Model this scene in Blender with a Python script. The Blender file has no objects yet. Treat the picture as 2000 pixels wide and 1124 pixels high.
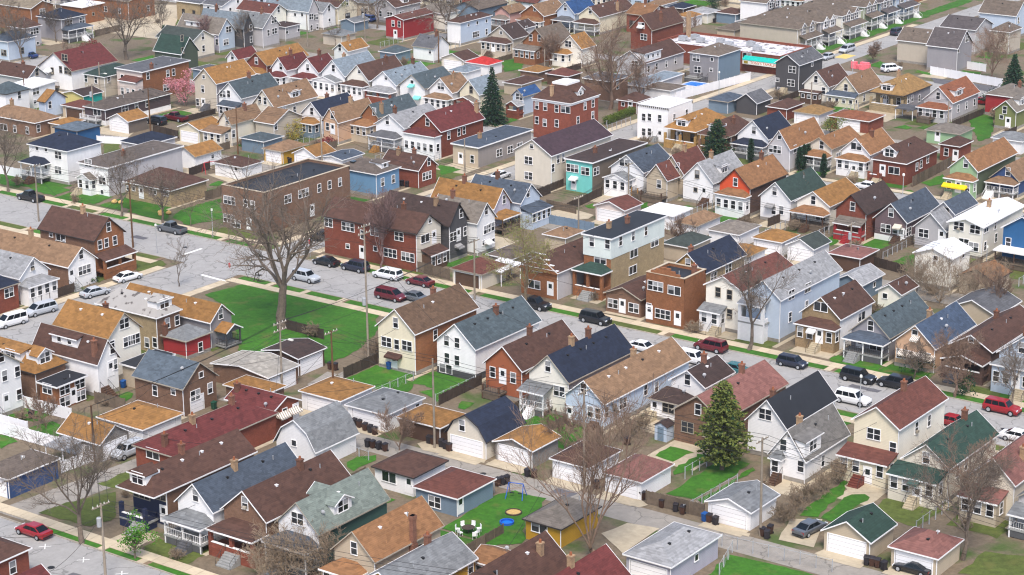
import bpy, math, random
from mathutils import Vector, Matrix
rnd = random.Random(7)
# ------------------------------------------------------------------ camera, sky, sun, exposure
sc = bpy.context.scene
COL = sc.collection
PITCH, ROLL, YAW = math.radians(17.37), math.radians(-.457), math.radians(-36.08)
fw = Vector((math.sin(YAW)*math.cos(PITCH), math.cos(YAW)*math.cos(PITCH), -math.sin(PITCH)))
rt = Vector((math.cos(YAW), -math.sin(YAW), 0)); up = rt.cross(fw)
r2 = rt*math.cos(ROLL)+up*math.sin(ROLL); u2 = -rt*math.sin(ROLL)+up*math.cos(ROLL)
cam = bpy.data.cameras.new('camera'); co = bpy.data.objects.new('camera', cam); COL.objects.link(co)
cam.sensor_width = 36; cam.lens = 4276/2000*36; cam.clip_start = 1; cam.clip_end = 6000
mw = Matrix((r2, u2, -fw)).transposed().to_4x4(); mw.translation = Vector((0, 0, 102)); co.matrix_world = mw
sc.camera = co
SUN_EL, SUN_AZ = 56, 143          # azimuth clockwise from +Y
w = bpy.data.worlds.new('World'); sc.world = w; w.use_nodes = True
nt = w.node_tree; bg = nt.nodes['Background']
sky = nt.nodes.new('ShaderNodeTexSky'); sky.sky_type = 'NISHITA'; sky.sun_disc = False
sky.sun_elevation = math.radians(SUN_EL); sky.sun_rotation = math.radians(SUN_AZ)
sky.air_density = 1.0; sky.dust_density = 2.5; sky.ozone_density = 1.0
nt.links.new(sky.outputs[0], bg.inputs[0]); bg.inputs[1].default_value = .135
sl = bpy.data.lights.new('sun', 'SUN'); so = bpy.data.objects.new('sun', sl); COL.objects.link(so)
sl.energy = 1.8; sl.angle = math.radians(16); sl.color = (1, .95, .87)
a, e = math.radians(SUN_AZ), math.radians(SUN_EL)
so.rotation_euler = Vector((-math.sin(a)*math.cos(e), -math.cos(a)*math.cos(e), -math.sin(e))).to_track_quat('-Z', 'Y').to_euler()
so.location = (-150, 200, 150)
vs = sc.view_settings; vs.view_transform = 'Standard'; vs.look = 'None'; vs.exposure = .93; vs.gamma = 1; vs.use_curve_mapping = False
sc.render.engine = 'CYCLES'; sc.cycles.use_denoising = True; sc.cycles.max_bounces = 5; sc.cycles.diffuse_bounces = 3
sc.cycles.use_adaptive_sampling = False
sc.render.filter_size = 1.2 if hasattr(sc.render, 'filter_size') else 1.5
sc.cycles.pixel_filter_type = 'BLACKMAN_HARRIS'; sc.cycles.filter_width = 1.2

# ------------------------------------------------------------------ materials
def lin(c): return tuple(((v/255)/12.92 if v/255 <= .04045 else ((v/255+.055)/1.055)**2.4) for v in c)
MATS = {}
def mat(name, rgb, rough=.8, kind='plain', var=.08, scale=2.0, amt=.25, rgb2=None):
    """sRGB colours; var = brightness change from object to object; kind picks the procedural pattern"""
    if name in MATS: return MATS[name]
    m = bpy.data.materials.new(name); m.use_nodes = True; n = m.node_tree; N = n.nodes; L = n.links
    b = N['Principled BSDF']; b.inputs['Roughness'].default_value = rough
    if 'Specular IOR Level' in b.inputs: b.inputs['Specular IOR Level'].default_value = .3
    c = lin(rgb); c2 = lin(rgb2) if rgb2 else tuple(v*(1-amt) for v in c)
    tc = N.new('ShaderNodeTexCoord'); geo = N.new('ShaderNodeNewGeometry')
    no = N.new('ShaderNodeTexNoise'); no.inputs['Scale'].default_value = scale; no.inputs['Detail'].default_value = 6; no.inputs['Roughness'].default_value = .65
    mp = N.new('ShaderNodeMapping'); L.new(geo.outputs['Position'], mp.inputs[0]); L.new(mp.outputs[0], no.inputs[0])
    ra = N.new('ShaderNodeValToRGB'); ra.color_ramp.elements[0].position = .32; ra.color_ramp.elements[1].position = .68
    ra.color_ramp.elements[0].color = (*c2, 1); ra.color_ramp.elements[1].color = (*c, 1)
    L.new(no.outputs[0], ra.inputs[0]); out = ra.outputs[0]
    def mul(o, fac_socket, mn, mx):
        mr = N.new('ShaderNodeMapRange'); mr.inputs['To Min'].default_value = mn; mr.inputs['To Max'].default_value = mx; L.new(fac_socket, mr.inputs[0])
        mm = N.new('ShaderNodeMixRGB'); mm.blend_type = 'MULTIPLY'; mm.inputs[0].default_value = 1
        L.new(o, mm.inputs[1]); L.new(mr.outputs[0], mm.inputs[2]); return mm.outputs[0]
    def noise(s, det=3, stretch=None):
        q = N.new('ShaderNodeTexNoise'); q.inputs['Scale'].default_value = s; q.inputs['Detail'].default_value = det
        p = N.new('ShaderNodeMapping'); L.new(geo.outputs['Position'], p.inputs[0])
        if stretch: p.inputs['Scale'].default_value = stretch
        L.new(p.outputs[0], q.inputs[0]); return q.outputs[0]
    if kind == 'roof':      # shingle rows and tab to tab tone, with long weather streaks
        vo = N.new('ShaderNodeTexVoronoi'); vo.inputs['Scale'].default_value = 1; p = N.new('ShaderNodeMapping'); p.inputs['Scale'].default_value = (1.7, 1.7, 4.2)
        L.new(geo.outputs['Position'], p.inputs[0]); L.new(p.outputs[0], vo.inputs[0])
        sp = N.new('ShaderNodeSeparateColor'); L.new(vo.outputs['Color'], sp.inputs[0])
        out = mul(out, sp.outputs[0], .8, 1.16)
        out = mul(mul(out, noise(.35, 4), .87, 1.1), noise(1.1, 5, (1, 1, .2)), .84, 1.14)
        wv = N.new('ShaderNodeTexWave'); wv.bands_direction = 'Z'; wv.inputs['Scale'].default_value = 2.2; wv.inputs['Distortion'].default_value = 1.5
        L.new(geo.outputs['Position'], wv.inputs[0]); out = mul(out, wv.outputs[1], .92, 1.05)
    elif kind == 'siding':
        wv = N.new('ShaderNodeTexWave'); wv.bands_direction = 'Z'; wv.wave_profile = 'SAW'; wv.inputs['Scale'].default_value = 1.6; wv.inputs['Distortion'].default_value = 0
        L.new(geo.outputs['Position'], wv.inputs[0]); out = mul(out, wv.outputs[1], .9, 1.02)
        out = mul(mul(out, noise(.6, 5, (1, 1, .25)), .86, 1.06), noise(2.5, 4, (1, 1, .12)), .93, 1.04)
    elif kind == 'brick':
        bt = N.new('ShaderNodeTexBrick'); bt.inputs['Scale'].default_value = 1.0; bt.inputs['Mortar Size'].default_value = .012
        bt.inputs['Brick Width'].default_value = .23; bt.inputs['Row Height'].default_value = .08
        bt.inputs['Color1'].default_value = (1, 1, 1, 1); bt.inputs['Color2'].default_value = (.62, .62, .62, 1); bt.inputs['Mortar'].default_value = (1.15, 1.12, 1.08, 1)
        sx = N.new('ShaderNodeSeparateXYZ'); L.new(geo.outputs['Position'], sx.inputs[0]); ad = N.new('ShaderNodeMath'); ad.operation = 'ADD'
        L.new(sx.outputs[0], ad.inputs[0]); L.new(sx.outputs[1], ad.inputs[1]); cx = N.new('ShaderNodeCombineXYZ'); L.new(ad.outputs[0], cx.inputs[0]); L.new(sx.outputs[2], cx.inputs[1]); L.new(cx.outputs[0], bt.inputs[0])
        mm = N.new('ShaderNodeMixRGB'); mm.blend_type = 'MULTIPLY'; mm.inputs[0].default_value = .8; L.new(out, mm.inputs[1]); L.new(bt.outputs[0], mm.inputs[2]); out = mm.outputs[0]
        out = mul(out, noise(.5, 5), .8, 1.15)
    elif kind == 'lawn':
        out = mul(out, noise(.22, 5), .55, 1.4); out = mul(out, noise(.9, 5), .75, 1.22); out = mul(out, noise(3.5, 4), .75, 1.22)
        mx = N.new('ShaderNodeMixRGB'); mr = N.new('ShaderNodeMapRange'); mr.inputs[1].default_value = .56; mr.inputs[2].default_value = .78; L.new(noise(.35, 7), mr.inputs[0])
        L.new(mr.outputs[0], mx.inputs[0]); L.new(out, mx.inputs[1]); mx.inputs[2].default_value = (*lin((96, 96, 50)), 1); out = mx.outputs[0]
    elif kind == 'yard':    # bare soil, dead grass and green patches
        mr = N.new('ShaderNodeMapRange'); mr.inputs[1].default_value = .52; mr.inputs[2].default_value = .66; L.new(noise(.16, 7), mr.inputs[0])
        mx = N.new('ShaderNodeMixRGB'); L.new(mr.outputs[0], mx.inputs[0]); L.new(out, mx.inputs[1]); mx.inputs[2].default_value = (*lin((74, 90, 46)), 1); out = mx.outputs[0]
        out = mul(out, noise(2.6, 5), .65, 1.3)
    elif kind in ('concrete', 'cement'):
        out = mul(out, noise(.3, 6), .8, 1.12); out = mul(out, noise(2.2, 5), .85, 1.1)
        if kind == 'concrete':
            vo = N.new('ShaderNodeTexVoronoi'); vo.feature = 'DISTANCE_TO_EDGE'; vo.inputs['Scale'].default_value = .2
            wp = N.new('ShaderNodeVectorMath'); wp.operation = 'MULTIPLY_ADD'; q = N.new('ShaderNodeTexNoise'); q.inputs['Scale'].default_value = .5; q.inputs['Detail'].default_value = 5
            L.new(geo.outputs['Position'], q.inputs[0]); L.new(q.outputs[1], wp.inputs[0]); wp.inputs[1].default_value = (3, 3, 0); L.new(geo.outputs['Position'], wp.inputs[2]); L.new(wp.outputs[0], vo.inputs[0])
            out = mul(out, vo.outputs[0], .62, 1.0)  # cracks
            for nd in N:
                if nd.type == 'MAP_RANGE' and nd.inputs['To Min'].default_value > .61 and nd.inputs['To Min'].default_value < .63: nd.inputs[2].default_value = .02; nd.inputs['To Min'].default_value = .55
    elif kind == 'stripes':
        wv = N.new('ShaderNodeTexWave'); wv.bands_direction = 'DIAGONAL'; wv.inputs['Scale'].default_value = 1.6; L.new(geo.outputs['Position'], wv.inputs[0])
        cr = N.new('ShaderNodeValToRGB'); cr.color_ramp.interpolation = 'CONSTANT'; cr.color_ramp.elements[1].position = .55
        cr.color_ramp.elements[0].color = (*c, 1); cr.color_ramp.elements[1].color = (*c2, 1); L.new(wv.outputs[1], cr.inputs[0]); out = cr.outputs[0]
    elif kind == 'worn':
        mr = N.new('ShaderNodeMapRange'); mr.inputs[1].default_value = .57; mr.inputs[2].default_value = .64; L.new(noise(.9, 6), mr.inputs[0])
        mx = N.new('ShaderNodeMixRGB'); L.new(mr.outputs[0], mx.inputs[0]); L.new(out, mx.inputs[1]); mx.inputs[2].default_value = (*lin((92, 86, 84)), 1); out = mx.outputs[0]
    if var:
        oi = N.new('ShaderNodeObjectInfo'); out = mul(out, oi.outputs['Random'], 1-var, 1+var)
    L.new(out, b.inputs['Base Color'])
    if kind in ('roof', 'brick', 'lawn', 'yard', 'concrete', 'cement'):
        bu = N.new('ShaderNodeBump'); bu.inputs['Strength'].default_value = .35; bu.inputs['Distance'].default_value = .05
        L.new(noise(9 if kind != 'lawn' else 14, 4), bu.inputs['Height']); L.new(bu.outputs[0], b.inputs['Normal'])
    MATS[name] = m; return m
SID = dict(white=(238,236,236), creamwhite=(236,230,218), cream=(220,210,194), creamyellow=(224,213,188), yellow=(196,150,48), yellowpale=(214,200,130), tan=(190,174,152), beige=(194,182,166),
 graywall=(150,146,150), lightgraywall=(186,182,184), grayhouse=(138,135,138), darkgray=(78,76,78), bluegray=(116,134,150), lavender=(180,176,190), lightblue=(188,200,216), blue=(110,148,182), blue2=(42,92,138), blue3=(56,80,124),  # lightblue also colours east walls of white houses, bluish shade painted in
 green=(58,86,80), mintgreen=(150,180,140), sage=(160,166,140), olivegreen=(118,124,78), olivedark=(78,88,74), greendarkwall=(82,92,72), pink=(204,160,150), pinkwhite=(216,200,192), peach=(206,168,138), mauve=(112,94,98), darkmauve=(84,70,72),
 navy=(36,44,74), redpaint=(158,48,50), orangepaint=(206,82,46), orangebrown=(158,92,62), turquoise=(122,206,198), turqbrick=(120,108,96), twotone=(150,142,138), mint=(224,232,228), teal=(30,160,150), woodgray=(120,108,98), brownwood=(92,68,54), yellowwood=(160,118,66), redbrown=(108,58,48),
 gray=(150,148,148), brown=(104,76,62), purple=(90,70,86))
BRK = dict(redbrick=(134,74,58), brownbrick=(130,100,82), orangebrick=(148,98,66), tanbrick=(168,148,116), yellowbrick=(186,148,92), darkbrick=(96,74,66), stone=(142,138,134), stonetan=(150,128,98))
ROOF = dict(brown=(96,68,58), darkbrown=(76,60,56), redbrown=(116,70,60), maroon=(112,54,52), orange=(166,120,68), orangebrown=(156,112,76), orangetan=(166,130,82), orangered=(152,94,66), tanbrown=(152,120,92), tan=(150,136,116), taupe=(122,108,96), taupedark=(98,90,90),
 graytan=(138,128,118), graybrown=(112,100,92), gray=(136,138,140), grayroof=(104,104,108), grayweathered=(132,128,124), lightgray=(168,168,170), lightslate=(142,154,164), slate=(84,94,108), slategreen=(86,98,104), bluegray=(104,116,128), blueslate=(82,98,122), greengray=(134,144,136), greengraydark=(70,78,74),
 green=(54,80,70), greendark=(56,74,68), navy=(42,50,70), black=(50,52,58), royalblue=(44,76,120), purplebrown=(82,62,70), pinkbrown=(150,102,94), white=(232,230,230), whitedirty=(206,202,204), beige=(188,180,168), brightred=(186,50,46), brownmottle=(120,94,74), weathered=(158,154,150))
for k, v in SID.items(): mat('siding_'+k, v, .7, 'siding', .06, 1.2, .07)
for k, v in BRK.items(): mat('brick_'+k, v, .9, 'brick', .1, 1.5, .25)
for k, v in ROOF.items():
    if k not in ('white', 'whitedirty', 'weathered', 'brightred', 'royalblue'): v = tuple(c*.86 for c in v)
    if k in ('white',): mat('roof_'+k, v, .6, 'plain', .03, .4, .08)
    elif k in ('whitedirty', 'weathered'): mat('roof_'+k, v, .8, 'worn', .03, .5, .12)
    elif k in ('black',): mat('roof_'+k, v, .7, 'plain', .12, .5, .25)
    else: mat('roof_'+k, v, .9, 'roof', .1, 1.1, .2)
def wm(k): return MATS.get('siding_'+k) or MATS.get('brick_'+k) or MATS['siding_white']
def rm(k): return MATS.get('roof_'+k) or MATS['roof_brown']
mat('trim_white', (236,234,234), .6, 'plain', .04, 2, .06); mat('trim_dark', (66,60,58), .6, 'plain', .1)
mat('glass', (44,47,52), .12, 'plain', .6, .8, .5); mat('trim_tan', (170,160,146), .7, 'plain', .15); MATS['glass'].node_tree.nodes['Principled BSDF'].inputs['Specular IOR Level'].default_value = .6
mat('blind', (150,150,152), .5, 'plain', .25, 1, .3)
mat('foundation', (152,146,138), .9, 'cement', .1); mat('chimney_brick', (126,88,72), .9, 'brick', .25); mat('chimney_tan', (176,146,116), .9, 'brick', .2)
mat('metal', (170,172,176), .45, 'plain', .1); mat('vent_black', (40,38,38), .6); mat('copper', (150,90,60), .7)
mat('wood_pole', (150,138,124), .9, 'plain', .15, 1.5, .3); mat('wood_pole_brown', (110,80,56), .9, 'plain', .15, 1.5, .3)
mat('wood_fence', (112,98,84), .9, 'plain', .2, 2, .35); mat('wood_fence_dark', (74,62,54), .9, 'plain', .2, 2, .35); mat('wood_fence_blue', (120,140,160), .8, 'plain', .1)
mat('steps_gray', (160,160,158), .9, 'cement', .1); mat('steps_darkgray', (98,98,102), .9, 'cement', .1); mat('steps_tan', (190,176,150), .9, 'cement', .1)
mat('awning_striped', (226,216,206), .7, 'stripes', 0, rgb2=(150,140,128)); mat('awning_yellow', (240,206,28), .6, 'plain', 0); 
mat('street', (162,159,156), .9, 'concrete', 0, .8, .12); mat('alley', (154,147,138), .9, 'concrete', 0, .8, .2); mat('sidewalk', (196,180,154), .9, 'plain', .1, 1.5, .14); mat('apron', (186,172,148), .9, 'cement', .06, 1, .2); mat('kerb', (172,162,148), .9, 'cement', .05)
mat('asphalt', (104,102,106), .9, 'concrete', 0, .8, .2)
mat('lawn', (62,114,28), .95, 'lawn', .12, 1.4, .35); mat('yard', (122,108,90), 1, 'yard', 0, 1.2, .3); mat('dirt', (132,112,90), 1, 'yard', .1, 1, .3); mat('dull_lawn', (92,104,48), 1, 'lawn', .1, 1.2, .4)
mat('road_paint', (236,234,230), .7, 'plain', 0, 3, .15); mat('road_paint_yellow', (216,190,110), .7, 'plain', 0, 3, .2)
mat('bark', (118,105,94), 1, 'plain', .12, 3, .4); mat('bark_pink', (136,110,106), 1, 'plain', .12, 3, .3); mat('bark_brown', (138,114,98), 1, 'plain', .12, 3, .3); mat('bark_light', (140,122,98), 1, 'plain', .12, 3, .3)
mat('needles', (38,76,48), .9, 'plain', .1, 3, .5); mat('needles_light', (112,122,58), .9, 'plain', .1, 3, .4); mat('needles_dark', (26,56,40), .9, 'plain', .1, 3, .5); mat('needles_brown', (92,84,46), .9, 'plain', .1, 3, .4)
mat('blossom', (214,140,150), .9, 'plain', .05, 3, .25); mat('leaf_fresh', (78,132,36), 1, 'plain', .1, 3, .3); mat('leaf_bud', (136,140,72), .9, 'plain', .1, 3, .3); mat('leaf_red', (130,50,54), .9, 'plain', .1, 3, .3); mat('leaf_yellow', (160,140,50), .9, 'plain', .1, 3, .3)
mat('twig_brown', (146,128,108), 1, 'plain', .15, 3, .35); mat('hedge_green', (88,104,40), 1, 'plain', .05, 3, .4)
mat('tyre', (26,26,28), .8, 'plain', 0); mat('rim', (170,172,176), .35, 'plain', .05); mat('car_glass', (22,28,34), .08, 'plain', 0); mat('headlight', (230,232,236), .2, 'plain', 0); mat('taillight', (150,16,18), .3, 'plain', 0); mat('plastic_black', (34,34,36), .6)
mat('bin_brown', (72,48,38), .6, 'plain', .15); mat('bin_black', (46,42,46), .6, 'plain', .15); mat('bin_blue', (30,84,150), .6, 'plain', .1); mat('bin_green', (30,74,56), .6)
mat('stop_red', (206,40,44), .5, 'plain', 0); mat('sign_white', (236,234,226), .6, 'plain', 0); mat('sign_orange', (210,90,20), .6, 'plain', 0); mat('sign_green', (30,100,60), .6, 'plain', 0); mat('pool_blue', (30,120,210), .3, 'plain', 0); mat('toy_blue', (36,96,196), .5); mat('toy_red', (200,50,60), .5); mat('pink_plastic', (240,120,130), .5, 'plain', .05); mat('straw', (206,172,110), .95, 'plain', .1, 4, .3); mat('vinyl_white', (232,230,232), .6, 'plain', .03, 1, .05); mat('wire_black', (46,44,44), .7, 'plain', 0); mat('lattice', (90,90,92), .8); mat('teal_metal', (24,186,172), .5, 'plain', 0)
CARS = dict(black=(24,25,30), darkblue=(34,40,58), gray=(88,92,98), white=(228,228,230), silver=(176,180,186), red=(150,16,28), maroon=(98,20,32), blue=(34,66,124), teal=(40,96,100))
for k, v in CARS.items():
    m = mat('paint_'+k, v, .28, 'plain', .05, 1, .05); m.node_tree.nodes['Principled BSDF'].inputs['Specular IOR Level'].default_value = .5
    m.node_tree.nodes['Principled BSDF'].inputs['Coat Weight'].default_value = .4

def text_mesh(body, size, m, ex=0):
    cu = bpy.data.curves.new('lettering', 'FONT'); cu.body = body; cu.size = size; cu.extrude = ex; cu.align_x = 'CENTER'; cu.align_y = 'CENTER'
    t = bpy.data.objects.new('lettering', cu); COL.objects.link(t); bpy.context.view_layer.update()
    me = bpy.data.meshes.new_from_object(t.evaluated_get(bpy.context.evaluated_depsgraph_get())); bpy.data.objects.remove(t); bpy.data.curves.remove(cu)
    me.materials.clear(); me.materials.append(m); return me
TXT_STOP = text_mesh('STOP', .3, MATS['sign_white']); TXT_SHOP = text_mesh("TONY'S TAMALES", .85, MATS['sign_orange'], .01)
# ------------------------------------------------------------------ mesh helpers
class MB:
    def __init__(s): s.v = []; s.f = []; s.m = []
    def add(s, vs, fs, mi=0):
        o = len(s.v); s.v += [tuple(p) for p in vs]
        for f in fs: s.f.append([o+i for i in f]); s.m.append(mi)
        return s
    def box(s, x0, x1, y0, y1, z0, z1, mi=0):
        return s.add([(x0,y0,z0),(x1,y0,z0),(x1,y1,z0),(x0,y1,z0),(x0,y0,z1),(x1,y0,z1),(x1,y1,z1),(x0,y1,z1)],
              [(3,2,1,0),(4,5,6,7),(0,1,5,4),(1,2,6,5),(2,3,7,6),(3,0,4,7)], mi)
    def prism(s, poly, off, mi=0):         # poly extruded by vector off
        n = len(poly); off = Vector(off); a = [Vector(p) for p in poly]
        return s.add(a+[p+off for p in a], [tuple(range(n))[::-1], tuple(range(n, 2*n))]+[(i, (i+1) % n, n+(i+1) % n, n+i) for i in range(n)], mi)
    def tube(s, p, q, r0, r1, n=6, mi=0, cap=True):
        p, q = Vector(p), Vector(q); d = q-p
        if d.length < 1e-6: return s
        d.normalize(); a = d.orthogonal().normalized(); b = d.cross(a); vs = []
        for c, r in ((p, r0), (q, r1)):
            for i in range(n): t = 2*math.pi*i/n; vs.append(c+a*(r*math.cos(t))+b*(r*math.sin(t)))
        fs = [(i, (i+1) % n, n+(i+1) % n, n+i) for i in range(n)]
        if cap: fs += [tuple(range(n))[::-1], tuple(range(n, 2*n))]
        return s.add(vs, fs, mi)
    def mesh(s, name, mats):
        me = bpy.data.meshes.new(name); me.from_pydata(s.v, [], s.f)
        for m in (mats if isinstance(mats, (list, tuple)) else [mats]): me.materials.append(m)
        if any(s.m): me.polygons.foreach_set('material_index', s.m)
        me.update(); return me
def obj(name, me, parent=None, loc=(0,0,0), rz=0):
    o = bpy.data.objects.new(name, me); COL.objects.link(o); o.location = loc
    if rz: o.rotation_euler = (0, 0, rz)
    if parent: o.parent = parent
    return o
def tag(o, label, cat, group=None, kind=None):
    o['label'] = label; o['category'] = cat
    if group: o['group'] = group
    if kind: o['kind'] = kind
    return o
def struct(o): o['kind'] = 'structure'; return o
SHARE = {}
def shared(key, fn):
    if key not in SHARE: SHARE[key] = fn()
    return SHARE[key]
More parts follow.
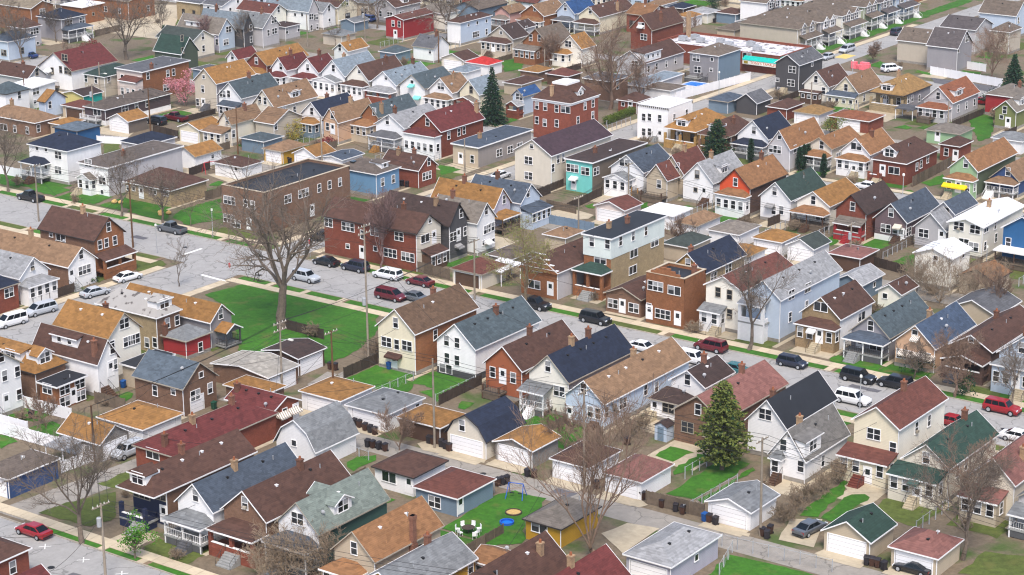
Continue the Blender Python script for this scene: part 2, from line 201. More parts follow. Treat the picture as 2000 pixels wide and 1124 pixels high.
# ------------------------------------------------------------------ the survey: positions in metres
SURVEY = [  # west, east, south, north edge; eave height, roof rise; roof kind, wall, roof colour, kind, windows (face, type, along, height), features, label
(-175.37,-169.26,162.62,180.05,4.93,2.3,'hipg','navy/brownbrick','brown','house','St1.79,3.77;Sd6.55,4.29;SD6.36,1.87','dm:S,.45,2.6,hip po:S,0,.72,2.2,none,3.0,navy st:S,.55,1.8,2.0,gray ch:.5,.45 v4','navy and brown brick house with brown hip roof'),
(-167.57,-161.49,164.14,179.92,4.4,2.86,'gy','white','slate','house','Sw3.18,5.78;Sb3.49,2.55;SD5.18,2.58;Ss1.79,2.61','po:S,0,1,2.6,hip,3.1,white,gray st:S,.62,1.6,1.6,darkgray ch:.55,.42 v2','white house with slate gable roof, open porch and front steps'),
(-161.08,-154.12,164.87,180.05,4.8,2.99,'gy','brownbrick','brown','house','Sw3.6,6.26;SD3.49,2.66','po:S,0,1,2.8,hip,3.3,redbrick,brown st:S,.55,2.2,2.0,gray ch:.55,.62 v2','brown brick house with brown gable roof, open porch and front steps'),
(-153.8,-147.36,165.9,178.37,4.6,3.14,'gy','white/green','greengray','house','Sd3.17,5.73;Sd2.53,2.19;SD0.61,1.69','po:S,0,1,2.6,hip,3.2,gray,slate dm:E,.42,3,gable dm:W,.5,2.6,gable st:S,.3,1.5,1.5,gray v1','white and dark green house with grey green gable roof'),
(-144.28,-138.04,164.25,176.31,4.4,2.87,'gy','tan/tan','orangebrown','house','Ew7.93,2.86','pe:S,0,.8,2.4,hip,2.9,tan,orangebrown xch:.55 v2','tan house with rusty orange gable roof'),
(-137.28,-130.28,159.67,172.24,4,2.2,'gy','yellow','gray','house','Ew11.55,3.26','v1 ch:.3,.8','mustard yellow house with grey gable roof'),
(-127.44,-120.36,160.77,175.77,4.6,3,'gy','redbrick','brown','house','','ch:.7,.8 v2','red brick house with brown gable roof beside the maroon-roofed red brick house'),
(-120.23,-113.15,163.51,176.51,4.6,3,'gy','redbrick','maroon','house','','v1 ch:.5,.5','red brick house with maroon gable roof and chimney'),
(-131.67,-127.67,172.36,176.93,3.4,1,'gx','pink','orangebrown','house','','v0','pink house with rusty orange gable roof'),
(-182.51,-172.51,137.08,147.08,3.6,2.2,'hip','redbrick','brown','house','','sk v0','red brick bungalow with brown hip roof'),
(-168.98,-163.98,136.99,142.99,3.2,1.6,'gy','redbrick','maroon','house','','v0','red brick house with maroon gable roof'),
(-174.27,-167.3,188.32,196.7,2.45,3.6,'gam','white','gray','garage','Ss3.24,2.84','v0 noE noE','white garage with grey gambrel roof'),
(-158.69,-152.19,188.62,195.5,2.6,1.4,'hip','white','brown','garage','Sb2.51,1.69;SD5.55,1.37','noE v0','white garage with brown hip roof beside the reddish brown-roofed blue-grey garage'),
(-150.94,-144.19,186.79,194.43,2.45,1.5,'hip','bluegray','redbrown','garage','Sd3.12,1.13;ED0.91,0.75','v0','blue-grey garage with reddish brown hip roof'),
(-134.64,-129.24,186.39,194.56,2.5,1.4,'hip','yellow','graytan','garage','Sb2.19,1.87','noE v1','mustard yellow garage with grey tan hip roof'),
(-119.63,-113.38,184.3,194.9,2.8,1.3,'hip','lavender','lightgray','garage','Es5.67,1.82','gd:S v2','lavender grey garage with light grey hip roof'),
(-120.43,-114.22,202.87,209.58,2.38,1.1,'gy','white','gray','garage','','gd:S noE v1','white garage with grey gable roof'),
(-134.97,-129.29,203.23,210.5,2.45,1.5,'hip','white','pinkbrown','garage','','gd:S noE v0','white garage with pinkish hip roof'),
(-142.72,-136.89,203.26,210.57,2.5,1.4,'hip','white','brown','garage','','gd:S noE v0','white garage with brown hip roof and white door'),
(-151.88,-145.71,203.97,210.23,2.45,1,'gy','stone','orange','garage','','gd:S noE v0','grey stone garage with orange gable roof beside the navy-roofed cream garage'),
(-158.72,-152.1,203.08,211.61,2.45,3,'gam','cream','navy','garage','Sw2.64,3.82','gd:S noE v0','cream garage with navy gambrel roof'),
(-166.97,-159.81,203.69,209.69,2.5,1.2,'hip','brownwood','orange','garage','','noE v0 noS','brown wood garage with orange hip roof'),
(-175.38,-168.36,203.47,211.57,2.45,1.2,'hip','white','gray','garage','Es6.69,1.57','gd:S v2','white garage with grey hip roof and white door'),
(-183.64,-176.34,203.76,210.86,2.6,1.3,'hip','white','orange','garage','','gd:S noE v1','white garage with orange hip roof beside the grey-roofed white garage'),
(-198.67,-191.8,213.05,219.13,2.7,0.7,'gy','brownwood','darkbrown','garage','','gd:E noS v0','brown wood garage with dark brown gable roof'),
(-200.7,-190.02,204.91,211.43,2.7,0.7,'gy','brownbrick','beige','garage','','gd:E noS v0','brown brick garage with beige gable roof'),
(-193.91,-186.56,200.17,204.79,2.4,1,'hip','brownbrick','orange','garage','','noS noE v0','brown brick garage with orange hip roof beside the beige-roofed brown brick garage'),
(-188.37,-179.8,194.57,200.05,3.2,1.33,'gx','redbrick','maroon','house','Ew2.47,2.19;ED5.3,1.84','aw:E,.3,2.6,2,striped aw:E,.75,2.6,2,striped ch:.1,.3 v3','red brick house with maroon gable roof, striped awning and chimney'),
(-186.11,-178.71,175.68,194.45,3.4,1.9,'hip','redbrick','maroon','house','Sb3.27,2.86','ch:.62,.06 ch:.55,.35 ch:.5,.75 noE v3','red brick bungalow with maroon hip roof'),
(-203.25,-193.78,192.54,199.4,3.94,2.83,'gx','brownbrick','bluegray','house','Es3.81,4.89;Ed2.53,2.4;Ew5.35,2.54;Sw4.04,2.63;Ss7.44,3.15','gdn:E,.4 v0','brown brick house with blue-grey gable roof'),
(-198.71,-190.32,181.66,189.14,2.5,1.5,'hip','white','orange','garage','','gd:E noS v1','white garage with orange hip roof beside the orange-roofed grey stone garage'),
(-198.81,-191,174.91,180.44,2.5,1.84,'gx','stone','orange','garage','','noS gd:E v1','grey stone garage with orange gable roof beside the orange-roofed white garage'),
(-213.13,-209.14,184.66,190.23,3.46,0.25,'flat','orangebrick','black','house','Sd1.79,2.74;Ed1.6,2.65;Ed5.17,2.68;Ed5.07,0.24;Ed1.49,0.24;ED3.09,0.11','v1','orange brick flat-roofed house with black flat roof'),
(-227.9,-213.78,185.18,191.11,4.2,2.6,'hip','brownbrick','orange','house','','dm:E,.45,2.6,gable dm:S,.6,4,shed noS noE v4','brown brick house with orange hip roof'),
(-220.92,-213.42,175.44,182.94,6.6,2.6,'gx','white','gray','house','Ew4.46,5.55;Ew6.77,5.5;Ew6.68,2.28;ED4.43,1.97;Ew4.18,8.3','st:E,.3,1.4,1.2,gray v0 noS','two-storey white house with grey gable roof'),
(-221.23,-208.22,191.23,195.49,4.8,3.05,'gx','white','brown','house','Ew3.15,6.28;ED2.63,3.52;Ew4.67,3.93','dm:S,.45,5,shed ch:.9,.2 st:E,.3,1.4,1.4,brownwood noS v3','white house with brown gable roof, dormer and front steps'),
(-222.86,-211.73,196.72,203.3,6.3,2.96,'gx','creamwhite','orange','house','Ed3.43,7.61;Ed3.93,4.87;Ed5.41,4.83;Ew0.95,5.05','noS ch:.55,.7 v2','two-storey off-white house with orange gable roof'),
(-209.94,-206.14,196.77,203.77,3.2,0.2,'flat','tan','black','house','','noS noE v0','tan flat-roofed house with black flat roof'),
(-227.13,-214.62,208.8,214.07,5.5,2.2,'hip','tanbrick/brownbrick','weathered','house','Ew2.42,4.09;Ew4.36,3.98;Sw10.08,1.34;Sw11.76,1.66','dm:E,.5,3,hip v2','two-storey tan brick and brown brick house with streaked grey hip roof'),
(-214.5,-209.45,209.24,214.73,2.9,1.4,'hip','redpaint','gray','house','Ew3.13,1.16','ch:.15,.05 noS v0','red bungalow with grey hip roof'),
(-228.48,-209.98,214.85,219.85,4,2.24,'gx','grayhouse','orange','house','','po:E,.2,.9,2.4,gable,2.6,darkgray,orange v3 noS','mid grey house with orange gable roof'),
(-262.43,-248.43,213.48,219.87,4.2,2.76,'gx','white','lightgray','house','Ew3.03,5.53','pe:E,0,1,2.2,hip,3.1,white,lightgray v2 noS','white house with light grey gable roof and enclosed porch'),
(-257.56,-247.56,205.94,212.94,4,2.2,'hip','redbrick','navy','house','Ed4.86,2.87','noS v0','red brick bungalow with navy hip roof'),
(-268.57,-247.57,222.62,228.99,3.9,2.58,'gx','brownbrick/white','tanbrown','house','Et3.67,2.62;ED0.95,2.36;Ew3.15,5.26','st:E,.15,1.4,1.0,gray v2 noS ch:.45,.5','brown brick and white house with tan gable roof'),
(-262.61,-249.53,230.23,237.23,6,3.13,'gx','brownbrick/orangebrick','brown','house','Ew1.45,5.07;Ew2.85,5.06;Ew4.72,5.03;Ew3.56,7.54;Sb5.1,5.37;Ss2.88,5.44','po:E,0,1,2.6,shed,3.1,orangebrick,brown ch:.55,.5 v0','two-storey brown brick and orange brick house with brown gable roof'),
(-306.97,-296.15,268.03,277.12,6.5,2.2,'hip','white','navy','house','Sd8.14,5.39;Sd7.86,2.55;Ss2.54,5.96;Ss4.96,6.04;SD4.56,2.2','po:S,0,.55,2.6,hip,3.6,white,navy st:S,.3,1.8,1.1,brownwood noE v1','two-storey white house with navy hip roof'),
(-291.9,-283.97,266.43,285.99,5.47,0.5,'flat','white/lightgraywall','graybrown','house','Sd6.06,2.76;Sd2.69,5.63;Ss5.83,0.22','pe:S,.12,.6,1.8,gable,3.0,white,graytan st:S,.2,1.4,1.2,tan noE v0 ch:.5,.4','two-storey white and pale grey flat-roofed house with grey brown flat roof'),
(-281.3,-269.38,267.38,277.08,3.16,2.4,'hip','tanbrick','brown','house','Ss0.94,2.05;Ss2.41,2.15;SD4.29,1.6;Sd7.24,2.52;Sd10.26,2.73','noE v0','tan brick bungalow with brown hip roof'),
(-253.79,-244.03,264.02,286.63,7.2,0.3,'flat','brownbrick','black','house','St1.72,4.84;St6.3,4.86;St1.22,1.58;SD6.08,1.21;Sb2.94,0.48;Ed6.04,4.96;Et10.09,5.09;Ew14.24,5.1;Ew16.97,5.09;Ew19.8,4.98;ED12.18,1.53','v3 par:tan','two-storey brown brick flat-roofed house with black flat roof'),
(-253.48,-243.48,293.15,300.29,4.4,1.6,'hip','blue','graybrown','house','Ew2.03,2.57;Ew5.11,2.5','dm:E,.5,2,shed noS sk v0','sky blue house with grey brown hip roof'),
(-250.57,-241.27,302.52,308.4,3.4,2.24,'gx','redbrick','brown','house','Et2.79,1.92;Ew3.44,4.44','noS ch:.3,.4 ch:.6,.6 v0','red brick house with brown gable roof beside the grey brown-roofed sky blue house'),
(-279.42,-274.03,302.33,309.73,2.5,1.2,'hip','yellow','tanbrown','garage','','gd:S noE v0','mustard yellow garage with tan hip roof'),
(-272.12,-266.04,302.74,308.72,2.5,1.48,'gy','white','orange','garage','','gd:S noE v0','white garage with orange gable roof beside the slate-roofed white garage'),
(-265.92,-260.4,303.71,310.28,2.5,0.5,'gy','white','slate','garage','','gd:S noE v1','white garage with slate gable roof'),
(-228.94,-209.07,261.28,268.25,6.37,2.55,'gx','redbrick/cream','brown','house','Sd1.13,5.34;St5.44,5.27;Sw8.46,4.46;St11.49,5.38;Sd16.06,5.37;Ss5.26,1.98;Ss11.08,2.51;St14.18,2.28;St17.78,2.24;SD8.27,1.4;Eb2.53,5.09;ED4.85,4.75;Es3.87,7.75','ch:.72,.55 v0 pe:E,.2,.9,2,shed,2.7,brownwood,brown','two-storey red brick and cream house with brown gable roof'),
(-222.29,-207.9,268.37,273.66,6.2,3.41,'gx','darkgray','darkbrown','house','Ew3.49,7.6;Ed1.01,4.2;Ew5.82,4.36;ED2.72,4.12','aw:E,.45,2.7,1.6,gray noS ch:.7,.4 v3','two-storey charcoal house with dark brown gable roof'),
(-216.39,-206.39,273.78,279.27,5.6,3.02,'gx','white','graytan','house','Ed2.98,3.99;Ed4.85,4.1;Es2.06,1.92;Es5.05,1.64;Ew2.87,7.27','aw:E,.55,2.2,1.6,white v1 noS ch:.3,.5','two-storey white house with grey tan gable roof'),
(-225.72,-212.07,286.08,291.42,4.4,3.1,'gx','lavender','orange','house','Ew3.28,5.41','po:E,.0,1,2.2,hip,2.9,brownwood,orange ch:.4,.5 noS v2','lavender grey house with orange gable roof'),
(-222.44,-210.49,291.65,297.88,4.4,2.88,'gx','lightblue','slate','house','Ew2.49,5.72','pe:E,0,1,2.6,shed,3.0,lightblue,slate noS v2 ch:.4,.5','pale blue house with slate gable roof'),
(-201.09,-194.84,259.5,266.42,2.6,1.4,'hip','cream','redbrown','garage','','gdd:S noE v0','cream garage with reddish brown hip roof'),
(-189.61,-182.22,261.94,278.94,4.39,2.3,'gys','orangebrick/lightgraywall','brown','house','Sd3.41,4.64;Sb2.8,1.76;SD5.8,1.57','noE v1','orange brick and pale grey house with brown gable roof'),
(-182.16,-176.56,268.16,284.04,9.3,0.25,'flat','orangebrick/tanbrick','black','house','Sw1.89,8.22;Sw5,8.32;Sb3.37,5.59;Ew2.86,8.26;Ew6.41,8.24;Ew10.09,8.19;Eb6.76,5.36;Eb12.77,5.68;Eb6.51,2.73','top3:mint po:S,0,1,3.0,hip,4.2,orangebrick,green st:S,.55,2.2,1.6,gray ch:.35,.3 ch:.5,.55 v0','three-storey orange brick and tan brick flat-roofed house with black flat roof'),
(-173.72,-166.94,261.65,271.65,2.94,1.45,'gy','brownbrick','brown','house','Sd1.61,1.43;Sd5.31,1.4;SD3.26,1.22','noE v1','brown brick house with brown gable roof'),
(-165.77,-159.12,261.01,267.26,7.59,0.3,'flat','orangebrick','black','house','St1.68,5.83;Sb4.94,5.72;St3.01,1.71;SD0.62,1.57;SD5.57,1.49;Ss0.61,2.56','par:tan noE ch:.85,.7 v0','two-storey orange brick flat-roofed house with black flat roof'),
(-166.82,-160.59,269.2,281.7,6.2,2.75,'gy','yellowbrick/tanbrick','navy','house','Sw3.12,7.3;Ed3.14,4.95;Ed7.47,5.18','ch:.3,.25 v1','two-storey yellow brick and tan brick house with navy gable roof'),
(-157.42,-150.85,263.58,279.29,6.6,1.8,'gy','creamwhite','redbrown','house','Sw2.34,5.76;Sw4.28,5.72;Sw2.19,2.99;Sw4.36,2.8','pe:S,0,.6,2,shed,3.2,white,gray v2 st:S,.5,1.6,1.4,tan','two-storey off-white house with reddish brown gable roof'),
(-150.55,-144.39,263.42,282.09,6.48,2.54,'gy','lightblue','lightgray','house','Ed3.57,6.45;Ew3.36,3.11;Ed8.44,6.26;Ew8.23,3.56;Sw3.06,4.96;Sw3.15,2.06;Sw1.36,5.23','po:S,0,.7,2.2,shed,5.6,graytan,lightgray v3','two-storey pale blue house with light grey gable roof'),
(-142.4,-135.74,265.29,275.8,4.69,2.84,'gy','stonetan/white','brown','house','Sb3.26,5.99;Eb6.97,3.33','pe:S,0,1,2.0,hip,3.5,stonetan,brown st:S,.55,1.5,1.5,tan aw:S,.45,3.3,1.3,white v3','tan stone and white house with brown gable roof'),
(-134.34,-127.88,265.05,279.05,3.46,2.89,'gy','graywall','slategreen','house','Sw3.26,4.74;SD1.68,1.64;Sb4.33,1.96','po:S,0,1,2.4,hip,3.0,graywall,slate v4 st:S,.3,1.8,.5,gray noE','grey house with dark slate gable roof, open porch and front steps'),
(-126.97,-120.46,264.03,277.27,3.64,2.91,'gy','peach','blueslate','house','Sw3.16,5.05;Sb1.61,1.94;Sd4.81,2.1','aw:S,.45,2.6,3.9,striped aw:S,.88,2.6,1.8,striped aw:S,.52,5.0,1.2,striped ch:.3,.55 noE v1','peach house with steel blue gable roof'),
(-119.4,-112.82,265.55,281.96,4.24,1.94,'gy','darkbrick','brown','house','Ss3.25,5.41','po:S,0,.95,2.6,gable,2.9,darkbrick,brown st:S,.3,1.5,1.2,darkgray ch:.4,.6 noE v2','dark brick house with brown gable roof'),
(-111.62,-104.12,264.05,278.05,5,2.91,'gy','lightblue','gray','house','Sw3.41,6.22','pe:S,0,1,2.4,hip,4.0,lightblue,gray st:S,.6,1.8,1.8,tan v1 ch:.3,.3','pale blue house with grey gable roof'),
(-96.69,-90.71,222.49,237.38,4.6,2.81,'gy','cream','pinkbrown','house','','pe:S,0,.85,3,shed,3.0,tan,pinkbrown ch:.75,.35 v0 noE','cream house with pinkish gable roof'),
(-105.66,-99.29,223.28,237.43,4.4,2.49,'gy','cream','green','house','Ew2.89,3.2;Ew5.2,3.25','pe:S,-.08,.95,3,shed,3.3,cream,green st:S,.5,1.4,1.4,tan aw:S,.5,3.4,1.3,green ch:.5,.75 v2','cream house with green gable roof'),
(-113.44,-106.94,225.44,238.89,7,2.29,'gy','creamyellow/creamwhite','redbrown','house','Sd2.96,5.64;Sw5.58,4.41;Ew5.25,5.62;Ew8.75,5.44','pe:S,-.08,.98,3,shed,3.2,creamyellow,redbrown st:S,.4,1.5,1.1,redbrown ch:.5,.55 v0','two-storey pale cream and off-white house with reddish brown gable roof'),
(-121.11,-115.83,218.71,230.22,2.98,3.6,'gy','white','grayweathered','house','Sw1.98,4.46;Sw5.59,2.22;Ew4.91,1.55','dmw:E,0,.36 st:S,.35,1.2,1.3,brownwood pe:S,.1,.45,1.2,hip,2.9,white,gray ch:.45,.3 v1','white house with weathered grey gable roof'),
(-127.34,-121.33,223.9,237.21,4.4,3.27,'gy','white','black','house','Sd2.73,5.62','noE ch:.4,.2 v0 dkS','white house with black gable roof'),
(-137.05,-129.55,222.19,239.19,4.2,2.6,'gy','brownbrick','pinkbrown','house','','ch:.5,.65 v1','brown brick house with pinkish gable roof'),
(-142.95,-137.28,230.88,238.54,4.4,1.92,'gy','white','darkbrown','house','Sw2.76,4.94','ch:.5,.55 noE v1','white house with dark brown gable roof'),
(-143.7,-138.37,227.07,230.76,2.9,1.5,'hip','white','darkbrown','annex','SD0.57,1.63;Sd3,2.06','st:S,.12,1.2,1.2,tan noE v0','white rear annex with dark brown hip roof'),
(-152.1,-145.6,219.7,241.13,3.74,2.69,'gy','lightblue/lightblue','tanbrown','house','Sw3.1,5.19;SD0.7,0.44;Sw4.15,2.25;Sw5.34,2.24;Ew1.02,2.38;Ed4.78,2.46;Ew10.27,2.67;Ew12.96,2.32','st:S,.75,1.3,1.1,brownwood ch:.4,.6 v4','pale blue house with tan gable roof, front steps and chimney'),
(-158.98,-152.12,221.18,237.12,4.9,3.22,'gy','creamwhite/graywall','navy','house','Sw3.34,6.49;Sd5.13,3.39','po:S,0,.62,2.4,shed,3.3,white,gray st:S,.3,1.2,1.6,white ch:.5,.35 ch:.5,.6 v4 noE','off-white and grey house with navy gable roof'),
(-166.95,-160.39,222.26,236.31,4.5,2.96,'gy','orangebrown','brown','house','Sw1.47,3.38;SD3.13,3.08;Sw4.87,3.25','po:S,.1,.6,1.8,none,1,brownwood ch:.5,.45 v2 noE','rust brown house with brown gable roof'),
(-177.61,-170.39,225.31,241.02,4.72,3.12,'gy','white','slategreen','house','Sw2,5.02;Sw3.82,5.06;Sw2.02,2.5;Sw3.77,2.48;Sb1.79,0.02','ch:.6,.55 v4 noE base:darkgray','white house with dark slate gable roof beside the mottled brown-roofed pale cream house'),
(-185.89,-178.79,222.66,237.41,6.06,3.06,'gy','creamyellow/orangebrick','brownmottle','house','Sw3.49,7.07;Sd1.75,3.93;Sw3.58,3.9;Sd5.4,4.07;SD3.02,0.59;Ew4.85,4.67','aw:S,.45,2.6,2.6,brown ch:.4,.65 v1','two-storey pale cream and orange brick house with mottled brown gable roof'),
(-203.3,-196.85,303,308.86,2.7,1.17,'gy','pinkwhite','redbrown','garage','','gd:S noE v0','pinkish white garage with reddish brown gable roof'),
(-194.72,-188.09,304.93,310.93,2.7,0.15,'flat','white','white','garage','','noS noE v0','white garage with white flat roof'),
(-186.57,-181.93,302.37,310.51,2.5,1.2,'hip','white','tanbrown','garage','','noS noE v0','white garage with tan hip roof beside the white-roofed white garage'),
(-179.73,-173.48,301.6,308.97,2.5,1.1,'hip','white','graytan','garage','','noS noE v0','white garage with grey tan hip roof'),
(-171.19,-165.47,301.61,307.6,2.5,1.2,'hip','white','orange','garage','','gd:S noE v0','white garage with orange hip roof beside the dark grey-roofed white garage'),
(-164.52,-159.26,300.96,306.96,2.5,1.39,'gy','white','greengraydark','garage','','gd:S noE v0','white garage with dark grey gable roof'),
(-156.54,-150.63,300.38,306.79,2.6,0.6,'hip','brownwood','pinkbrown','garage','','noS noE v1','brown wood garage with pinkish hip roof'),
(-148.7,-143.5,287.19,294.65,2.8,1.3,'gy','bluegray','lightgray','garage','Es4.48,1.8','noS v0','blue-grey garage with light grey gable roof'),
(-141.67,-134.99,300.15,307.53,5.2,1.25,'gy','creamwhite','white','house','Ss3.78,4.84;Es4.61,4.74','v0','off-white house with white gable roof'),
(-134.09,-127.95,300.28,306.9,2.8,1.43,'gy','tan','orangebrown','garage','','noS noE v0','tan garage with rusty orange gable roof'),
(-144.51,-138.03,318.29,334.83,5.5,1,'gy','creamwhite','white','house','Sd2.08,5.02;Sd4.9,4.94;Sd3.08,2.38;Sd4.78,2.01;Ed1.7,5.03;Ew5.22,4.75;Ew1.62,2.04;Ew5.79,2.45','ch:.5,.55 v0','two-storey off-white house with white gable roof'),
(-135.17,-128.17,318.46,330.46,6,2.34,'gy','blue2','bluegray','house','Sw1.28,3.69','po:S,0,1,3,flat,3.0,brownwood,white v1','two-storey deep blue house with blue-grey gable roof'),
(-149.94,-145.54,323.88,332.86,5.2,1.94,'gy','lightgraywall','slate','house','Sw2.65,5.41','noE v0','pale grey house with slate gable roof'),
(-150.71,-144.71,318.95,323.75,3.6,2.73,'gy','lightgraywall','lightgray','annex','Sd1.84,2.64;SD5,2.61','noE v0','pale grey rear annex with light grey gable roof'),
(-158.47,-152.15,319.79,332.85,3.66,2.94,'gy','mauve','slate','house','Sw3.17,4.96;Sd2.34,2.11;SD5.14,1.52;Ss4.07,1.9;Ss5.93,1.98;Ed0.98,1.93','aw:S,.75,3.2,1.4,cream st:S,.7,1.3,1.2,brownwood v1 base:white','mauve house with slate gable roof'),
(-164.7,-158.59,317.76,329.43,4.6,3.03,'gy','redbrick','darkbrown','house','Sw3.32,5.56','po:S,.15,1,2.4,shed,3.0,redpaint,graytan st:S,.6,1.3,1.1,redpaint noE v0','red brick house with dark brown gable roof, open porch and front steps'),
(-173.34,-166.6,320.02,331.86,4.2,2.21,'gy','creamwhite','orange','house','','po:S,0,1,2.6,hip,3.0,brownwood,orangebrown st:S,.5,1.3,1.0,brownwood noE v0','off-white house with orange gable roof, open porch and front steps'),
(-180.23,-173.84,319.59,332.38,4.2,2.93,'gy','white','greendark','house','Sw2.99,5.43;Sw2.92,2.01;Sw4.42,2.24','aw:S,.35,3.2,1.6,gray noE v0','white house with dark green gable roof'),
(-188.52,-181.86,319.75,333.07,5,3.19,'gy','orangepaint/darkbrick','orangebrown','house','Sw3.45,5.83','pe:S,.05,1,2.2,hip,3.9,white,orangebrown noE ch:.5,.7 v1','orange and dark brick house with rusty orange gable roof'),
(-197.58,-190.88,322.38,333.99,4.14,3.42,'gy','white','lightgray','house','Sw3.16,5.3;Ss2.9,2.45;SD4.63,2.12','dm:E,.45,2.6,shed st:S,.75,1.4,1.3,brownwood ch:.5,.4 v0','white house with light grey gable roof, dormer and front steps'),
(-203.6,-198.75,319.77,324.18,4,2.8,'gy','tan','redbrown','annex','Sw2.93,3.18','po:S,0,1,2,none,1,brownwood noE v0','tan rear annex with reddish brown gable roof'),
(-203.54,-198.14,324.3,333.14,4.3,3.29,'gy','tan','redbrown','house','Sw3.85,5.54','ch:.5,.5 noE v0','tan house with reddish brown gable roof and chimney'),
(-211.69,-204.15,320.43,330.96,4.6,2.84,'gy','white','slate','house','Sb3.24,5.81','pe:S,.05,.75,3,gable,3.4,white,gray po:S,.75,1,2,none,1,yellowwood noE v1','white house with slate gable roof and enclosed porch'),
(-219.21,-212.9,317.09,335.35,5.94,0.25,'flat','turquoise/turqbrick','darkbrown','house','St1.48,4.24;Sd4.5,4.08;SD1.96,0.48;Ed1.54,4.03','aw:S,.33,2.8,1.6,white ch:.4,.35 v1','two-storey turquoise flat-roofed house with dark brown flat roof'),
(-229.14,-220.45,314.99,335.13,6.52,2.57,'gy','cream','purplebrown','house','Sd3.37,4.97;Sd3.35,2.08;Ss4.1,7.71;Ew2.48,5.47;Ew4.11,5.37;Ew0.77,4.15','v0','two-storey cream house with purplish brown gable roof'),
(-248.01,-241.39,320.89,338.66,4.05,0.25,'flat','tan/twotone','slate','house','Sw4.91,1.56;SD2.16,0.93;Ed6.98,1.64;Ed10.52,1.55;Ed13.68,1.55','ch:.35,.35 v1','tan flat-roofed house with slate flat roof'),
(-247.99,-238.42,347.32,357.72,8,2.8,'mans','redbrick','brown','house','Sw1.18,6.56;Sw3.21,6.55;Sw5.99,6.52;Sw1.17,3.56;Sw3.1,3.29;Sw5.98,3.54;Sb8.9,6.58;Ew5.38,6.5;Ew8.2,6.5;Ew2.9,4.11;Ew8.12,4.16','dm:E,.45,2.2,gable ch:.45,.1 v0','two-storey red brick house with brown mansard roof'),
(-230.05,-222.82,358.35,367.74,6.8,0.2,'flat','white','white','house','Sw1.55,4.47;Sw2.9,4.64;Sw5.29,4.69;Sw1.59,1.48;Sw2.94,1.66;SD5.34,1.2','v0 st:S,.6,1.4,1,gray cor','two-storey white flat-roofed house with white flat roof'),
(-221.71,-214.27,354.76,368.28,4,2.6,'hip','yellowbrick','orange','house','','dm:S,.5,2.6,hip po:S,0,1,2.2,none,3,yellowbrick st:S,.5,1.8,1,tan noE v1','yellow brick bungalow with orange hip roof'),
(-213.29,-206.89,353.86,365.71,4,2.6,'hip','brownbrick','brown','house','','dm:S,.5,2.6,hip po:S,0,1,2.2,none,3,brownbrick ch:.7,.5 noE v1','brown brick bungalow with brown hip roof'),
(-206.77,-199.49,357.12,367.29,4,3.35,'gy','white','navy','house','Sw3.87,5.39','po:S,0,1,2.4,hip,2.9,white,navy v0','white house with navy gable roof'),
(-196.38,-191.31,350.8,364.48,4.4,3.47,'gy','lightgraywall','orangebrown','house','Ss2.55,6.45;St1.26,4.07;Ew2.27,4.14','v0','pale grey house with rusty orange gable roof'),
(-191.19,-185.55,356.34,368.38,4.2,1.94,'gy','cream','orangebrown','house','Sw3.32,4.69','po:S,0,1,2.4,hip,2.9,cream,orangebrown v0','cream house with rusty orange gable roof and open porch'),
(-183.95,-177.61,356.34,366.9,4.2,2.86,'gy','white','orangebrown','house','Sb3.24,5.41','pe:S,0,1,2.2,hip,3.2,white,orangebrown st:S,.65,1.4,1.2,tan ch:.6,.5 v0','white house with rusty orange gable roof, enclosed porch and front steps'),
(-176.31,-169.14,354.06,367.68,4.2,2.8,'hip','redbrick','brown','house','Sb4.58,2.57;SD2.27,2.24;Ew4.9,2.65;Ew6.63,2.77;Ew9.37,3.18','dm:S,.45,2.6,gable st:S,.3,1.8,1.0,tan po:S,0,.35,1.8,none,1,redbrick v1','red brick house with brown hip roof'),
(-160.58,-154.75,353.01,370.31,4.98,2.65,'gy','mintgreen/greendarkwall','orangebrown','house','Sw3.3,6.15','pe:S,0,1,2.2,hip,3.6,mintgreen,orangebrown aw:S,.4,2.7,4.6,yellow st:S,.2,1.4,.9,tan v0 noE','mint green house with rusty orange gable roof'),
(-154.63,-148.85,357.59,365.81,3.07,2.58,'gy','blue3','tanbrown','house','Sw3.42,4.54','po:S,0,1,2.4,hip,2.8,white,tanbrown st:S,.2,1.5,.9,white noE v0','navy blue house with tan gable roof'),
(-228.97,-222.71,411.37,422.52,6.47,2.04,'gy','darkgray','grayroof','house','Sd4.33,5.35;Sd4.12,2.37;Ss0.8,2.68;Ss1.2,0.04;Es6.19,5.65','st:S,.4,1.6,1.2,tan v1','two-storey charcoal house with dull grey gable roof'),
(-219.18,-212.82,406.37,416.38,3.8,3.17,'gy','creamwhite','brown','house','Sw3.02,5.11;SD0.88,0.7;Sw4.94,2.86','pe:S,0,.75,2,flat,2.6,brownwood,brown noE v1','off-white house with brown gable roof and enclosed porch'),
(-212.7,-206.3,407.31,418.75,3.02,3.31,'gy','creamyellow','tanbrown','house','Ew3.06,1.6','pe:S,-.1,1,2,shed,2.4,creamyellow,slate v1','pale cream house with tan gable roof'),
(-203.5,-195.68,406.48,420.22,3.93,2.8,'hip','tanbrick/graywall','orangetan','house','Ew1.82,2.61;Ew4.8,2.6;Ew8.18,1.99','dm:S,.45,2.6,hip po:S,0,1,2.4,none,3,tanbrick ch:.2,.75 v1','tan brick and grey bungalow with orange tan hip roof'),
(-191.05,-184.21,405.77,419.02,4,3.06,'gy','lightgraywall','orangered','house','Sw3.37,5.12;Ew3.28,2.28;Ew7.29,2.21;Ew11.16,2.17','dm:E,.35,4,shed pe:S,-.05,.95,2.6,hip,2.9,lightgraywall,orangered po:S,.1,.6,4.4,none,1,brownwood v0','pale grey house with orange red gable roof'),
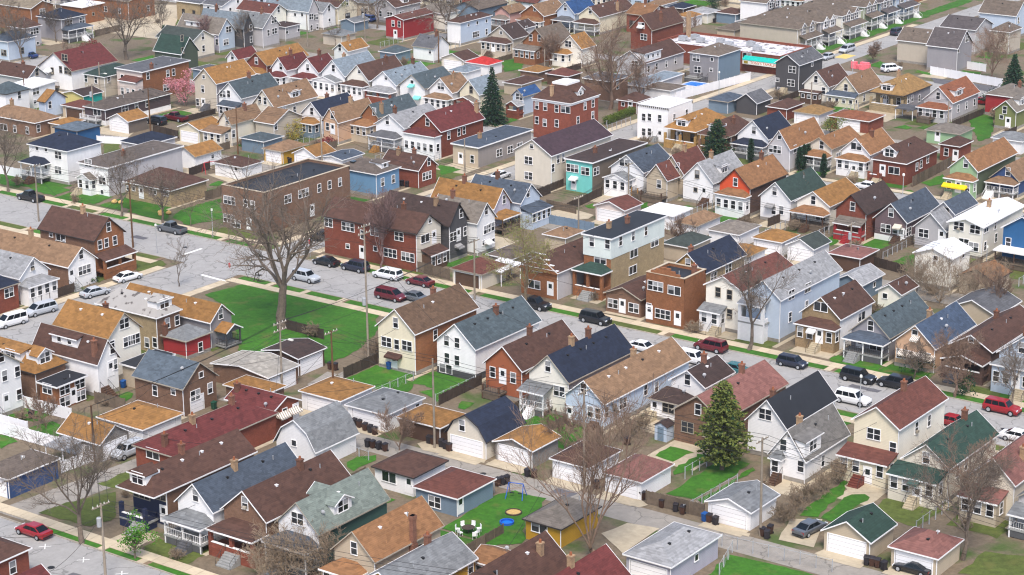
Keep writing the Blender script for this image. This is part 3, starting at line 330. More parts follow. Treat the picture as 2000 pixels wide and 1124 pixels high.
(-175.57,-170.51,406.14,416.07,3.77,2.14,'gy','olivegreen','graytan','house','Sw2.34,3.93;Ss1.75,2.41;SD3.19,1.41','dm:E,.5,4,shed noE v0','olive green house with grey tan gable roof'),
(-182.16,-174.16,416.19,424.44,4.4,2,'hip','redpaint','graytan','house','','noS noE v1 ch:.7,.6','red house with grey tan hip roof'),
(-210.95,-204.77,387.14,394.01,2.5,1.2,'hip','white','orangetan','garage','','gd:S noE v0','white garage with orange tan hip roof'),
(-217.8,-212.7,388.16,395.52,2.5,1.2,'hip','redbrick','brown','garage','','noS noE v0','red brick garage with brown hip roof beside the orange tan-roofed white garage'),
(-202.85,-193.51,387.05,394.35,2.6,1,'hip','redbrick','orangered','garage','','gd:S noE v0','red brick garage with orange red hip roof'),
(-181.36,-173.89,387.03,393.79,2.6,1.2,'hip','mintgreen','graytan','garage','SD2.64,1.56','noE v0','mint green garage with grey tan hip roof'),
(-167.93,-161.37,388.1,394.22,2.6,1.1,'hip','white','gray','garage','','noS noE v0','white garage with grey hip roof'),
(-172.98,-168.52,375.4,381.4,3.2,1.2,'hip','redbrick','brown','garage','Sw1.59,1.75;SD3.52,1.26','noE v0','red brick garage with brown hip roof beside the grey tan-roofed mint green garage'),
(-221.68,-212.24,455.3,463.13,5.12,2.56,'gx','beige','taupe','house','Ew1.49,4.17;Ew6.08,4.16;Ew1.07,2.01;Ed6.51,1.7','noS v2','beige house with taupe gable roof'),
(-212.12,-204.24,451.05,459.41,5.6,3.6,'gx','graywall','taupedark','house','Ed5.18,7.06;Es-0.95,5','noS v1','two-storey grey house with dark taupe gable roof'),
(-219.2,-209.86,472.85,483,5.8,2.14,'gx','lightgraywall','taupedark','house','','noS noE v2','two-storey pale grey house with dark taupe gable roof'),
(-208.4,-203.18,476.95,484.33,5.4,1.6,'hip','beige','taupe','house','','noS noE v1','two-storey beige house with taupe hip roof beside the dark taupe-roofed pale grey house'),
(-219.89,-209.9,495.99,503.99,5.6,2.94,'gx','lightblue','taupe','house','Ew2.02,4.32','noS v1','two-storey pale blue house with taupe gable roof'),
(-261.61,-245.44,452,461.89,5.6,2.4,'hip','beige','taupe','house','Ed2.78,4.74;Ed6.87,4.71','pe2 noS v2','two-storey beige house with taupe hip roof beside the taupe-roofed grey house'),
(-260.37,-244.63,462.01,470.22,5.8,2.4,'hip','graywall','taupe','house','Ew2.23,4.81;Ew5.78,4.88','pe2 noS v2','two-storey grey house with taupe hip roof'),
(-259.44,-244.28,471.88,482.61,5.8,2.6,'hip','creamwhite','taupe','house','Ed1.62,5.05;Ed5.96,4.86','pe2 noS v2','two-storey off-white house with taupe hip roof'),
(-257.44,-245.44,485.84,493.82,5.8,2.4,'hip','sage','taupe','house','Ed3.82,4.24','pe2 noS v1','two-storey sage green house with taupe hip roof'),
(-257.04,-245.04,493.71,501.87,5.8,2.4,'hip','bluegray','taupedark','house','Ew1.42,4.43;Ew4.6,4.45','pe2 noS v1','two-storey blue-grey house with dark taupe hip roof'),
(-256.76,-244.76,501.99,512.57,5.8,2.4,'hip','lightblue','taupedark','house','','pe2 noS v1','two-storey pale blue house with dark taupe hip roof'),
(-268.81,-236.07,426.8,441.71,4.2,0.3,'flat','redbrick/teal','whitedirty','store','Sb24.17,3.63','hvac par:redbrick sign noE v0','red brick corner shop with patchy white flat roof'),
(-250.63,-242.73,411.07,421.41,6.36,1.6,'hip','grayhouse/bluegray','taupe','house','Sd2,5.23;Ss6.02,5.39;Sd2.38,2.68;Ss5.91,3','st:S,.55,1.5,1.3,darkgray po:S,0,.5,2,none,1,darkgray noE v2','two-storey mid grey and blue-grey house with taupe hip roof'),
(-265.2,-257.2,403.72,420.72,4.2,2.6,'gy','lightgraywall','brown','house','Ew1.92,2.74;Ew5.27,2.75;Ew9.3,2.64;Ew13.22,2.72;Sd5.11,3.88','dmw:E,.0,.4 v0','pale grey house with brown gable roof beside the taupe-roofed mid grey house'),
(-281.32,-274.82,434.34,449.01,5,3.4,'gy','redbrick','brown','house','Sd3.24,5.9;Sd3.99,3.21','aw:S,.5,6.0,1.6,white noE v0 ch:.8,.4','red brick house with brown gable roof, white awning and chimney'),
(-248.67,-241.56,389.42,396.15,2.6,0.6,'hip','white','taupe','garage','','noS noE v0','white garage with taupe hip roof'),
(-246.54,-241.44,375.94,381.87,2.6,1.4,'hip','redbrick','brown','garage','Ss1.51,1.74;SD3.32,1.7','noE v0','red brick garage with brown hip roof beside the taupe-roofed white garage'),
(-260.05,-252.47,383.2,390.2,4.4,0.3,'flat','brownbrick','grayroof','house','Ew2.71,3.05','noS v1','brown brick flat-roofed house with dull grey flat roof'),
(-281.58,-276.15,389.5,395.45,2.5,1,'hip','brownbrick','orange','garage','','noS noE v0','brown brick garage with orange hip roof beside the reddish brown-roofed brown wood garage'),
(-276.93,-271.73,377.03,385.2,2.5,0.8,'hip','tan','brown','garage','','noS noE v0','tan garage with brown hip roof'),
(-274.47,-268.28,389.82,395.33,2.5,1.2,'hip','brownwood','redbrown','garage','','noS noE v0','brown wood garage with reddish brown hip roof'),
(-284.8,-278.19,409.65,415.7,4.2,2.94,'gy','creamwhite','orange','house','Sd2.66,5','pe:S,-.1,.6,2.4,hip,3.0,creamwhite,orange noE v0','off-white house with orange gable roof and enclosed porch'),
(-293.72,-285.56,407.39,417.56,4.6,3.6,'gy','orangebrick','taupe','house','Sw2.6,5.9;Sw5.07,6.01','pe:S,-.1,.7,2.6,shed,3.4,orangebrick,graytan noE v0','orange brick house with taupe gable roof and enclosed porch'),
(-316.96,-309.54,439.15,449.77,4.2,2.59,'gy','orangebrick','tanbrown','house','Ss4.42,5.61','pe:S,0,1,2.2,hip,3,creamwhite,orangebrown noE v0','orange brick house with tan gable roof'),
(-309.54,-303.75,444.15,454.1,4.6,2.84,'gy','lightblue','royalblue','house','Sw2.78,5.92','po:S,0,1,2.4,hip,3.0,graywall,grayroof noE v0','pale blue house with royal blue gable roof beside the brown-roofed pale cream house'),
(-303.15,-296.48,444.4,460.63,4.4,2.42,'gy','creamyellow','brown','house','Sw3.69,5.81','po:S,0,1,2.4,hip,3.0,creamyellow,brown ch:.9,.55 noE v2','pale cream house with brown gable roof, open porch and chimney'),
(-323.75,-318.75,437.28,444.98,4.2,1.55,'gy','pink','tanbrown','house','','noE v0 po:S,0,1,2,hip,2.9,pink,graytan','pink house with tan gable roof'),
(-308.31,-302.84,417.63,426.69,4.6,1.4,'gy','lightgraywall','darkbrown','house','Ew1.45,4.34;Ew5.12,4.23','noS v0','pale grey house with dark brown gable roof'),
(-262.52,-259.24,360.34,366.77,4.4,1.5,'gy','lightblue','royalblue','house','Sd3.56,4.24','po:S,0,1,2.4,gable,2.8,redbrick,lightgray noE v0','pale blue house with royal blue gable roof beside the blue-grey-roofed pale cream house'),
(-302.63,-298.34,473.52,484.11,2.6,1.2,'hip','white','tanbrown','garage','','noS noE v0','white garage with tan hip roof beside the navy-roofed brown wood garage'),
(-296.53,-291.13,474.95,481.23,2.6,1,'hip','brownwood','navy','garage','','noS noE v0','brown wood garage with navy hip roof'),
(-288.62,-282.2,472.12,478.41,2.6,1.1,'hip','creamwhite','lightgray','garage','','noS noE v0','off-white garage with light grey hip roof'),
(-282.01,-275.84,475.25,481.25,2.6,1.1,'hip','bluegray','brown','garage','','noS noE v0','blue-grey garage with brown hip roof'),
(-270.57,-265.17,456.43,464.15,2.6,1,'hip','tan','taupe','garage','','noS noE v0','tan garage with taupe hip roof'),
(-270.78,-264.07,465.99,473.93,2.8,0.92,'gy','white','taupe','garage','','noS noE v0','white garage with taupe gable roof'),
(-288.09,-282.89,465.24,471.24,2.6,1,'hip','white','orange','garage','','noS noE v0','white garage with orange hip roof beside the light grey-roofed off-white garage'),
(-275.69,-267.69,476.28,484.28,6,1.8,'gx','white','taupe','house','','noS v0 pe2','two-storey white house with taupe gable roof'),
(-331.76,-325.09,354.54,368.83,4.4,2.6,'gy','redbrick','orange','house','','po:S,0,1,2.2,hip,2.9,redbrick,orange noE v1','red brick house with orange gable roof'),
(-322.75,-317.89,352.96,361.41,4.4,2.67,'gy','white','maroon','house','Sw2.99,5.14','pe:S,0,1,2.4,hip,3.2,white,maroon ch:.5,.5 noE v0','white house with maroon gable roof, enclosed porch and chimney'),
(-317.77,-311.19,355.86,362.96,4.2,2.93,'gy','white','maroon','house','','po:S,0,1,2.6,hip,3.0,white,maroon ch:.5,.6 noE v0','white house with maroon gable roof, open porch and chimney'),
(-309.63,-302.65,354.59,366.89,4.6,3.29,'gy','white','lightslate','house','Sw3.62,6.01','pe:S,-.1,.9,2.6,gable,3.6,white,gray ch:.4,.4 noE v0','white house with blue-grey gable roof, enclosed porch and chimney'),
(-302.53,-296.02,354.67,367.72,4.4,3.16,'gy','creamwhite','brown','house','Ss3.75,6.1','pe:S,0,1,2.4,hip,3.4,white,brown noE v0 ch:.6,.7','off-white house with brown gable roof, enclosed porch and chimney'),
(-295.9,-288.7,354.98,367.87,4.2,2.72,'gy','white','lightslate','house','Ss4.22,5.47','po:S,0,1,2.6,hip,2.9,redbrick,lightgray noE v3 ch:.5,.8','white house with blue-grey gable roof, open porch and chimney'),
(-288.28,-281.09,355.11,366.13,4.4,2.65,'gy','white','slategreen','house','Sw3.6,5.07','aw:S,.5,5.0,1.4,teal aw:S,.72,2.6,1.8,teal noE v0','white house with dark slate gable roof and teal awning'),
(-280.83,-274.25,355.73,362.9,4.2,2.92,'gy','white','tanbrown','house','Sd3.37,5.28','pe:S,0,1,2.2,hip,3.0,white,tanbrown ch:.6,.55 noE v0','white house with tan gable roof, enclosed porch and chimney'),
(-274.13,-268.48,357.45,364.45,4.2,2.93,'gy','creamyellow','lightslate','house','Sw3.32,5.02','po:S,0,1,2.2,gable,2.9,redbrick,graytan noE v0','pale cream house with blue-grey gable roof'),
(-300.77,-294.39,322.81,336.45,4.6,3.47,'gy','cream','tanbrown','house','Sw2.18,5.82;Sw3.64,5.74;ED3.09,3.13;Ew6.31,3.06','dm:E,.55,3,hip aw:E,.25,2.9,1.6,white v2','cream house with tan gable roof, white awning and dormer'),
(-288.23,-282.48,323.61,335.04,4.2,2.66,'gy','white/lightblue','navy','house','','pe:S,0,.9,2.4,hip,2.9,bluegray,orange ch:.4,.5 noE v0','white and pale blue house with navy gable roof'),  # east wall is white siding with bluish shade put into its colour
(-279.79,-275.47,320.31,332.26,4.4,2.82,'gy','peach','tanbrown','house','Sw2.71,5.85;Sw1.34,3.34;SD2.66,3','ch:.5,.55 noE v0','peach house with tan gable roof'),
(-275.35,-270.73,327.03,339.72,4.8,2.51,'gy','orangebrick','slategreen','house','Sw3.4,5.93','pe:S,-.25,.85,3,hip,3.4,tan,orangebrown ch:.85,.15 noE v1','orange brick house with dark slate gable roof'),
(-268.39,-260.68,322.76,335.4,4.8,2.37,'gy','white','lightgray','house','Sw3.25,5.77','po:S,0,.9,2.6,hip,3.0,white,grayroof st:S,.3,1.4,1.3,yellowwood ch:.5,.15 noE v1','white house with light grey gable roof, open porch and front steps'),
(-260,-251.99,323.1,337.29,5.2,3.21,'gy','redbrick','maroon','house','Sw4.54,6.7;Ew2.77,3.98;Ew6.04,3.98;Ew7.68,4.04','pe:S,0,1,2.4,hip,4.6,white,maroon ch:.8,.95 v1','red brick house with maroon gable roof, enclosed porch and chimney'),
(-315.61,-309.07,394.08,400.61,3.52,2.41,'gx','white','grayroof','house','Ss5.24,2.58','ch:.75,.5 noE v1','white house with dull grey gable roof beside the dark slate-roofed blue-grey garage'),
(-321.25,-316.71,414.45,427.55,5.59,1,'hip','white/lightblue','brown','house','Es3.58,4.62;Es7.09,4.55;Es10.85,4.44;Et6.51,1.81;Ew10.8,1.76','noS v1','two-storey white and pale blue house with brown hip roof'),  # white house; the east siding's blue is shade painted into the colour
(-338.31,-332.22,411.87,424.5,5.17,0.83,'gy','redpaint','redbrown','house','Sw2.63,3.93;Sw4.56,3.97;SD3.27,0.98','noE v1','red house with reddish brown gable roof'),
(-306.16,-298.3,410.67,417.51,4.2,2.82,'gy','beige','darkbrown','house','Ss4.11,5.43','pe:S,-.05,.95,2.6,hip,3.4,beige,brown st:S,.3,1.4,1.1,brownwood noE v0','beige house with dark brown gable roof'),
(-346.46,-339.98,397.73,403.49,2.6,1.2,'hip','beige','gray','garage','','noS noE v0','beige garage with grey hip roof'),
(-326.67,-321.87,378.63,386.23,4,1.8,'gy','white','orange','house','Sw2.08,4.55','ch:.5,.4 noE v0','white house with orange gable roof'),
(-304.44,-297.45,390.37,396.45,2.6,1.39,'gy','cream','brown','garage','','gd:S noE v0','cream garage with brown gable roof'),
(-296.61,-289.93,389.5,395.37,2.6,1.2,'hip','white','brightred','garage','','noS noE v0','white garage with bright red hip roof'),
(-321.05,-315.85,388.4,394.58,2.6,1.2,'hip','bluegray','slategreen','garage','','noS noE v0','blue-grey garage with dark slate hip roof beside the dull grey-roofed white house'),
(-294.4,-289.2,380.18,386.34,2.6,1,'hip','white','lightslate','garage','','noS noE v0','white garage with blue-grey hip roof'),
(-373.54,-358.66,407.19,411.47,5.12,3.38,'gx','white/lightgraywall','lightslate','house','Ed1.37,3.84;Ed3.43,3.52;Ew1.21,0.97;Ew4.97,0.38;Ss10.17,4.03;Ss12.51,4.27;Ss6.98,4.04','noS2 v0 ch:.25,.3','white and pale grey house with blue-grey gable roof'),
(-364.07,-354.07,385.18,391.62,5,2.99,'gx','lightgraywall','gray','house','Ew2.29,3.52;Ed4.49,3.64;Ed4.42,6.3','noS v1 ch:.7,.5','pale grey house with grey gable roof beside the blue-grey-roofed charcoal house'),
(-361.54,-355.54,394.97,400.88,3.6,0.8,'hip','lightgraywall','darkbrown','annex','Ew0.37,2.56;Ew5.23,2.44','noS v0','pale grey rear annex with dark brown hip roof'),
(-367.73,-357.73,411.59,416.94,4.6,1.99,'gx','white','gray','house','','noS v1','white house with grey gable roof'),
(-334.69,-325.69,433.79,446.57,5,1.6,'gy','bluegray','taupe','house','','noS v0','blue-grey house with taupe gable roof'),
(-354.69,-349.49,413.92,419.92,2.4,0.8,'gy','bluegray','gray','garage','','noE v0','blue-grey garage with grey gable roof'),
(-292.01,-286.5,313.79,322.79,4,2.2,'gx','beige','tanbrown','house','Ew-2.14,3.47','noS v0','beige house with tan gable roof'),
(-288.73,-282.33,306.09,312.09,2.6,1,'hip','bluegray','slategreen','garage','','noS noE v0','blue-grey garage with dark slate hip roof beside the tan-roofed cream house'),
(-322.61,-315.76,328.52,340.86,6,3.01,'gy','beige/graywall','orange','house','Sw2.6,4.48;Sw0.9,1.37;SD2.55,1.02;Ss3.04,7.14','st:S,.55,1.6,1.4,darkgray noE v1','two-storey beige and grey house with orange gable roof'),
(-313.51,-306.63,326.2,338.74,4.4,3.1,'gy','white','slategreen','house','Sd1.4,4.76;Sw3.11,4.97','pe:S,.2,1,2,shed,2.8,lightgraywall,slate ch:.5,.5 noE v1','white house with dark slate gable roof, enclosed porch and chimney'),
(-344.08,-335.68,326.7,341.51,6.6,0.3,'flat','pinkwhite/orangebrick','grayroof','house','Sw1.92,4.53;Sw7.16,4.59;Ew1.93,5.39;Ew7.92,4.91;Ew9.69,4.89;Ed7.18,1.93;Ew10.52,1.7','pe:S,.35,1,2.4,shed,4.6,pinkwhite,redbrown ch:.9,.25 v1','two-storey pinkish white and orange brick flat-roofed house with dull grey flat roof'),
(-351.09,-344.23,323.73,334.43,5,1.6,'hip','beige','greendark','house','Sw0.73,3.94;Sw3.91,4.04;Ew1.55,4.27','v0','beige house with dark green hip roof'),
(-332.39,-325.82,306.02,325.48,3.4,1.4,'hip','darkmauve','graybrown','house','Ed5.85,2.59;Ew9.16,2.52;Ew12.32,2.48;Sb3.93,2.53','po:S,0,.8,1.6,none,1,white v2 base:white','dark mauve bungalow with grey brown hip roof'),
(-322.63,-316.61,303.41,309.37,2.6,1.38,'gy','white/woodgray','orange','garage','','gd:S noE v0','white garage with orange gable roof beside the blue-grey-roofed deep blue garage'),
(-339.97,-332.4,306.85,312.85,2.6,1,'hip','tan','redbrown','garage','','gdd:S noE v0','tan garage with reddish brown hip roof'),
(-342.64,-340.09,302.79,309.05,3.8,2.1,'gx','lightblue','orange','house','Ew1.55,3.01','noS v0','pale blue house with orange gable roof'),
(-348.64,-341.99,315.23,321.23,2.6,0.8,'gy','yellowpale/teal','darkbrown','garage','','noS noE v0','pale yellow garage with dark brown gable roof'),
(-370.76,-359.52,315.62,321.36,4.2,2.34,'gx','lightgraywall','brown','house','Ew3.05,5.19;Ed4.19,2.72','noS v1 ch:.5,.7','pale grey house with brown gable roof and chimney'),
(-365.62,-354.67,324.04,338.04,5,3.6,'gy','white','maroon','house','Sd8.7,7.82;Sw7.2,4.94;Sd9.22,4.89;Sw4.5,4.34;Sw12.81,4.74','dm:S,.5,2,gable aw:S,.3,4.6,2,white po:S,.2,.6,2,none,1,brownwood noE v1','white house with maroon gable roof, white awning and dormer'),
(-409.57,-400.59,363.74,372.31,5.68,1.8,'hip','graywall','navy','house','Ed3.01,4.41;Ed7.05,4.43','po:E,0,1,2.6,hip,3.2,white,slate st:E,.6,1.5,1.2,white noS v1','two-storey grey house with navy hip roof'),
(-407.9,-402,353.1,358.81,5,2.2,'hip','lightgraywall','brown','house','Et3.42,3.81;Et1.29,0.86;Es4.15,0.71','noS v0','pale grey house with brown hip roof'),
(-373.28,-359.07,375.19,381.32,4.46,3.5,'gx','lavender/lightblue','graytan','house','Ed3.78,5.23;Ed2.7,2.31;Sw13.26,2.63','dm:S,.4,6,shed v1','lavender grey and pale blue house with grey tan gable roof'),
(-371.46,-356.72,381.44,385.06,5,3.6,'gx','darkgray','lightslate','house','Ew3.94,4.97;Ew3.54,2.23','ch:.3,.5 noS v0','charcoal house with blue-grey gable roof'),
(-358.86,-349.86,353.03,359.03,4.4,3.6,'gx','olivedark','green','house','Ew0.71,8.08;Ew-0.46,5.18','noS v0','dark olive house with green gable roof'),
(-354.97,-348.72,299.77,306.77,5,1.8,'hip','white','slategreen','house','Ew4.04,4.09','noS v0','white house with dark slate hip roof'),
(-357.27,-350.27,308.55,315.55,4.6,1,'flat','white','white','house','Ed-3.39,3.66;Es-3.43,1.46','noS v0','white flat-roofed house with white flat roof'),
(-344.98,-330.09,290.81,297.81,3.03,1.8,'hip','brownbrick','tanbrown','house','Sw12.23,1.15;Sw8.5,-0.01;Sb5.11,-1.26;Ew1.12,1.72','ch:.3,.5 v0','brown brick bungalow with tan hip roof'),
(-325.33,-318.32,291.09,297.83,2.8,1,'hip','blue2','bluegray','garage','','noS noE v0','deep blue garage with blue-grey hip roof'),
(-305.62,-298.68,290.21,299.08,2.8,1.4,'hip','lightgraywall','navy','garage','','noS noE v0','pale grey garage with navy hip roof'),
(-329.97,-325.45,294.19,300.19,2.5,0.8,'hip','tan','orange','garage','','noS noE v0','tan garage with orange hip roof'),
(-304.32,-298.36,304.91,312,3,1.18,'gy','creamyellow','orange','garage','','gd:S noE v0','pale cream garage with orange gable roof'),
(-295.97,-292.13,307.58,316.99,4.4,2.41,'gy','cream','tanbrown','house','Sw2.52,5.01;Ew-3.28,2.43','pe:S,-.5,.95,3,shed,3.0,cream,tanbrown v0 ch:.6,.6','cream house with tan gable roof, enclosed porch and chimney'),
(-290.6,-284.79,289.65,297.36,2.6,1.52,'gy','white','orange','garage','Es4.96,1.66','noS v0','white garage with orange gable roof'),
(-279.4,-271.96,288.66,294.66,2.6,1.2,'hip','white','brown','garage','Ss5.69,2.09','noE v1','white garage with brown hip roof beside the orange-roofed white garage'),
(-426.08,-408.08,393.65,403.65,5,1,'gx','orangebrick','taupe','house','','v0','orange brick house with taupe gable roof'),
(-436.98,-416.98,368.82,376.82,6,1.5,'gx','orangebrick','tan','house','','noS v0','two-storey orange brick house with ribbed tan gable roof'),
(-399.46,-390.64,401.8,408.8,5,0.3,'flat','tanbrick','grayroof','house','','v0','tan brick flat-roofed house with dull grey flat roof'),
(-421.92,-413.92,383.12,391.12,4.5,0.3,'flat','orangebrick','white','house','','noS v0','orange brick flat-roofed house with white flat roof'),
(-343.45,-337.59,349.4,355.4,2.6,0.8,'hip','bluegray','grayroof','garage','','noS noE v0','blue-grey garage with dull grey hip roof'),
(-339.63,-335.71,356.66,363.6,4.2,1.93,'gy','white','maroon','house','','noE v0','white house with maroon gable roof'),
(-399.33,-392.33,339.26,348.26,5,1.8,'hip','lightblue','slate','house','','v0','pale blue house with slate hip roof'),
(-377.48,-365.48,401.01,407.06,5,2,'gx','creamwhite','redbrown','house','','v0','off-white house with reddish brown gable roof'),
(-105.36,-99.11,203.02,209.5,2.45,1.85,'gy','tan','green','garage','','gd:S noE v2','tan garage with green gable roof'),
(-97.23,-91.19,203.38,209.92,2.45,1.5,'hip','tan','pinkbrown','garage','','gd:S noE v2','tan garage with pinkish hip roof'),
(-196.7,-191.45,160.4,168.84,2.67,1.4,'hip','blue3','graybrown','garage','','gd:S noE v1','navy blue garage with grey brown hip roof'),
(-89.83,-82.83,220.35,232.35,4.2,2.5,'gy','lightgraywall','gray','house','','po:S,0,1,2.4,shed,2.9,white,gray v0','pale grey house with grey gable roof and open porch'),
(-140.58,-136.25,285.65,291.46,3,1.33,'gy','creamwhite','brown','house','Ss1.47,2.31','noE v0','off-white house with brown gable roof'),
(-128.66,-120.66,284.73,293.73,2.8,1.8,'gy','tan','grayroof','garage','','noS noE v0','tan garage with dull grey gable roof'),
(-181.42,-176.22,290.23,297.84,2.6,1.2,'hip','tan','greengraydark','garage','','noS noE v0','tan garage with dark grey hip roof'),
(-170.92,-165.72,291.31,297.31,2.6,1,'hip','white','orange','garage','','noS noE v0','white garage with orange hip roof beside the orange-roofed white garage'),
(-199.65,-194.92,282.49,288.07,3,1,'hip','tan','tanbrown','garage','','noS noE v1','tan garage with tan hip roof'),
(-201.08,-195.88,268.87,274.87,2.6,1.2,'hip','tan','graybrown','garage','','noS noE v0','tan garage with grey brown hip roof'),
(-225.53,-220.13,388.84,395.27,2.6,1.83,'gy','darkgray','grayroof','garage','','noS noE v0','charcoal garage with dull grey gable roof'),
(-231.03,-225.83,386.76,394.17,2.6,1,'hip','bluegray','slate','garage','','noS noE v0','blue-grey garage with slate hip roof'),
(-253.98,-248.78,390.1,406.56,2.5,0.3,'flat','lightgraywall','lightslate','garage','','noS noE v0','pale grey garage with blue-grey flat roof'),
(-370.49,-358.49,365.54,373.54,4.4,2.2,'gx','cream','greengraydark','house','','noS v0','cream house with dark grey gable roof'),
(-365.49,-357.49,417.09,425.09,5,2.2,'gx','creamyellow','brown','house','','noS v0','pale cream house with brown gable roof'),
(-384.86,-375.86,422.92,430.92,5,2.2,'gx','redbrick','redbrown','house','','noS v0','red brick house with reddish brown gable roof'),
(-339.62,-330.72,426.7,432.7,4.6,1.8,'hip','creamwhite','graytan','house','','v0 noS','off-white house with grey tan hip roof'),
(-474.66,-468.22,398,407.39,4.4,2.13,'gy','redbrick','redbrown','house','','po:S,0,1,2.2,hip,2.9 v1','red brick house with reddish brown gable roof and open porch'),
(-466.5,-459.17,398,409.17,4.4,2.2,'gy','creamwhite','slate','house','','pe:S,0,.8,2.2,gable,3.0 ch:.5,.6 v0','off-white house with slate gable roof, enclosed porch and chimney'),
(-457.15,-449.86,398,410.87,4.2,2.7,'gx','white','slategreen','house','','v1 ch:.4,.5','white house with dark slate gable roof beside the slate-roofed off-white house'),
(-447.7,-440.92,398,407.1,6,2.15,'gy','creamwhite','slate','house','','pe:S,0,1,2.2,hip,3.1 v0','two-storey off-white house with slate gable roof'),
(-438.71,-431.32,398,410.71,4.2,2.58,'gy','graywall','taupe','house','','po:S,0,1,2.2,hip,2.9 v1','grey house with taupe gable roof'),
(-386.41,-379.28,398,410.26,6,2.13,'gx','white','grayroof','house','','v1 ch:.4,.5','two-storey white house with dull grey gable roof'),
(-506.7,-500.49,428,438.04,4.2,2.62,'gy','cream','lightslate','house','','ch:.5,.5 v1','cream house with blue-grey gable roof'),
(-499.2,-492.9,428,439.71,4.4,2.63,'gx','orangebrick','taupe','house','','v1 ch:.4,.5','orange brick house with taupe gable roof and chimney'),
(-491.44,-484.83,428,439.98,4.2,2.8,'hip','brownbrick','slate','house','','v1 ch:.4,.5','brown brick house with slate hip roof'),
(-483.12,-476.61,428,440.24,4.6,2.15,'gx','redbrick','lightslate','house','','v1 ch:.4,.5','red brick house with blue-grey gable roof beside the slate-roofed brown brick house'),
(-474.9,-468.26,428,437.39,4.6,2.08,'gy','tan','graytan','house','','pe:S,0,.8,2.2,gable,3.0 ch:.5,.6 v0','tan house with grey tan gable roof'),
(-466.47,-459.45,428,438.2,4.2,2.08,'gy','graywall','graytan','house','','po:S,0,1,2.2,hip,2.9 v1','grey house with grey tan gable roof and open porch'),
(-457.42,-450.62,428,440.06,4.6,2.28,'gy','cream','orangebrown','house','','ch:.5,.5 v1','cream house with rusty orange gable roof and chimney'),
(-448.98,-442.64,428,439.84,4.6,2.44,'gx','orangebrick','orangebrown','house','','v1 ch:.4,.5','orange brick house with rusty orange gable roof'),
(-440.96,-433.64,428,440.58,4.4,2.08,'gx','white','orangebrown','house','','v1 ch:.4,.5','white house with rusty orange gable roof beside the rusty orange-roofed orange brick house'),
(-431.74,-424.59,428,439.96,4.6,2.8,'gy','brownbrick','graytan','house','','pe:S,0,1,2.2,hip,3.1 v0','brown brick house with grey tan gable roof'),
(-423.17,-416.06,428,440.52,4.6,2.81,'gy','white','brown','house','','pe:S,0,.8,2.2,gable,3.0 ch:.5,.6 v0','white house with brown gable roof, enclosed porch and chimney'),
(-414.67,-408.12,428,437.09,6,2.06,'gx','white','darkbrown','house','','v1 ch:.4,.5','two-storey white house with dark brown gable roof'),
(-406.82,-399.73,428,440.6,4.2,2.03,'gy','creamwhite','grayroof','house','','dm:E,.5,2.6,gable v0','off-white house with dull grey gable roof'),
(-398.24,-391.78,428,440.06,4.6,2.76,'hip','lightblue','orangebrown','house','','v1 ch:.4,.5','pale blue house with rusty orange hip roof'),
(-371.83,-364.48,428,439.56,4.6,2.71,'gy','tan','redbrown','house','','pe:S,0,1,2.2,hip,3.1 v0','tan house with reddish brown gable roof beside the blue-grey-roofed tan house'),
(-362.98,-356.59,428,439.54,4.4,2.32,'hip','tan','lightslate','house','','v1 ch:.4,.5','tan house with blue-grey hip roof'),
(-355.06,-347.79,428,438.89,4.2,2.3,'gy','lightgraywall','brown','house','','dm:E,.5,2.6,gable v0','pale grey house with brown gable roof beside the blue-grey-roofed tan house'),
(-483.89,-476.69,452,463.37,4.2,2.1,'gy','lightgraywall','darkbrown','house','','dm:E,.5,2.6,gable v0','pale grey house with dark brown gable roof and dormer'),
(-475,-468.71,452,464.68,6,2.93,'gy','graywall','slate','house','','pe:S,0,1,2.2,hip,3.1 v0','two-storey grey house with slate gable roof'),
(-466.53,-459.86,452,462.33,6,2.62,'hip','brownbrick','grayroof','house','','v1 ch:.4,.5','two-storey brown brick house with dull grey hip roof'),
(-457.49,-450.34,452,463.64,4.2,2.26,'gy','lightblue','tanbrown','house','','dm:E,.5,2.6,gable v0','pale blue house with tan gable roof and dormer'),
(-449.01,-442.36,452,463.04,4.6,2.83,'gy','redbrick','lightslate','house','','ch:.5,.5 v1','red brick house with blue-grey gable roof beside the tan-roofed pale blue house'),
(-440.5,-433.88,452,463,4.4,2.57,'gy','white','grayroof','house','','pe:S,0,1,2.2,hip,3.1 v0','white house with dull grey gable roof and enclosed porch'),
(-432,-425.76,452,463.64,4.2,2.14,'hip','brownbrick','redbrown','house','','v1 ch:.4,.5','brown brick house with reddish brown hip roof'),
(-424.17,-416.85,452,462.44,6,2.88,'hip','creamyellow','gray','house','','v1 ch:.4,.5','two-storey pale cream house with grey hip roof'),
(-414.57,-407.72,452,463.24,4.6,2.17,'gx','brownbrick','gray','house','','v1 ch:.4,.5','brown brick house with grey gable roof beside the grey-roofed pale grey house'),
(-405.4,-399.19,452,463.74,4.6,2.24,'gx','lightgraywall','gray','house','','v1 ch:.4,.5','pale grey house with grey gable roof beside the dark slate-roofed red brick house'),
(-397.33,-391.04,452,461.13,4.4,2.78,'gy','redbrick','slategreen','house','','dm:E,.5,2.6,gable v0','red brick house with dark slate gable roof beside the grey-roofed pale grey house'),
(-389.1,-382.14,452,464.05,4.4,2.2,'hip','white','gray','house','','v1 ch:.4,.5','white house with grey hip roof'),
(-380.47,-373.59,452,461.69,4.4,2.26,'gx','white','slategreen','house','','v1 ch:.4,.5','white house with dark slate gable roof beside the grey-roofed white house'),
(-371.52,-364.38,452,462.61,6,2.6,'hip','lightblue','redbrown','house','','v1 ch:.4,.5','two-storey pale blue house with reddish brown hip roof'),
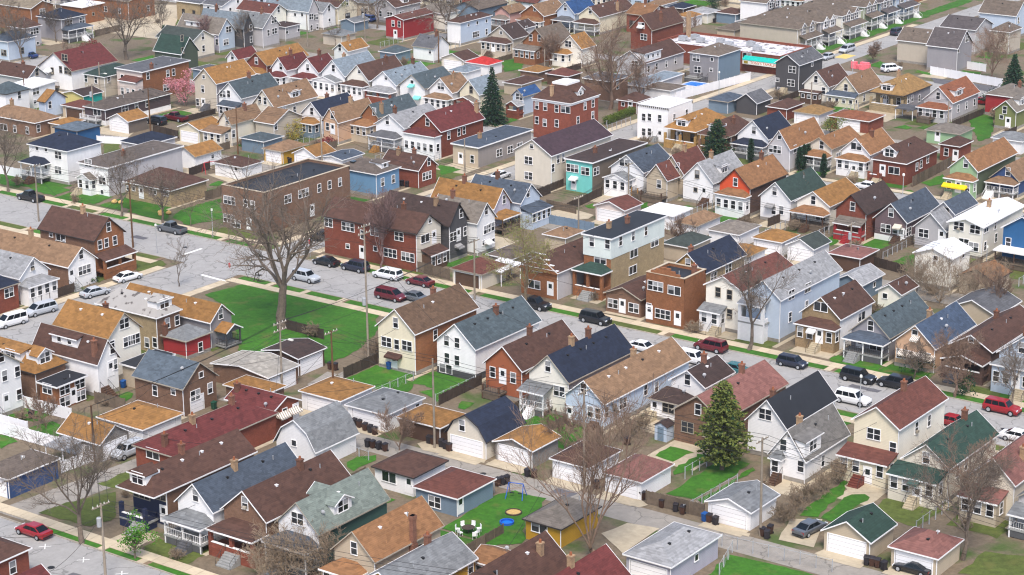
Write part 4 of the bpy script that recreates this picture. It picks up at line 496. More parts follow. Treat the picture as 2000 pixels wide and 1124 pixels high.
(-362.08,-355.2,452,462.63,4.6,2.49,'hip','creamyellow','redbrown','house','','v1 ch:.4,.5','pale cream house with reddish brown hip roof'),
(-353.86,-347.53,452,464.76,4.6,2.53,'hip','tan','brown','house','','v1 ch:.4,.5','tan house with brown hip roof'),
(-345.24,-338.68,452,463.46,6,2.73,'gx','redbrick','graytan','house','','v1 ch:.4,.5','two-storey red brick house with grey tan gable roof'),
(-337.19,-329.98,452,461.97,6,2.97,'hip','creamyellow','darkbrown','house','','v1 ch:.4,.5','two-storey pale cream house with dark brown hip roof'),
(-327.68,-320.83,452,463.63,4.4,2.88,'gx','white','redbrown','house','','v1 ch:.4,.5','white house with reddish brown gable roof and chimney'),
(-318.66,-312.2,452,463.99,4.2,2.9,'gy','white','gray','house','','po:S,0,1,2.2,hip,2.9 v1','white house with grey gable roof and open porch'),
(-294.04,-287.01,452,461.92,4.6,2.03,'gx','redbrick','orangebrown','house','','v1 ch:.4,.5','red brick house with rusty orange gable roof'),
(-447.79,-440.57,476,485.12,4.2,2.91,'gy','brownbrick','gray','house','','po:S,0,1,2.2,hip,2.9 v1','brown brick house with grey gable roof and open porch'),
(-438.99,-432.74,476,486.26,4.6,2.77,'hip','creamwhite','slategreen','house','','v1 ch:.4,.5','off-white house with dark slate hip roof'),
(-431.34,-424.83,476,485.64,6,2.06,'hip','orangebrick','orangebrown','house','','v1 ch:.4,.5','two-storey orange brick house with rusty orange hip roof'),
(-422.79,-415.44,476,485.51,4.4,2.14,'hip','white','grayroof','house','','v1 ch:.4,.5','white house with dull grey hip roof beside the reddish brown-roofed orange brick house'),
(-414.23,-407.54,476,487.1,4.2,2.39,'gx','orangebrick','redbrown','house','','v1 ch:.4,.5','orange brick house with reddish brown gable roof'),
(-405.18,-398.16,476,487.87,4.4,2.3,'gy','white','slate','house','','dm:E,.5,2.6,gable v0','white house with slate gable roof and dormer'),
(-396.41,-389.09,476,486.46,4.6,2.95,'gy','white','gray','house','','dm:E,.5,2.6,gable v0','white house with grey gable roof and dormer'),
(-387.19,-379.79,476,487.95,4.4,2.46,'hip','cream','redbrown','house','','v1 ch:.4,.5','cream house with reddish brown hip roof'),
(-377.65,-371.2,476,486.39,4.4,2.79,'gy','orangebrick','slate','house','','dm:E,.5,2.6,gable v0','orange brick house with slate gable roof'),
(-369.74,-362.98,476,486.23,6,2.49,'gy','orangebrick','slate','house','','pe:S,0,.8,2.2,gable,3.0 ch:.5,.6 v0','two-storey orange brick house with slate gable roof'),
(-361.32,-355.03,476,487.77,4.6,2.95,'gy','white','gray','house','','ch:.5,.5 v1','white house with grey gable roof beside the slate-roofed orange brick house'),
(-353.22,-346.33,476,487.6,4.4,2.27,'gx','white','gray','house','','v1 ch:.4,.5','white house with grey gable roof beside the taupe-roofed tan house'),
(-344.97,-338.48,476,488.36,4.2,2.02,'gx','tan','taupe','house','','v1 ch:.4,.5','tan house with taupe gable roof'),
(-336.26,-329.6,476,486.03,4.2,2.3,'gy','orangebrick','brown','house','','pe:S,0,1,2.2,hip,3.1 v0','orange brick house with brown gable roof'),
(-328.22,-321.3,476,485.13,4.6,2.41,'hip','white','grayroof','house','','v1 ch:.4,.5','white house with dull grey hip roof beside the brown-roofed orange brick house'),
(-319.48,-312.62,476,486.26,6,2.67,'gy','cream','tanbrown','house','','pe:S,0,.8,2.2,gable,3.0 ch:.5,.6 v0','two-storey cream house with tan gable roof'),
(-310.57,-303.88,476,486.55,4.6,2.23,'gx','lightblue','orangebrown','house','','v1 ch:.4,.5','pale blue house with rusty orange gable roof'),
(-414.43,-408.08,500,510.51,4.6,2.23,'gy','white','taupe','house','','pe:S,0,.8,2.2,gable,3.0 ch:.5,.6 v0','white house with taupe gable roof'),
(-406.05,-398.9,500,512.71,4.6,2.69,'hip','redbrick','slategreen','house','','v1 ch:.4,.5','red brick house with dark slate hip roof'),
(-397.23,-390.22,500,509.56,4.4,2.71,'gy','white','slate','house','','ch:.5,.5 v1','white house with slate gable roof and chimney'),
(-388.59,-381.74,500,512.21,6,2.33,'gy','white','taupe','house','','pe:S,0,1,2.2,hip,3.1 v0','two-storey white house with taupe gable roof and enclosed porch'),
(-380.1,-373.52,500,512.2,4.6,2.22,'hip','lightgraywall','graytan','house','','v1 ch:.4,.5','pale grey house with grey tan hip roof'),
(-371.51,-365.05,500,510.13,4.4,2.44,'gy','white','tanbrown','house','','dm:E,.5,2.6,gable v0','white house with tan gable roof and dormer'),
(-363.34,-356.95,500,512.54,4.6,2.57,'gy','redbrick','slategreen','house','','dm:E,.5,2.6,gable v0','red brick house with dark slate gable roof beside the dark brown-roofed pale grey house'),
(-355.42,-348.95,500,510.93,4.6,2.55,'gy','lightgraywall','darkbrown','house','','po:S,0,1,2.2,hip,2.9 v1','pale grey house with dark brown gable roof and open porch'),
(-346.68,-340.11,500,509.31,4.4,2.34,'gy','cream','redbrown','house','','dm:E,.5,2.6,gable v0','cream house with reddish brown gable roof'),
(-338.87,-332.25,500,511.24,4.2,2.21,'gx','redbrick','slate','house','','v1 ch:.4,.5','red brick house with slate gable roof'),
(-330.01,-322.62,500,510.77,4.2,2.18,'gy','lightgraywall','lightslate','house','','po:S,0,1,2.2,hip,2.9 v1','pale grey house with blue-grey gable roof'),
(-320.61,-314.08,500,509.1,4.6,2.06,'hip','white','slate','house','','v1 ch:.4,.5','white house with slate hip roof'),
(-311.73,-305.52,500,511.11,4.4,2.79,'hip','tan','tanbrown','house','','v1 ch:.4,.5','tan house with tan hip roof'),
(-303.33,-296.2,500,512.94,4.2,2.94,'hip','tan','grayroof','house','','v1 ch:.4,.5','tan house with dull grey hip roof'),
(-294.7,-287.41,500,509.09,4.4,2.23,'hip','creamyellow','orangebrown','house','','v1 ch:.4,.5','pale cream house with rusty orange hip roof'),
(-285.42,-278.25,500,510.46,6,2.35,'gx','creamwhite','slategreen','house','','v1 ch:.4,.5','two-storey off-white house with dark slate gable roof'),
(-276.34,-269.82,500,509.85,4.4,2.21,'gy','white','tanbrown','house','','pe:S,0,1,2.2,hip,3.1 v0','white house with tan gable roof and enclosed porch'),
(-268.41,-262.08,500,509.57,4.6,2.18,'gy','white','redbrown','house','','pe:S,0,.8,2.2,gable,3.0 ch:.5,.6 v0','white house with reddish brown gable roof, enclosed porch and chimney'),
(-377.64,-371.01,525,535.24,6,2.2,'gy','graywall','tanbrown','house','','dm:E,.5,2.6,gable v0','two-storey grey house with tan gable roof'),
(-369.36,-362.42,525,535.12,4.4,2.51,'gy','lightblue','lightslate','house','','dm:E,.5,2.6,gable v0','pale blue house with blue-grey gable roof'),
(-360.94,-354.04,525,535.14,4.6,2.95,'gy','graywall','slategreen','house','','dm:E,.5,2.6,gable v0','grey house with dark slate gable roof and dormer'),
(-352.57,-345.8,525,534.79,6,2.6,'hip','graywall','darkbrown','house','','v1 ch:.4,.5','two-storey grey house with dark brown hip roof'),
(-344.1,-337.56,525,535.76,4.6,2.29,'gy','graywall','graytan','house','','pe:S,0,1,2.2,hip,3.1 v0','grey house with grey tan gable roof and enclosed porch'),
(-336.34,-329.69,525,536.37,4.6,2.39,'gx','lightblue','darkbrown','house','','v1 ch:.4,.5','pale blue house with dark brown gable roof'),
(-328.37,-321.38,525,535.81,4.4,2.09,'gx','white','orangebrown','house','','v1 ch:.4,.5','white house with rusty orange gable roof beside the dark brown-roofed pale blue house'),
(-319.31,-312.31,525,535.38,4.2,2.67,'gy','orangebrick','darkbrown','house','','ch:.5,.5 v1','orange brick house with dark brown gable roof'),
(-310.9,-304.1,525,535.92,4.2,2.97,'gy','tan','redbrown','house','','pe:S,0,1,2.2,hip,3.1 v0','tan house with reddish brown gable roof beside the dark brown-roofed orange brick house'),
(-302.12,-295.07,525,537.99,4.2,3,'hip','graywall','slate','house','','v1 ch:.4,.5','grey house with slate hip roof'),
(-292.69,-286.24,525,535.48,4.4,2.52,'gy','creamyellow','darkbrown','house','','po:S,0,1,2.2,hip,2.9 v1','pale cream house with dark brown gable roof'),
(-284.84,-277.86,525,536.49,4.6,2.66,'hip','creamwhite','redbrown','house','','v1 ch:.4,.5','off-white house with reddish brown hip roof'),
(-276.47,-269.82,525,535.46,4.2,2.11,'hip','white','lightslate','house','','v1 ch:.4,.5','white house with blue-grey hip roof'),
(-267.45,-260.32,525,534.38,4.2,2.07,'gy','lightgraywall','slategreen','house','','po:S,0,1,2.2,hip,2.9 v1','pale grey house with dark slate gable roof'),
(-258.51,-251.94,525,535.41,4.4,2.25,'hip','orangebrick','brown','house','','v1 ch:.4,.5','orange brick house with brown hip roof'),
(-216.84,-209.79,525,534.63,4.2,2.4,'hip','redbrick','lightslate','house','','v1 ch:.4,.5','red brick house with blue-grey hip roof'),
(-335.52,-328.21,552,562.97,6,2.51,'hip','creamwhite','lightslate','house','','v1 ch:.4,.5','two-storey off-white house with blue-grey hip roof'),
(-326.08,-319.49,552,561.06,4.4,2.65,'hip','brownbrick','lightslate','house','','v1 ch:.4,.5','brown brick house with blue-grey hip roof'),
(-317.75,-310.84,552,562.85,4.4,2.48,'hip','lightblue','darkbrown','house','','v1 ch:.4,.5','pale blue house with dark brown hip roof'),
(-309.36,-302.85,552,563.92,4.2,2.26,'gy','redbrick','redbrown','house','','pe:S,0,1,2.2,hip,3.1 v0','red brick house with reddish brown gable roof and enclosed porch'),
(-300.79,-294.07,552,563.47,4.4,2.98,'hip','tan','taupe','house','','v1 ch:.4,.5','tan house with taupe hip roof'),
(-292.59,-285.49,552,561.41,4.6,2.5,'gy','white','grayroof','house','','ch:.5,.5 v1','white house with dull grey gable roof beside the taupe-roofed tan house'),
(-283.61,-276.74,552,562.33,4.4,2.45,'gx','redbrick','darkbrown','house','','v1 ch:.4,.5','red brick house with dark brown gable roof and chimney'),
(-274.6,-268.14,552,561.8,4.6,2.12,'gy','brownbrick','gray','house','','ch:.5,.5 v1','brown brick house with grey gable roof beside the slate-roofed off-white house'),
(-266.11,-259.48,552,564.8,4.6,2.61,'gx','creamwhite','slate','house','','v1 ch:.4,.5','off-white house with slate gable roof and chimney'),
(-258.25,-251.41,552,562.01,4.6,2.29,'gy','redbrick','taupe','house','','po:S,0,1,2.2,hip,2.9 v1','red brick house with taupe gable roof'),
(-294.46,-287.4,580,592.78,4.4,2.24,'gy','creamyellow','slategreen','house','','dm:E,.5,2.6,gable v0','pale cream house with dark slate gable roof'),
(-285.76,-278.69,580,592.7,4.4,2.94,'gy','lightgraywall','grayroof','house','','ch:.5,.5 v1','pale grey house with dull grey gable roof'),
(-276.68,-270.33,580,590.29,4.2,2.27,'hip','white','tanbrown','house','','v1 ch:.4,.5','white house with tan hip roof'),
(-269.03,-262.56,580,589.31,4.6,2.98,'gy','lightgraywall','orangebrown','house','','pe:S,0,.8,2.2,gable,3.0 ch:.5,.6 v0','pale grey house with rusty orange gable roof, enclosed porch and chimney'),
(-261.24,-254.46,580,592.57,6,2.35,'hip','orangebrick','brown','house','','v1 ch:.4,.5','two-storey orange brick house with brown hip roof'),
(-253.08,-246.32,580,591.71,6,2.76,'hip','white','brown','house','','v1 ch:.4,.5','two-storey white house with brown hip roof')]
BUILDINGS = []
for _r in SURVEY:
    q = dict(zip(('x0', 'x1', 'y0', 'y1', 'h', 'r', 'roof', 'wall', 'rc', 'kind'), _r[:10])); q['label'] = _r[12]; q['fe'] = _r[11].split()
    q['win'] = [(t[0], t[1], *map(float, t[2:].split(','))) for t in _r[10].split(';') if t]
    q['cat'] = dict(house='house', garage='garage', annex='house', store='shop')[q['kind']]; q['group'] = dict(garage='garages along the alleys', store=None).get(q['kind'], 'houses of the neighbourhood')
    if q['kind'] == 'house' and q['roof'] == 'flat': q['name'] = 'flat_roofed_house'
    BUILDINGS.append(q)
TREES = [((-208.04, 227.93), 23, 9.5, 'big', 'huge bare tree with wide spreading limbs beside the mid grey house'),
((-214.77, 259.23), 11.5, 2.7, 'pink', 'pinkish bare young maple beside the red brick house'),
((-175.05, 156.57), 13.5, 6.5, 'spread', 'bare tree with a rounded crown beside the red brick bungalow'),
((-125.58, 186.73), 16, 10, 'multi', 'bare many-stemmed tree beside the mustard yellow garage'),
((-146.54, 258.36), 14.5, 3.4, 'tall', 'bare upright tree beside the tan stone house'),
((-91.17, 209.81), 12, 5, 'spread', 'bare tree with a rounded crown beside the tan garage'),
((-272.62, 258.29), 11, 3.8, 'tall', 'bare upright tree beside the tan brick bungalow'),
((-263.54, 259.29), 9.5, 4, 'spread', 'bare tree with a rounded crown beside the tan brick bungalow'),
((-301.96, 258.51), 13, 4.5, 'tall', 'bare upright tree beside the white house'),
((-372.29, 357.51), 14, 9, 'big', 'huge bare tree with wide spreading limbs beside the cream house'),
((-248.76, 377.04), 19, 6.5, 'brown', 'brown bare tree with fine twigs beside the red brick garage'),
((-324.23, 419.17), 13, 6.5, 'big', 'huge bare tree with wide spreading limbs beside the white house'),
((-348.14, 421.11), 10.5, 5, 'spread', 'bare tree with a rounded crown beside the blue-grey garage'),
((-193.44, 445.82), 11, 4.2, 'brown', 'brown bare tree with fine twigs beside the grey house'),
((-184.31, 256.85), 14, 4.3, 'bud', 'tree with first yellow-green buds beside the orange brick house'),
((-235.37, 234.35), 7, 1.2, 'sap', 'slender bare sapling beside the brown brick house'),
((-395.99, 343.12), 13, 4, 'tall', 'bare upright tree beside the pale blue house'),
((-390.41, 341.76), 12, 3.5, 'tall', 'bare upright tree beside the slate-roofed pale blue house'),
((-402.28, 363.2), 8, 3, 'tall', 'bare upright tree beside the grey house'),
((-122.03, 260.91), 5, 2, 'spread', 'bare tree with a rounded crown beside the peach house'),
((-114.31, 257.39), 9, 2.6, 'brown', 'brown bare tree with fine twigs beside the pale blue house'),
((-106.53, 258.5), 7.5, 2, 'tall', 'bare upright tree beside the grey-roofed pale blue house'),
((-205.81, 179.39), 4, 1.6, 'multi', 'bare many-stemmed tree beside the orange brick house'),
((-163.34, 199.74), 4.5, 2.2, 'multi', 'bare many-stemmed tree beside the brown wood garage'),
((-258.21, 260.58), 6, 2.2, 'sap', 'slender bare sapling beside the black-roofed brown brick house'),
((-368.56, 338.2), 7, 3, 'brown', 'brown bare tree with fine twigs beside the white house'),
((-364.19, 375.52), 7, 3, 'pink', 'pinkish bare young maple beside the lavender grey house'),
((-357.05, 381.81), 8, 3.6, 'tall', 'bare upright tree beside the pale grey house'),
((-383.96, 381.76), 9, 4.5, 'tall', 'bare upright tree beside the lavender grey house'),
((-180.74, 295.26), 5, 2.6, 'multi', 'bare many-stemmed tree beside the tan garage'),
((-278.09, 456.28), 5, 2.5, 'multi', 'bare many-stemmed tree beside the taupe-roofed tan garage'),
((-245.07, 256.23), 5, 1.6, 'sap', 'slender bare sapling beside the brown-roofed brown brick house'),
((-225.4, 451.52), 4, 1.6, 'brown', 'brown bare tree with fine twigs beside the beige house'),
((-339.64, 431.78), 10, 5, 'tall', 'bare upright tree beside the off-white house'),
((-342.19, 397.84), 5, 2, 'sap', 'slender bare sapling beside the beige garage'),
((-284.92, 406.72), 7, 2.6, 'brown', 'brown bare tree with fine twigs beside the off-white house'),
((-247.33, 386.36), 8, 3, 'brown', 'brown bare tree with fine twigs beside the white garage'),
((-153.18, 266.41), 6, 2.5, 'multi', 'bare many-stemmed tree beside the off-white house'),
((-124.35, 292.18), 6, 3, 'multi', 'bare many-stemmed tree beside the dull grey-roofed tan garage'),
((-175.81, 326.12), 5, 2, 'multi', 'bare many-stemmed tree beside the white house'),
((-146.11, 211.74), 5, 2.5, 'multi', 'bare many-stemmed tree beside the grey stone garage'),
((-95.07, 221.72), 9, 3.2, 'brown', 'brown bare tree with fine twigs beside the cream house'),
((-149.83, 163.16), 5, 3.2, 'brush', 'dense thicket of bare brown brushwood beside the white house'),
((-146.22, 164.56), 5.5, 3.5, 'brush', 'dense thicket of bare brown brushwood beside the tan house'),
((-150.61, 160.69), 4, 2.5, 'brush', 'dense thicket of bare brown brushwood beside the grey green-roofed white house'),
((-133.94, 294.05), 7, 4.2, 'brush', 'dense thicket of bare brown brushwood beside the off-white house'),
((-128.95, 295.04), 6.5, 4.5, 'brush', 'dense thicket of bare brown brushwood beside the tan garage'),
((-139.33, 297.25), 5, 3, 'brush', 'dense thicket of bare brown brushwood beside the white-roofed off-white house'),
((-146.58, 222.37), 3, 2.4, 'brush', 'dense thicket of bare brown brushwood beside the pale blue house'),
((-141.42, 219.31), 2.4, 2, 'brush', 'dense thicket of bare brown brushwood beside the white rear annex'),
((-112.74, 221.7), 2.5, 1.8, 'brush', 'dense thicket of bare brown brushwood beside the weathered grey-roofed white house'),
((-144.22, 168.71), 3, 2, 'brush', 'dense thicket of bare brown brushwood beside the rusty orange-roofed tan house'),
((-112.49, 207.38), 2, 1.6, 'brush', 'dense thicket of bare brown brushwood beside the white garage'),
((-112.68, 210.89), 2.2, 1.7, 'brush', 'dense thicket of bare brown brushwood beside the grey-roofed white garage'),
((-112.87, 214.49), 2, 1.6, 'brush', 'dense thicket of bare brown brushwood beside the green-roofed tan garage'),
((-113.17, 218.09), 2, 1.6, 'brush', 'dense thicket of bare brown brushwood beside the pale cream house'),
((-141.82, 222.33), 2, 1.8, 'brush', 'dense thicket of bare brown brushwood beside the dark brown-roofed white rear annex'),
((-143.2, 213.77), 2.4, 2, 'brush', 'dense thicket of bare brown brushwood beside the brown-roofed white garage'),
((-188.19, 225.49), 2.4, 2, 'brush', 'dense thicket of bare brown brushwood beside the mottled brown-roofed pale cream house'),
((-201.51, 227.29), 1.6, 1.5, 'brush', 'dense thicket of bare brown brushwood beside the brown wood garage')]
EVERGREENS = [((-261.15, 352.07), 12.2, 3.3, 'spruce', 'dark green pointed spruce beside the pale blue house'),
((-126.67, 217.38), 11.6, 4.4, 'pine', 'shaggy green pine tree beside the white house'),
((-208.74, 353.59), 7.6, 3.3, 'fir', 'bright green rounded fir beside the brown brick bungalow'),
((-183.87, 435.22), 9.5, 3.6, 'spruce', 'dark green pointed spruce beside the red house'),
((-183.54, 425.77), 4.5, 2.2, 'bush', 'round green evergreen bush beside the red house'),
((-190.51, 353.04), 4.6, 0.95, 'arbor', 'narrow columnar arborvitae in the row between the houses'),
((-190.36, 354.55), 4.8, 0.95, 'arbor', 'narrow columnar arborvitae in the row between the houses'),
((-190.37, 355.96), 4.8, 0.95, 'arbor', 'narrow columnar arborvitae in the row between the houses'),
((-190.19, 357.03), 5.2, 0.8, 'arbor', 'narrow columnar arborvitae in the row between the houses'),
((-184.26, 350.83), 4.8, 0.95, 'arbor', 'narrow columnar arborvitae in the row between the houses'),
((-200.96, 353.04), 4.5, 0.95, 'arbor', 'narrow columnar arborvitae in the row between the houses'),
((-134.02, 172.31), 5.0, 1.1, 'pine', 'shaggy green pine tree beside the pink house'),
((-371.21, 369.33), 6.5, 1.8, 'spruce', 'dark green pointed spruce beside the cream house'),
((-291.41, 489.96), 5.5, 3, 'bush', 'round green evergreen bush beside the brown wood garage'),
((-199.97, 383.11), 3.5, 2.4, 'olive', 'olive green leafy shrub beside the red brick garage'),
((-360.92, 421.9), 7, 3.4, 'olive', 'olive green leafy shrub beside the pale cream house'),
((-285.61, 318.19), 4, 2.2, 'yellow', 'yellow-green budding shrub beside the beige house'),
((-325.47, 328.86), 6.8, 3.0, 'blossom', 'pink blossoming magnolia tree beside the beige house'),
((-167.02, 157.06), 4.6, 1.9, 'fresh', 'small fresh green leafing tree beside the white house'),
((-388.59, 360.74), 3.0, 1.8, 'red', 'dark red leafy shrub beside the pale grey house'),
((-277.03, 318.8), 2.5, 2, 'red', 'dark red leafy shrub beside the peach house'),
((-122.86, 263.4), 2, 1.4, 'bush', 'round green evergreen bush beside the peach house'),
((-113.58, 259.83), 2.4, 1.7, 'bush', 'round green evergreen bush beside the pale blue house'),
((-248.81, 226.41), 1.2, 1.4, 'bush', 'round green evergreen bush beside the brown brick house'),
((-248.21, 227.81), 1.2, 1.2, 'bush', 'round green evergreen bush beside the brown-roofed brown brick house'),
((-147.8, 238.05), 3, 1.6, 'olive', 'olive green leafy shrub beside the pale blue house')]
CARS_AT = [((-294.18, 256.88), 'pickup', 'black', 180, 'black pickup parked near the white house'),
((-258.33, 256.22), 'pickup', 'gray', 180, 'gray pickup parked near the brown brick house'),
((-223.96, 256.36), 'sedan', 'black', 180, 'black sedan parked near the red brick house'),
((-218.05, 256.63), 'suv', 'darkblue', 180, 'dark blue SUV parked near the red brick house'),
((-211.14, 256.31), 'minivan', 'white', 180, 'white minivan parked near the red brick house'),
((-204.73, 256.43), 'sedan', 'maroon', 180, 'maroon sedan parked near the cream garage'),
((-220.96, 247.9), 'suv', 'silver', 0, 'silver SUV parked near the red brick house'),
((-203.84, 248.05), 'minivan', 'maroon', 0, 'maroon minivan parked near the cream garage'),
((-183.25, 256.97), 'pickup', 'black', 0, 'black pickup parked near the orange brick house'),
((-171.54, 256.35), 'suv', 'black', 0, 'black SUV parked near the brown brick house'),
((-151.03, 255.25), 'suv', 'maroon', 180, 'maroon SUV parked near the orange brick house'),
((-138.2, 255.87), 'hatch', 'darkblue', 0, 'dark blue hatchback parked near the tan stone house'),
((-127.83, 255.64), 'suv', 'black', 0, 'black SUV parked near the peach house'),
((-122.59, 256.28), 'suv', 'black', 180, 'black SUV parked near the steel blue-roofed peach house'),
((-124.44, 247.49), 'suv', 'white', 0, 'white SUV parked near the white house'),
((-106.75, 255.55), 'suv', 'red', 0, 'red SUV parked near the pale blue house'),
((-109.88, 247.44), 'sedan', 'red', 0, 'red sedan parked near the pale cream house'),
((-100.74, 247.18), 'sedan', 'white', 0, 'white sedan parked near the cream house'),
((-181.31, 155.0), 'sedan', 'red', 180, 'red sedan parked near the red brick bungalow'),
((-190.3, 178.86), 'suv', 'silver', 270, 'silver SUV parked near the grey stone garage'),
((-108.7, 206.81), 'sedan', 'gray', 82, 'gray sedan parked near the tan garage'),
((-94.25, 203.71), 'coupe', 'black', 180, 'black coupe parked near the tan garage'),
((-242.93, 212.45), 'minivan', 'silver', 262, 'silver minivan parked near the red brick bungalow'),
((-242.3, 206.02), 'van', 'white', 262, 'white van parked near the red brick bungalow'),
((-242.75, 223.46), 'sedan', 'silver', 80, 'silver sedan parked near the white house'),
((-244.39, 232.1), 'sedan', 'white', 82, 'white sedan parked near the brown brick house'),
((-234.48, 267.99), 'sedan', 'black', 90, 'black sedan parked near the brown-roofed red brick house'),
((-233.56, 317.25), 'sedan', 'white', 90, 'white sedan parked near the purplish brown-roofed cream house'),
((-236.29, 459.47), 'minivan', 'silver', 268, 'silver minivan parked near the beige house'),
((-236.07, 449.38), 'sedan', 'silver', 268, 'silver sedan parked near the beige house'),
((-236.17, 485.79), 'suv', 'darkblue', 88, 'dark blue SUV parked near the sage green house'),
((-217.46, 445.02), 'suv', 'white', 60, 'white SUV parked near the grey house'),
((-174.15, 348.33), 'sedan', 'white', 180, 'white sedan parked near the red brick house'),
((-317.59, 317.84), 'pickup', 'maroon', 180, 'maroon pickup parked near the white garage'),
((-318.61, 313.2), 'suv', 'black', 180, 'black SUV parked near the white garage'),
((-393.36, 346.34), 'sedan', 'blue', 180, 'blue sedan parked near the pale blue house'),
((-356.83, 427.19), 'minivan', 'blue', 180, 'blue minivan parked near the tan house'),
((-200.18, 249.64), 'sedan', 'gray', 0, 'gray sedan parked near the cream garage'),
((-158.83, 249.59), 'sedan', 'white', 0, 'white sedan parked near the orange brick house'),
((-150.31, 249.32), 'suv', 'white', 0, 'white SUV parked near the dark brown-roofed white house'),
((-143.25, 249.01), 'sedan', 'teal', 0, 'teal sedan parked near the white house'),
((-362.74, 327.48), 'sedan', 'black', 200, 'black sedan parked near the white house'),
((-186.35, 425.07), 'sedan', 'red', 10, 'red sedan parked near the red house'),
((-193.06, 431.49), 'sedan', 'gray', 10, 'gray sedan parked near the red house'),
((-396.07, 345.26), 'suv', 'darkblue', 180, 'dark blue SUV parked near the pale blue house')]
POLES = [((-164.99, 150.61), 9.5, 'T', 'wooden utility pole with a transformer can beside the red brick house'),
((-190.14, 207.7), 10, 'DL', 'wooden utility pole with two crossarms and a lamp beside the brown brick garage'),
((-181.75, 208.66), 10, 'A', 'wooden utility pole with a crossarm beside the white garage'),
((-160.11, 202.85), 12, 'P', 'plain wooden utility pole beside the brown wood garage'),
((-188.25, 223.85), 20, 'X', 'very tall wooden utility pole with transformer beside the pale cream house'),
((-193.21, 255.38), 9.6, 'A', 'wooden utility pole with a crossarm beside the cream garage'),
((-257.08, 245.78), 11.5, 'A', 'wooden utility pole with a crossarm beside the brown brick house'),
((-282.33, 248.02), 10.2, 'A', 'wooden utility pole with a crossarm beside the tan brick bungalow'),
((-112.85, 202.68), 12, 'A', 'wooden utility pole with a crossarm beside the grey-roofed white garage'),
((-137.45, 203.1), 12.5, 'A', 'wooden utility pole with a crossarm beside the brown-roofed white garage'),
((-192.23, 175.0), 7.5, 'P', 'plain wooden utility pole beside the grey stone garage'),
((-154.41, 304.16), 7, 'T', 'wooden utility pole with a transformer can beside the brown wood garage'),
((-201.36, 311.09), 8.8, 'AL', 'wooden utility pole with crossarm and street lamp beside the pinkish white garage'),
((-200.82, 294.85), 6.5, 'A', 'wooden utility pole with a crossarm beside the tan garage'),
((-314.65, 307.61), 9.2, 'P', 'plain wooden utility pole beside the white garage'),
((-329.95, 306.66), 8.2, 'T', 'wooden utility pole with a transformer can beside the tan garage'),
((-346.11, 324.08), 8, 'L', 'wooden pole with a street lamp arm beside the beige house'),
((-264.26, 302.38), 10.5, 'P', 'plain wooden utility pole beside the slate-roofed white garage'),
((-286.83, 303.52), 9.5, 'P', 'plain wooden utility pole beside the blue-grey garage'),
((-241.61, 316.86), 6.5, 'P', 'plain wooden utility pole beside the red brick house'),
((-346.93, 393.13), 8, 'P', 'plain wooden utility pole beside the beige garage'),
((-341.61, 408.38), 8, 'T', 'wooden utility pole with a transformer can beside the beige garage'),
((-308.85, 395.65), 7.5, 'P', 'plain wooden utility pole beside the white house'),
((-210.27, 393.77), 7.5, 'P', 'plain wooden utility pole beside the orange tan-roofed white garage'),
((-283.11, 452.93), 6.5, 'P', 'plain wooden utility pole beside the rusty orange-roofed red brick house'),
((-182.56, 400.28), 5.8, 'P', 'plain wooden utility pole beside the mint green garage'),
((-353.58, 309.3), 6.2, 'P', 'plain wooden utility pole beside the white-roofed white house'),
((-278.79, 395.75), 6.5, 'L', 'wooden pole with a street lamp arm beside the brown brick garage'),
((-440.32, 391.37), 4, 'P', 'plain wooden utility pole beside the off-white house'),
((-236.0, 400.1), 5.2, 'S', 'slim grey lamp post beside the white garage'),
((-251.4, 245.67), 4.6, 'S', 'slim grey lamp post beside the brown brick house'),
((-250.35, 257.86), 4.6, 'S', 'slim grey lamp post beside the black-roofed brown brick house'),
((-166.64, 347.8), 3.6, 'G', 'globe lamp post beside the red brick house'),
((-133.96, 310.75), 4.6, 'S', 'slim grey lamp post beside the tan garage'),
((-222.13, 435.12), 3.4, 'S', 'slim grey lamp post beside the charcoal house'),
((-122.58, 245.95), 4.4, 'S', 'slim grey lamp post beside the white house'),
((-141.45, 274.51), 3.6, 'S', 'slim grey lamp post beside the tan stone house'),
((-257.54, 342.51), 3.2, 'S', 'slim grey lamp post beside the red brick house')]
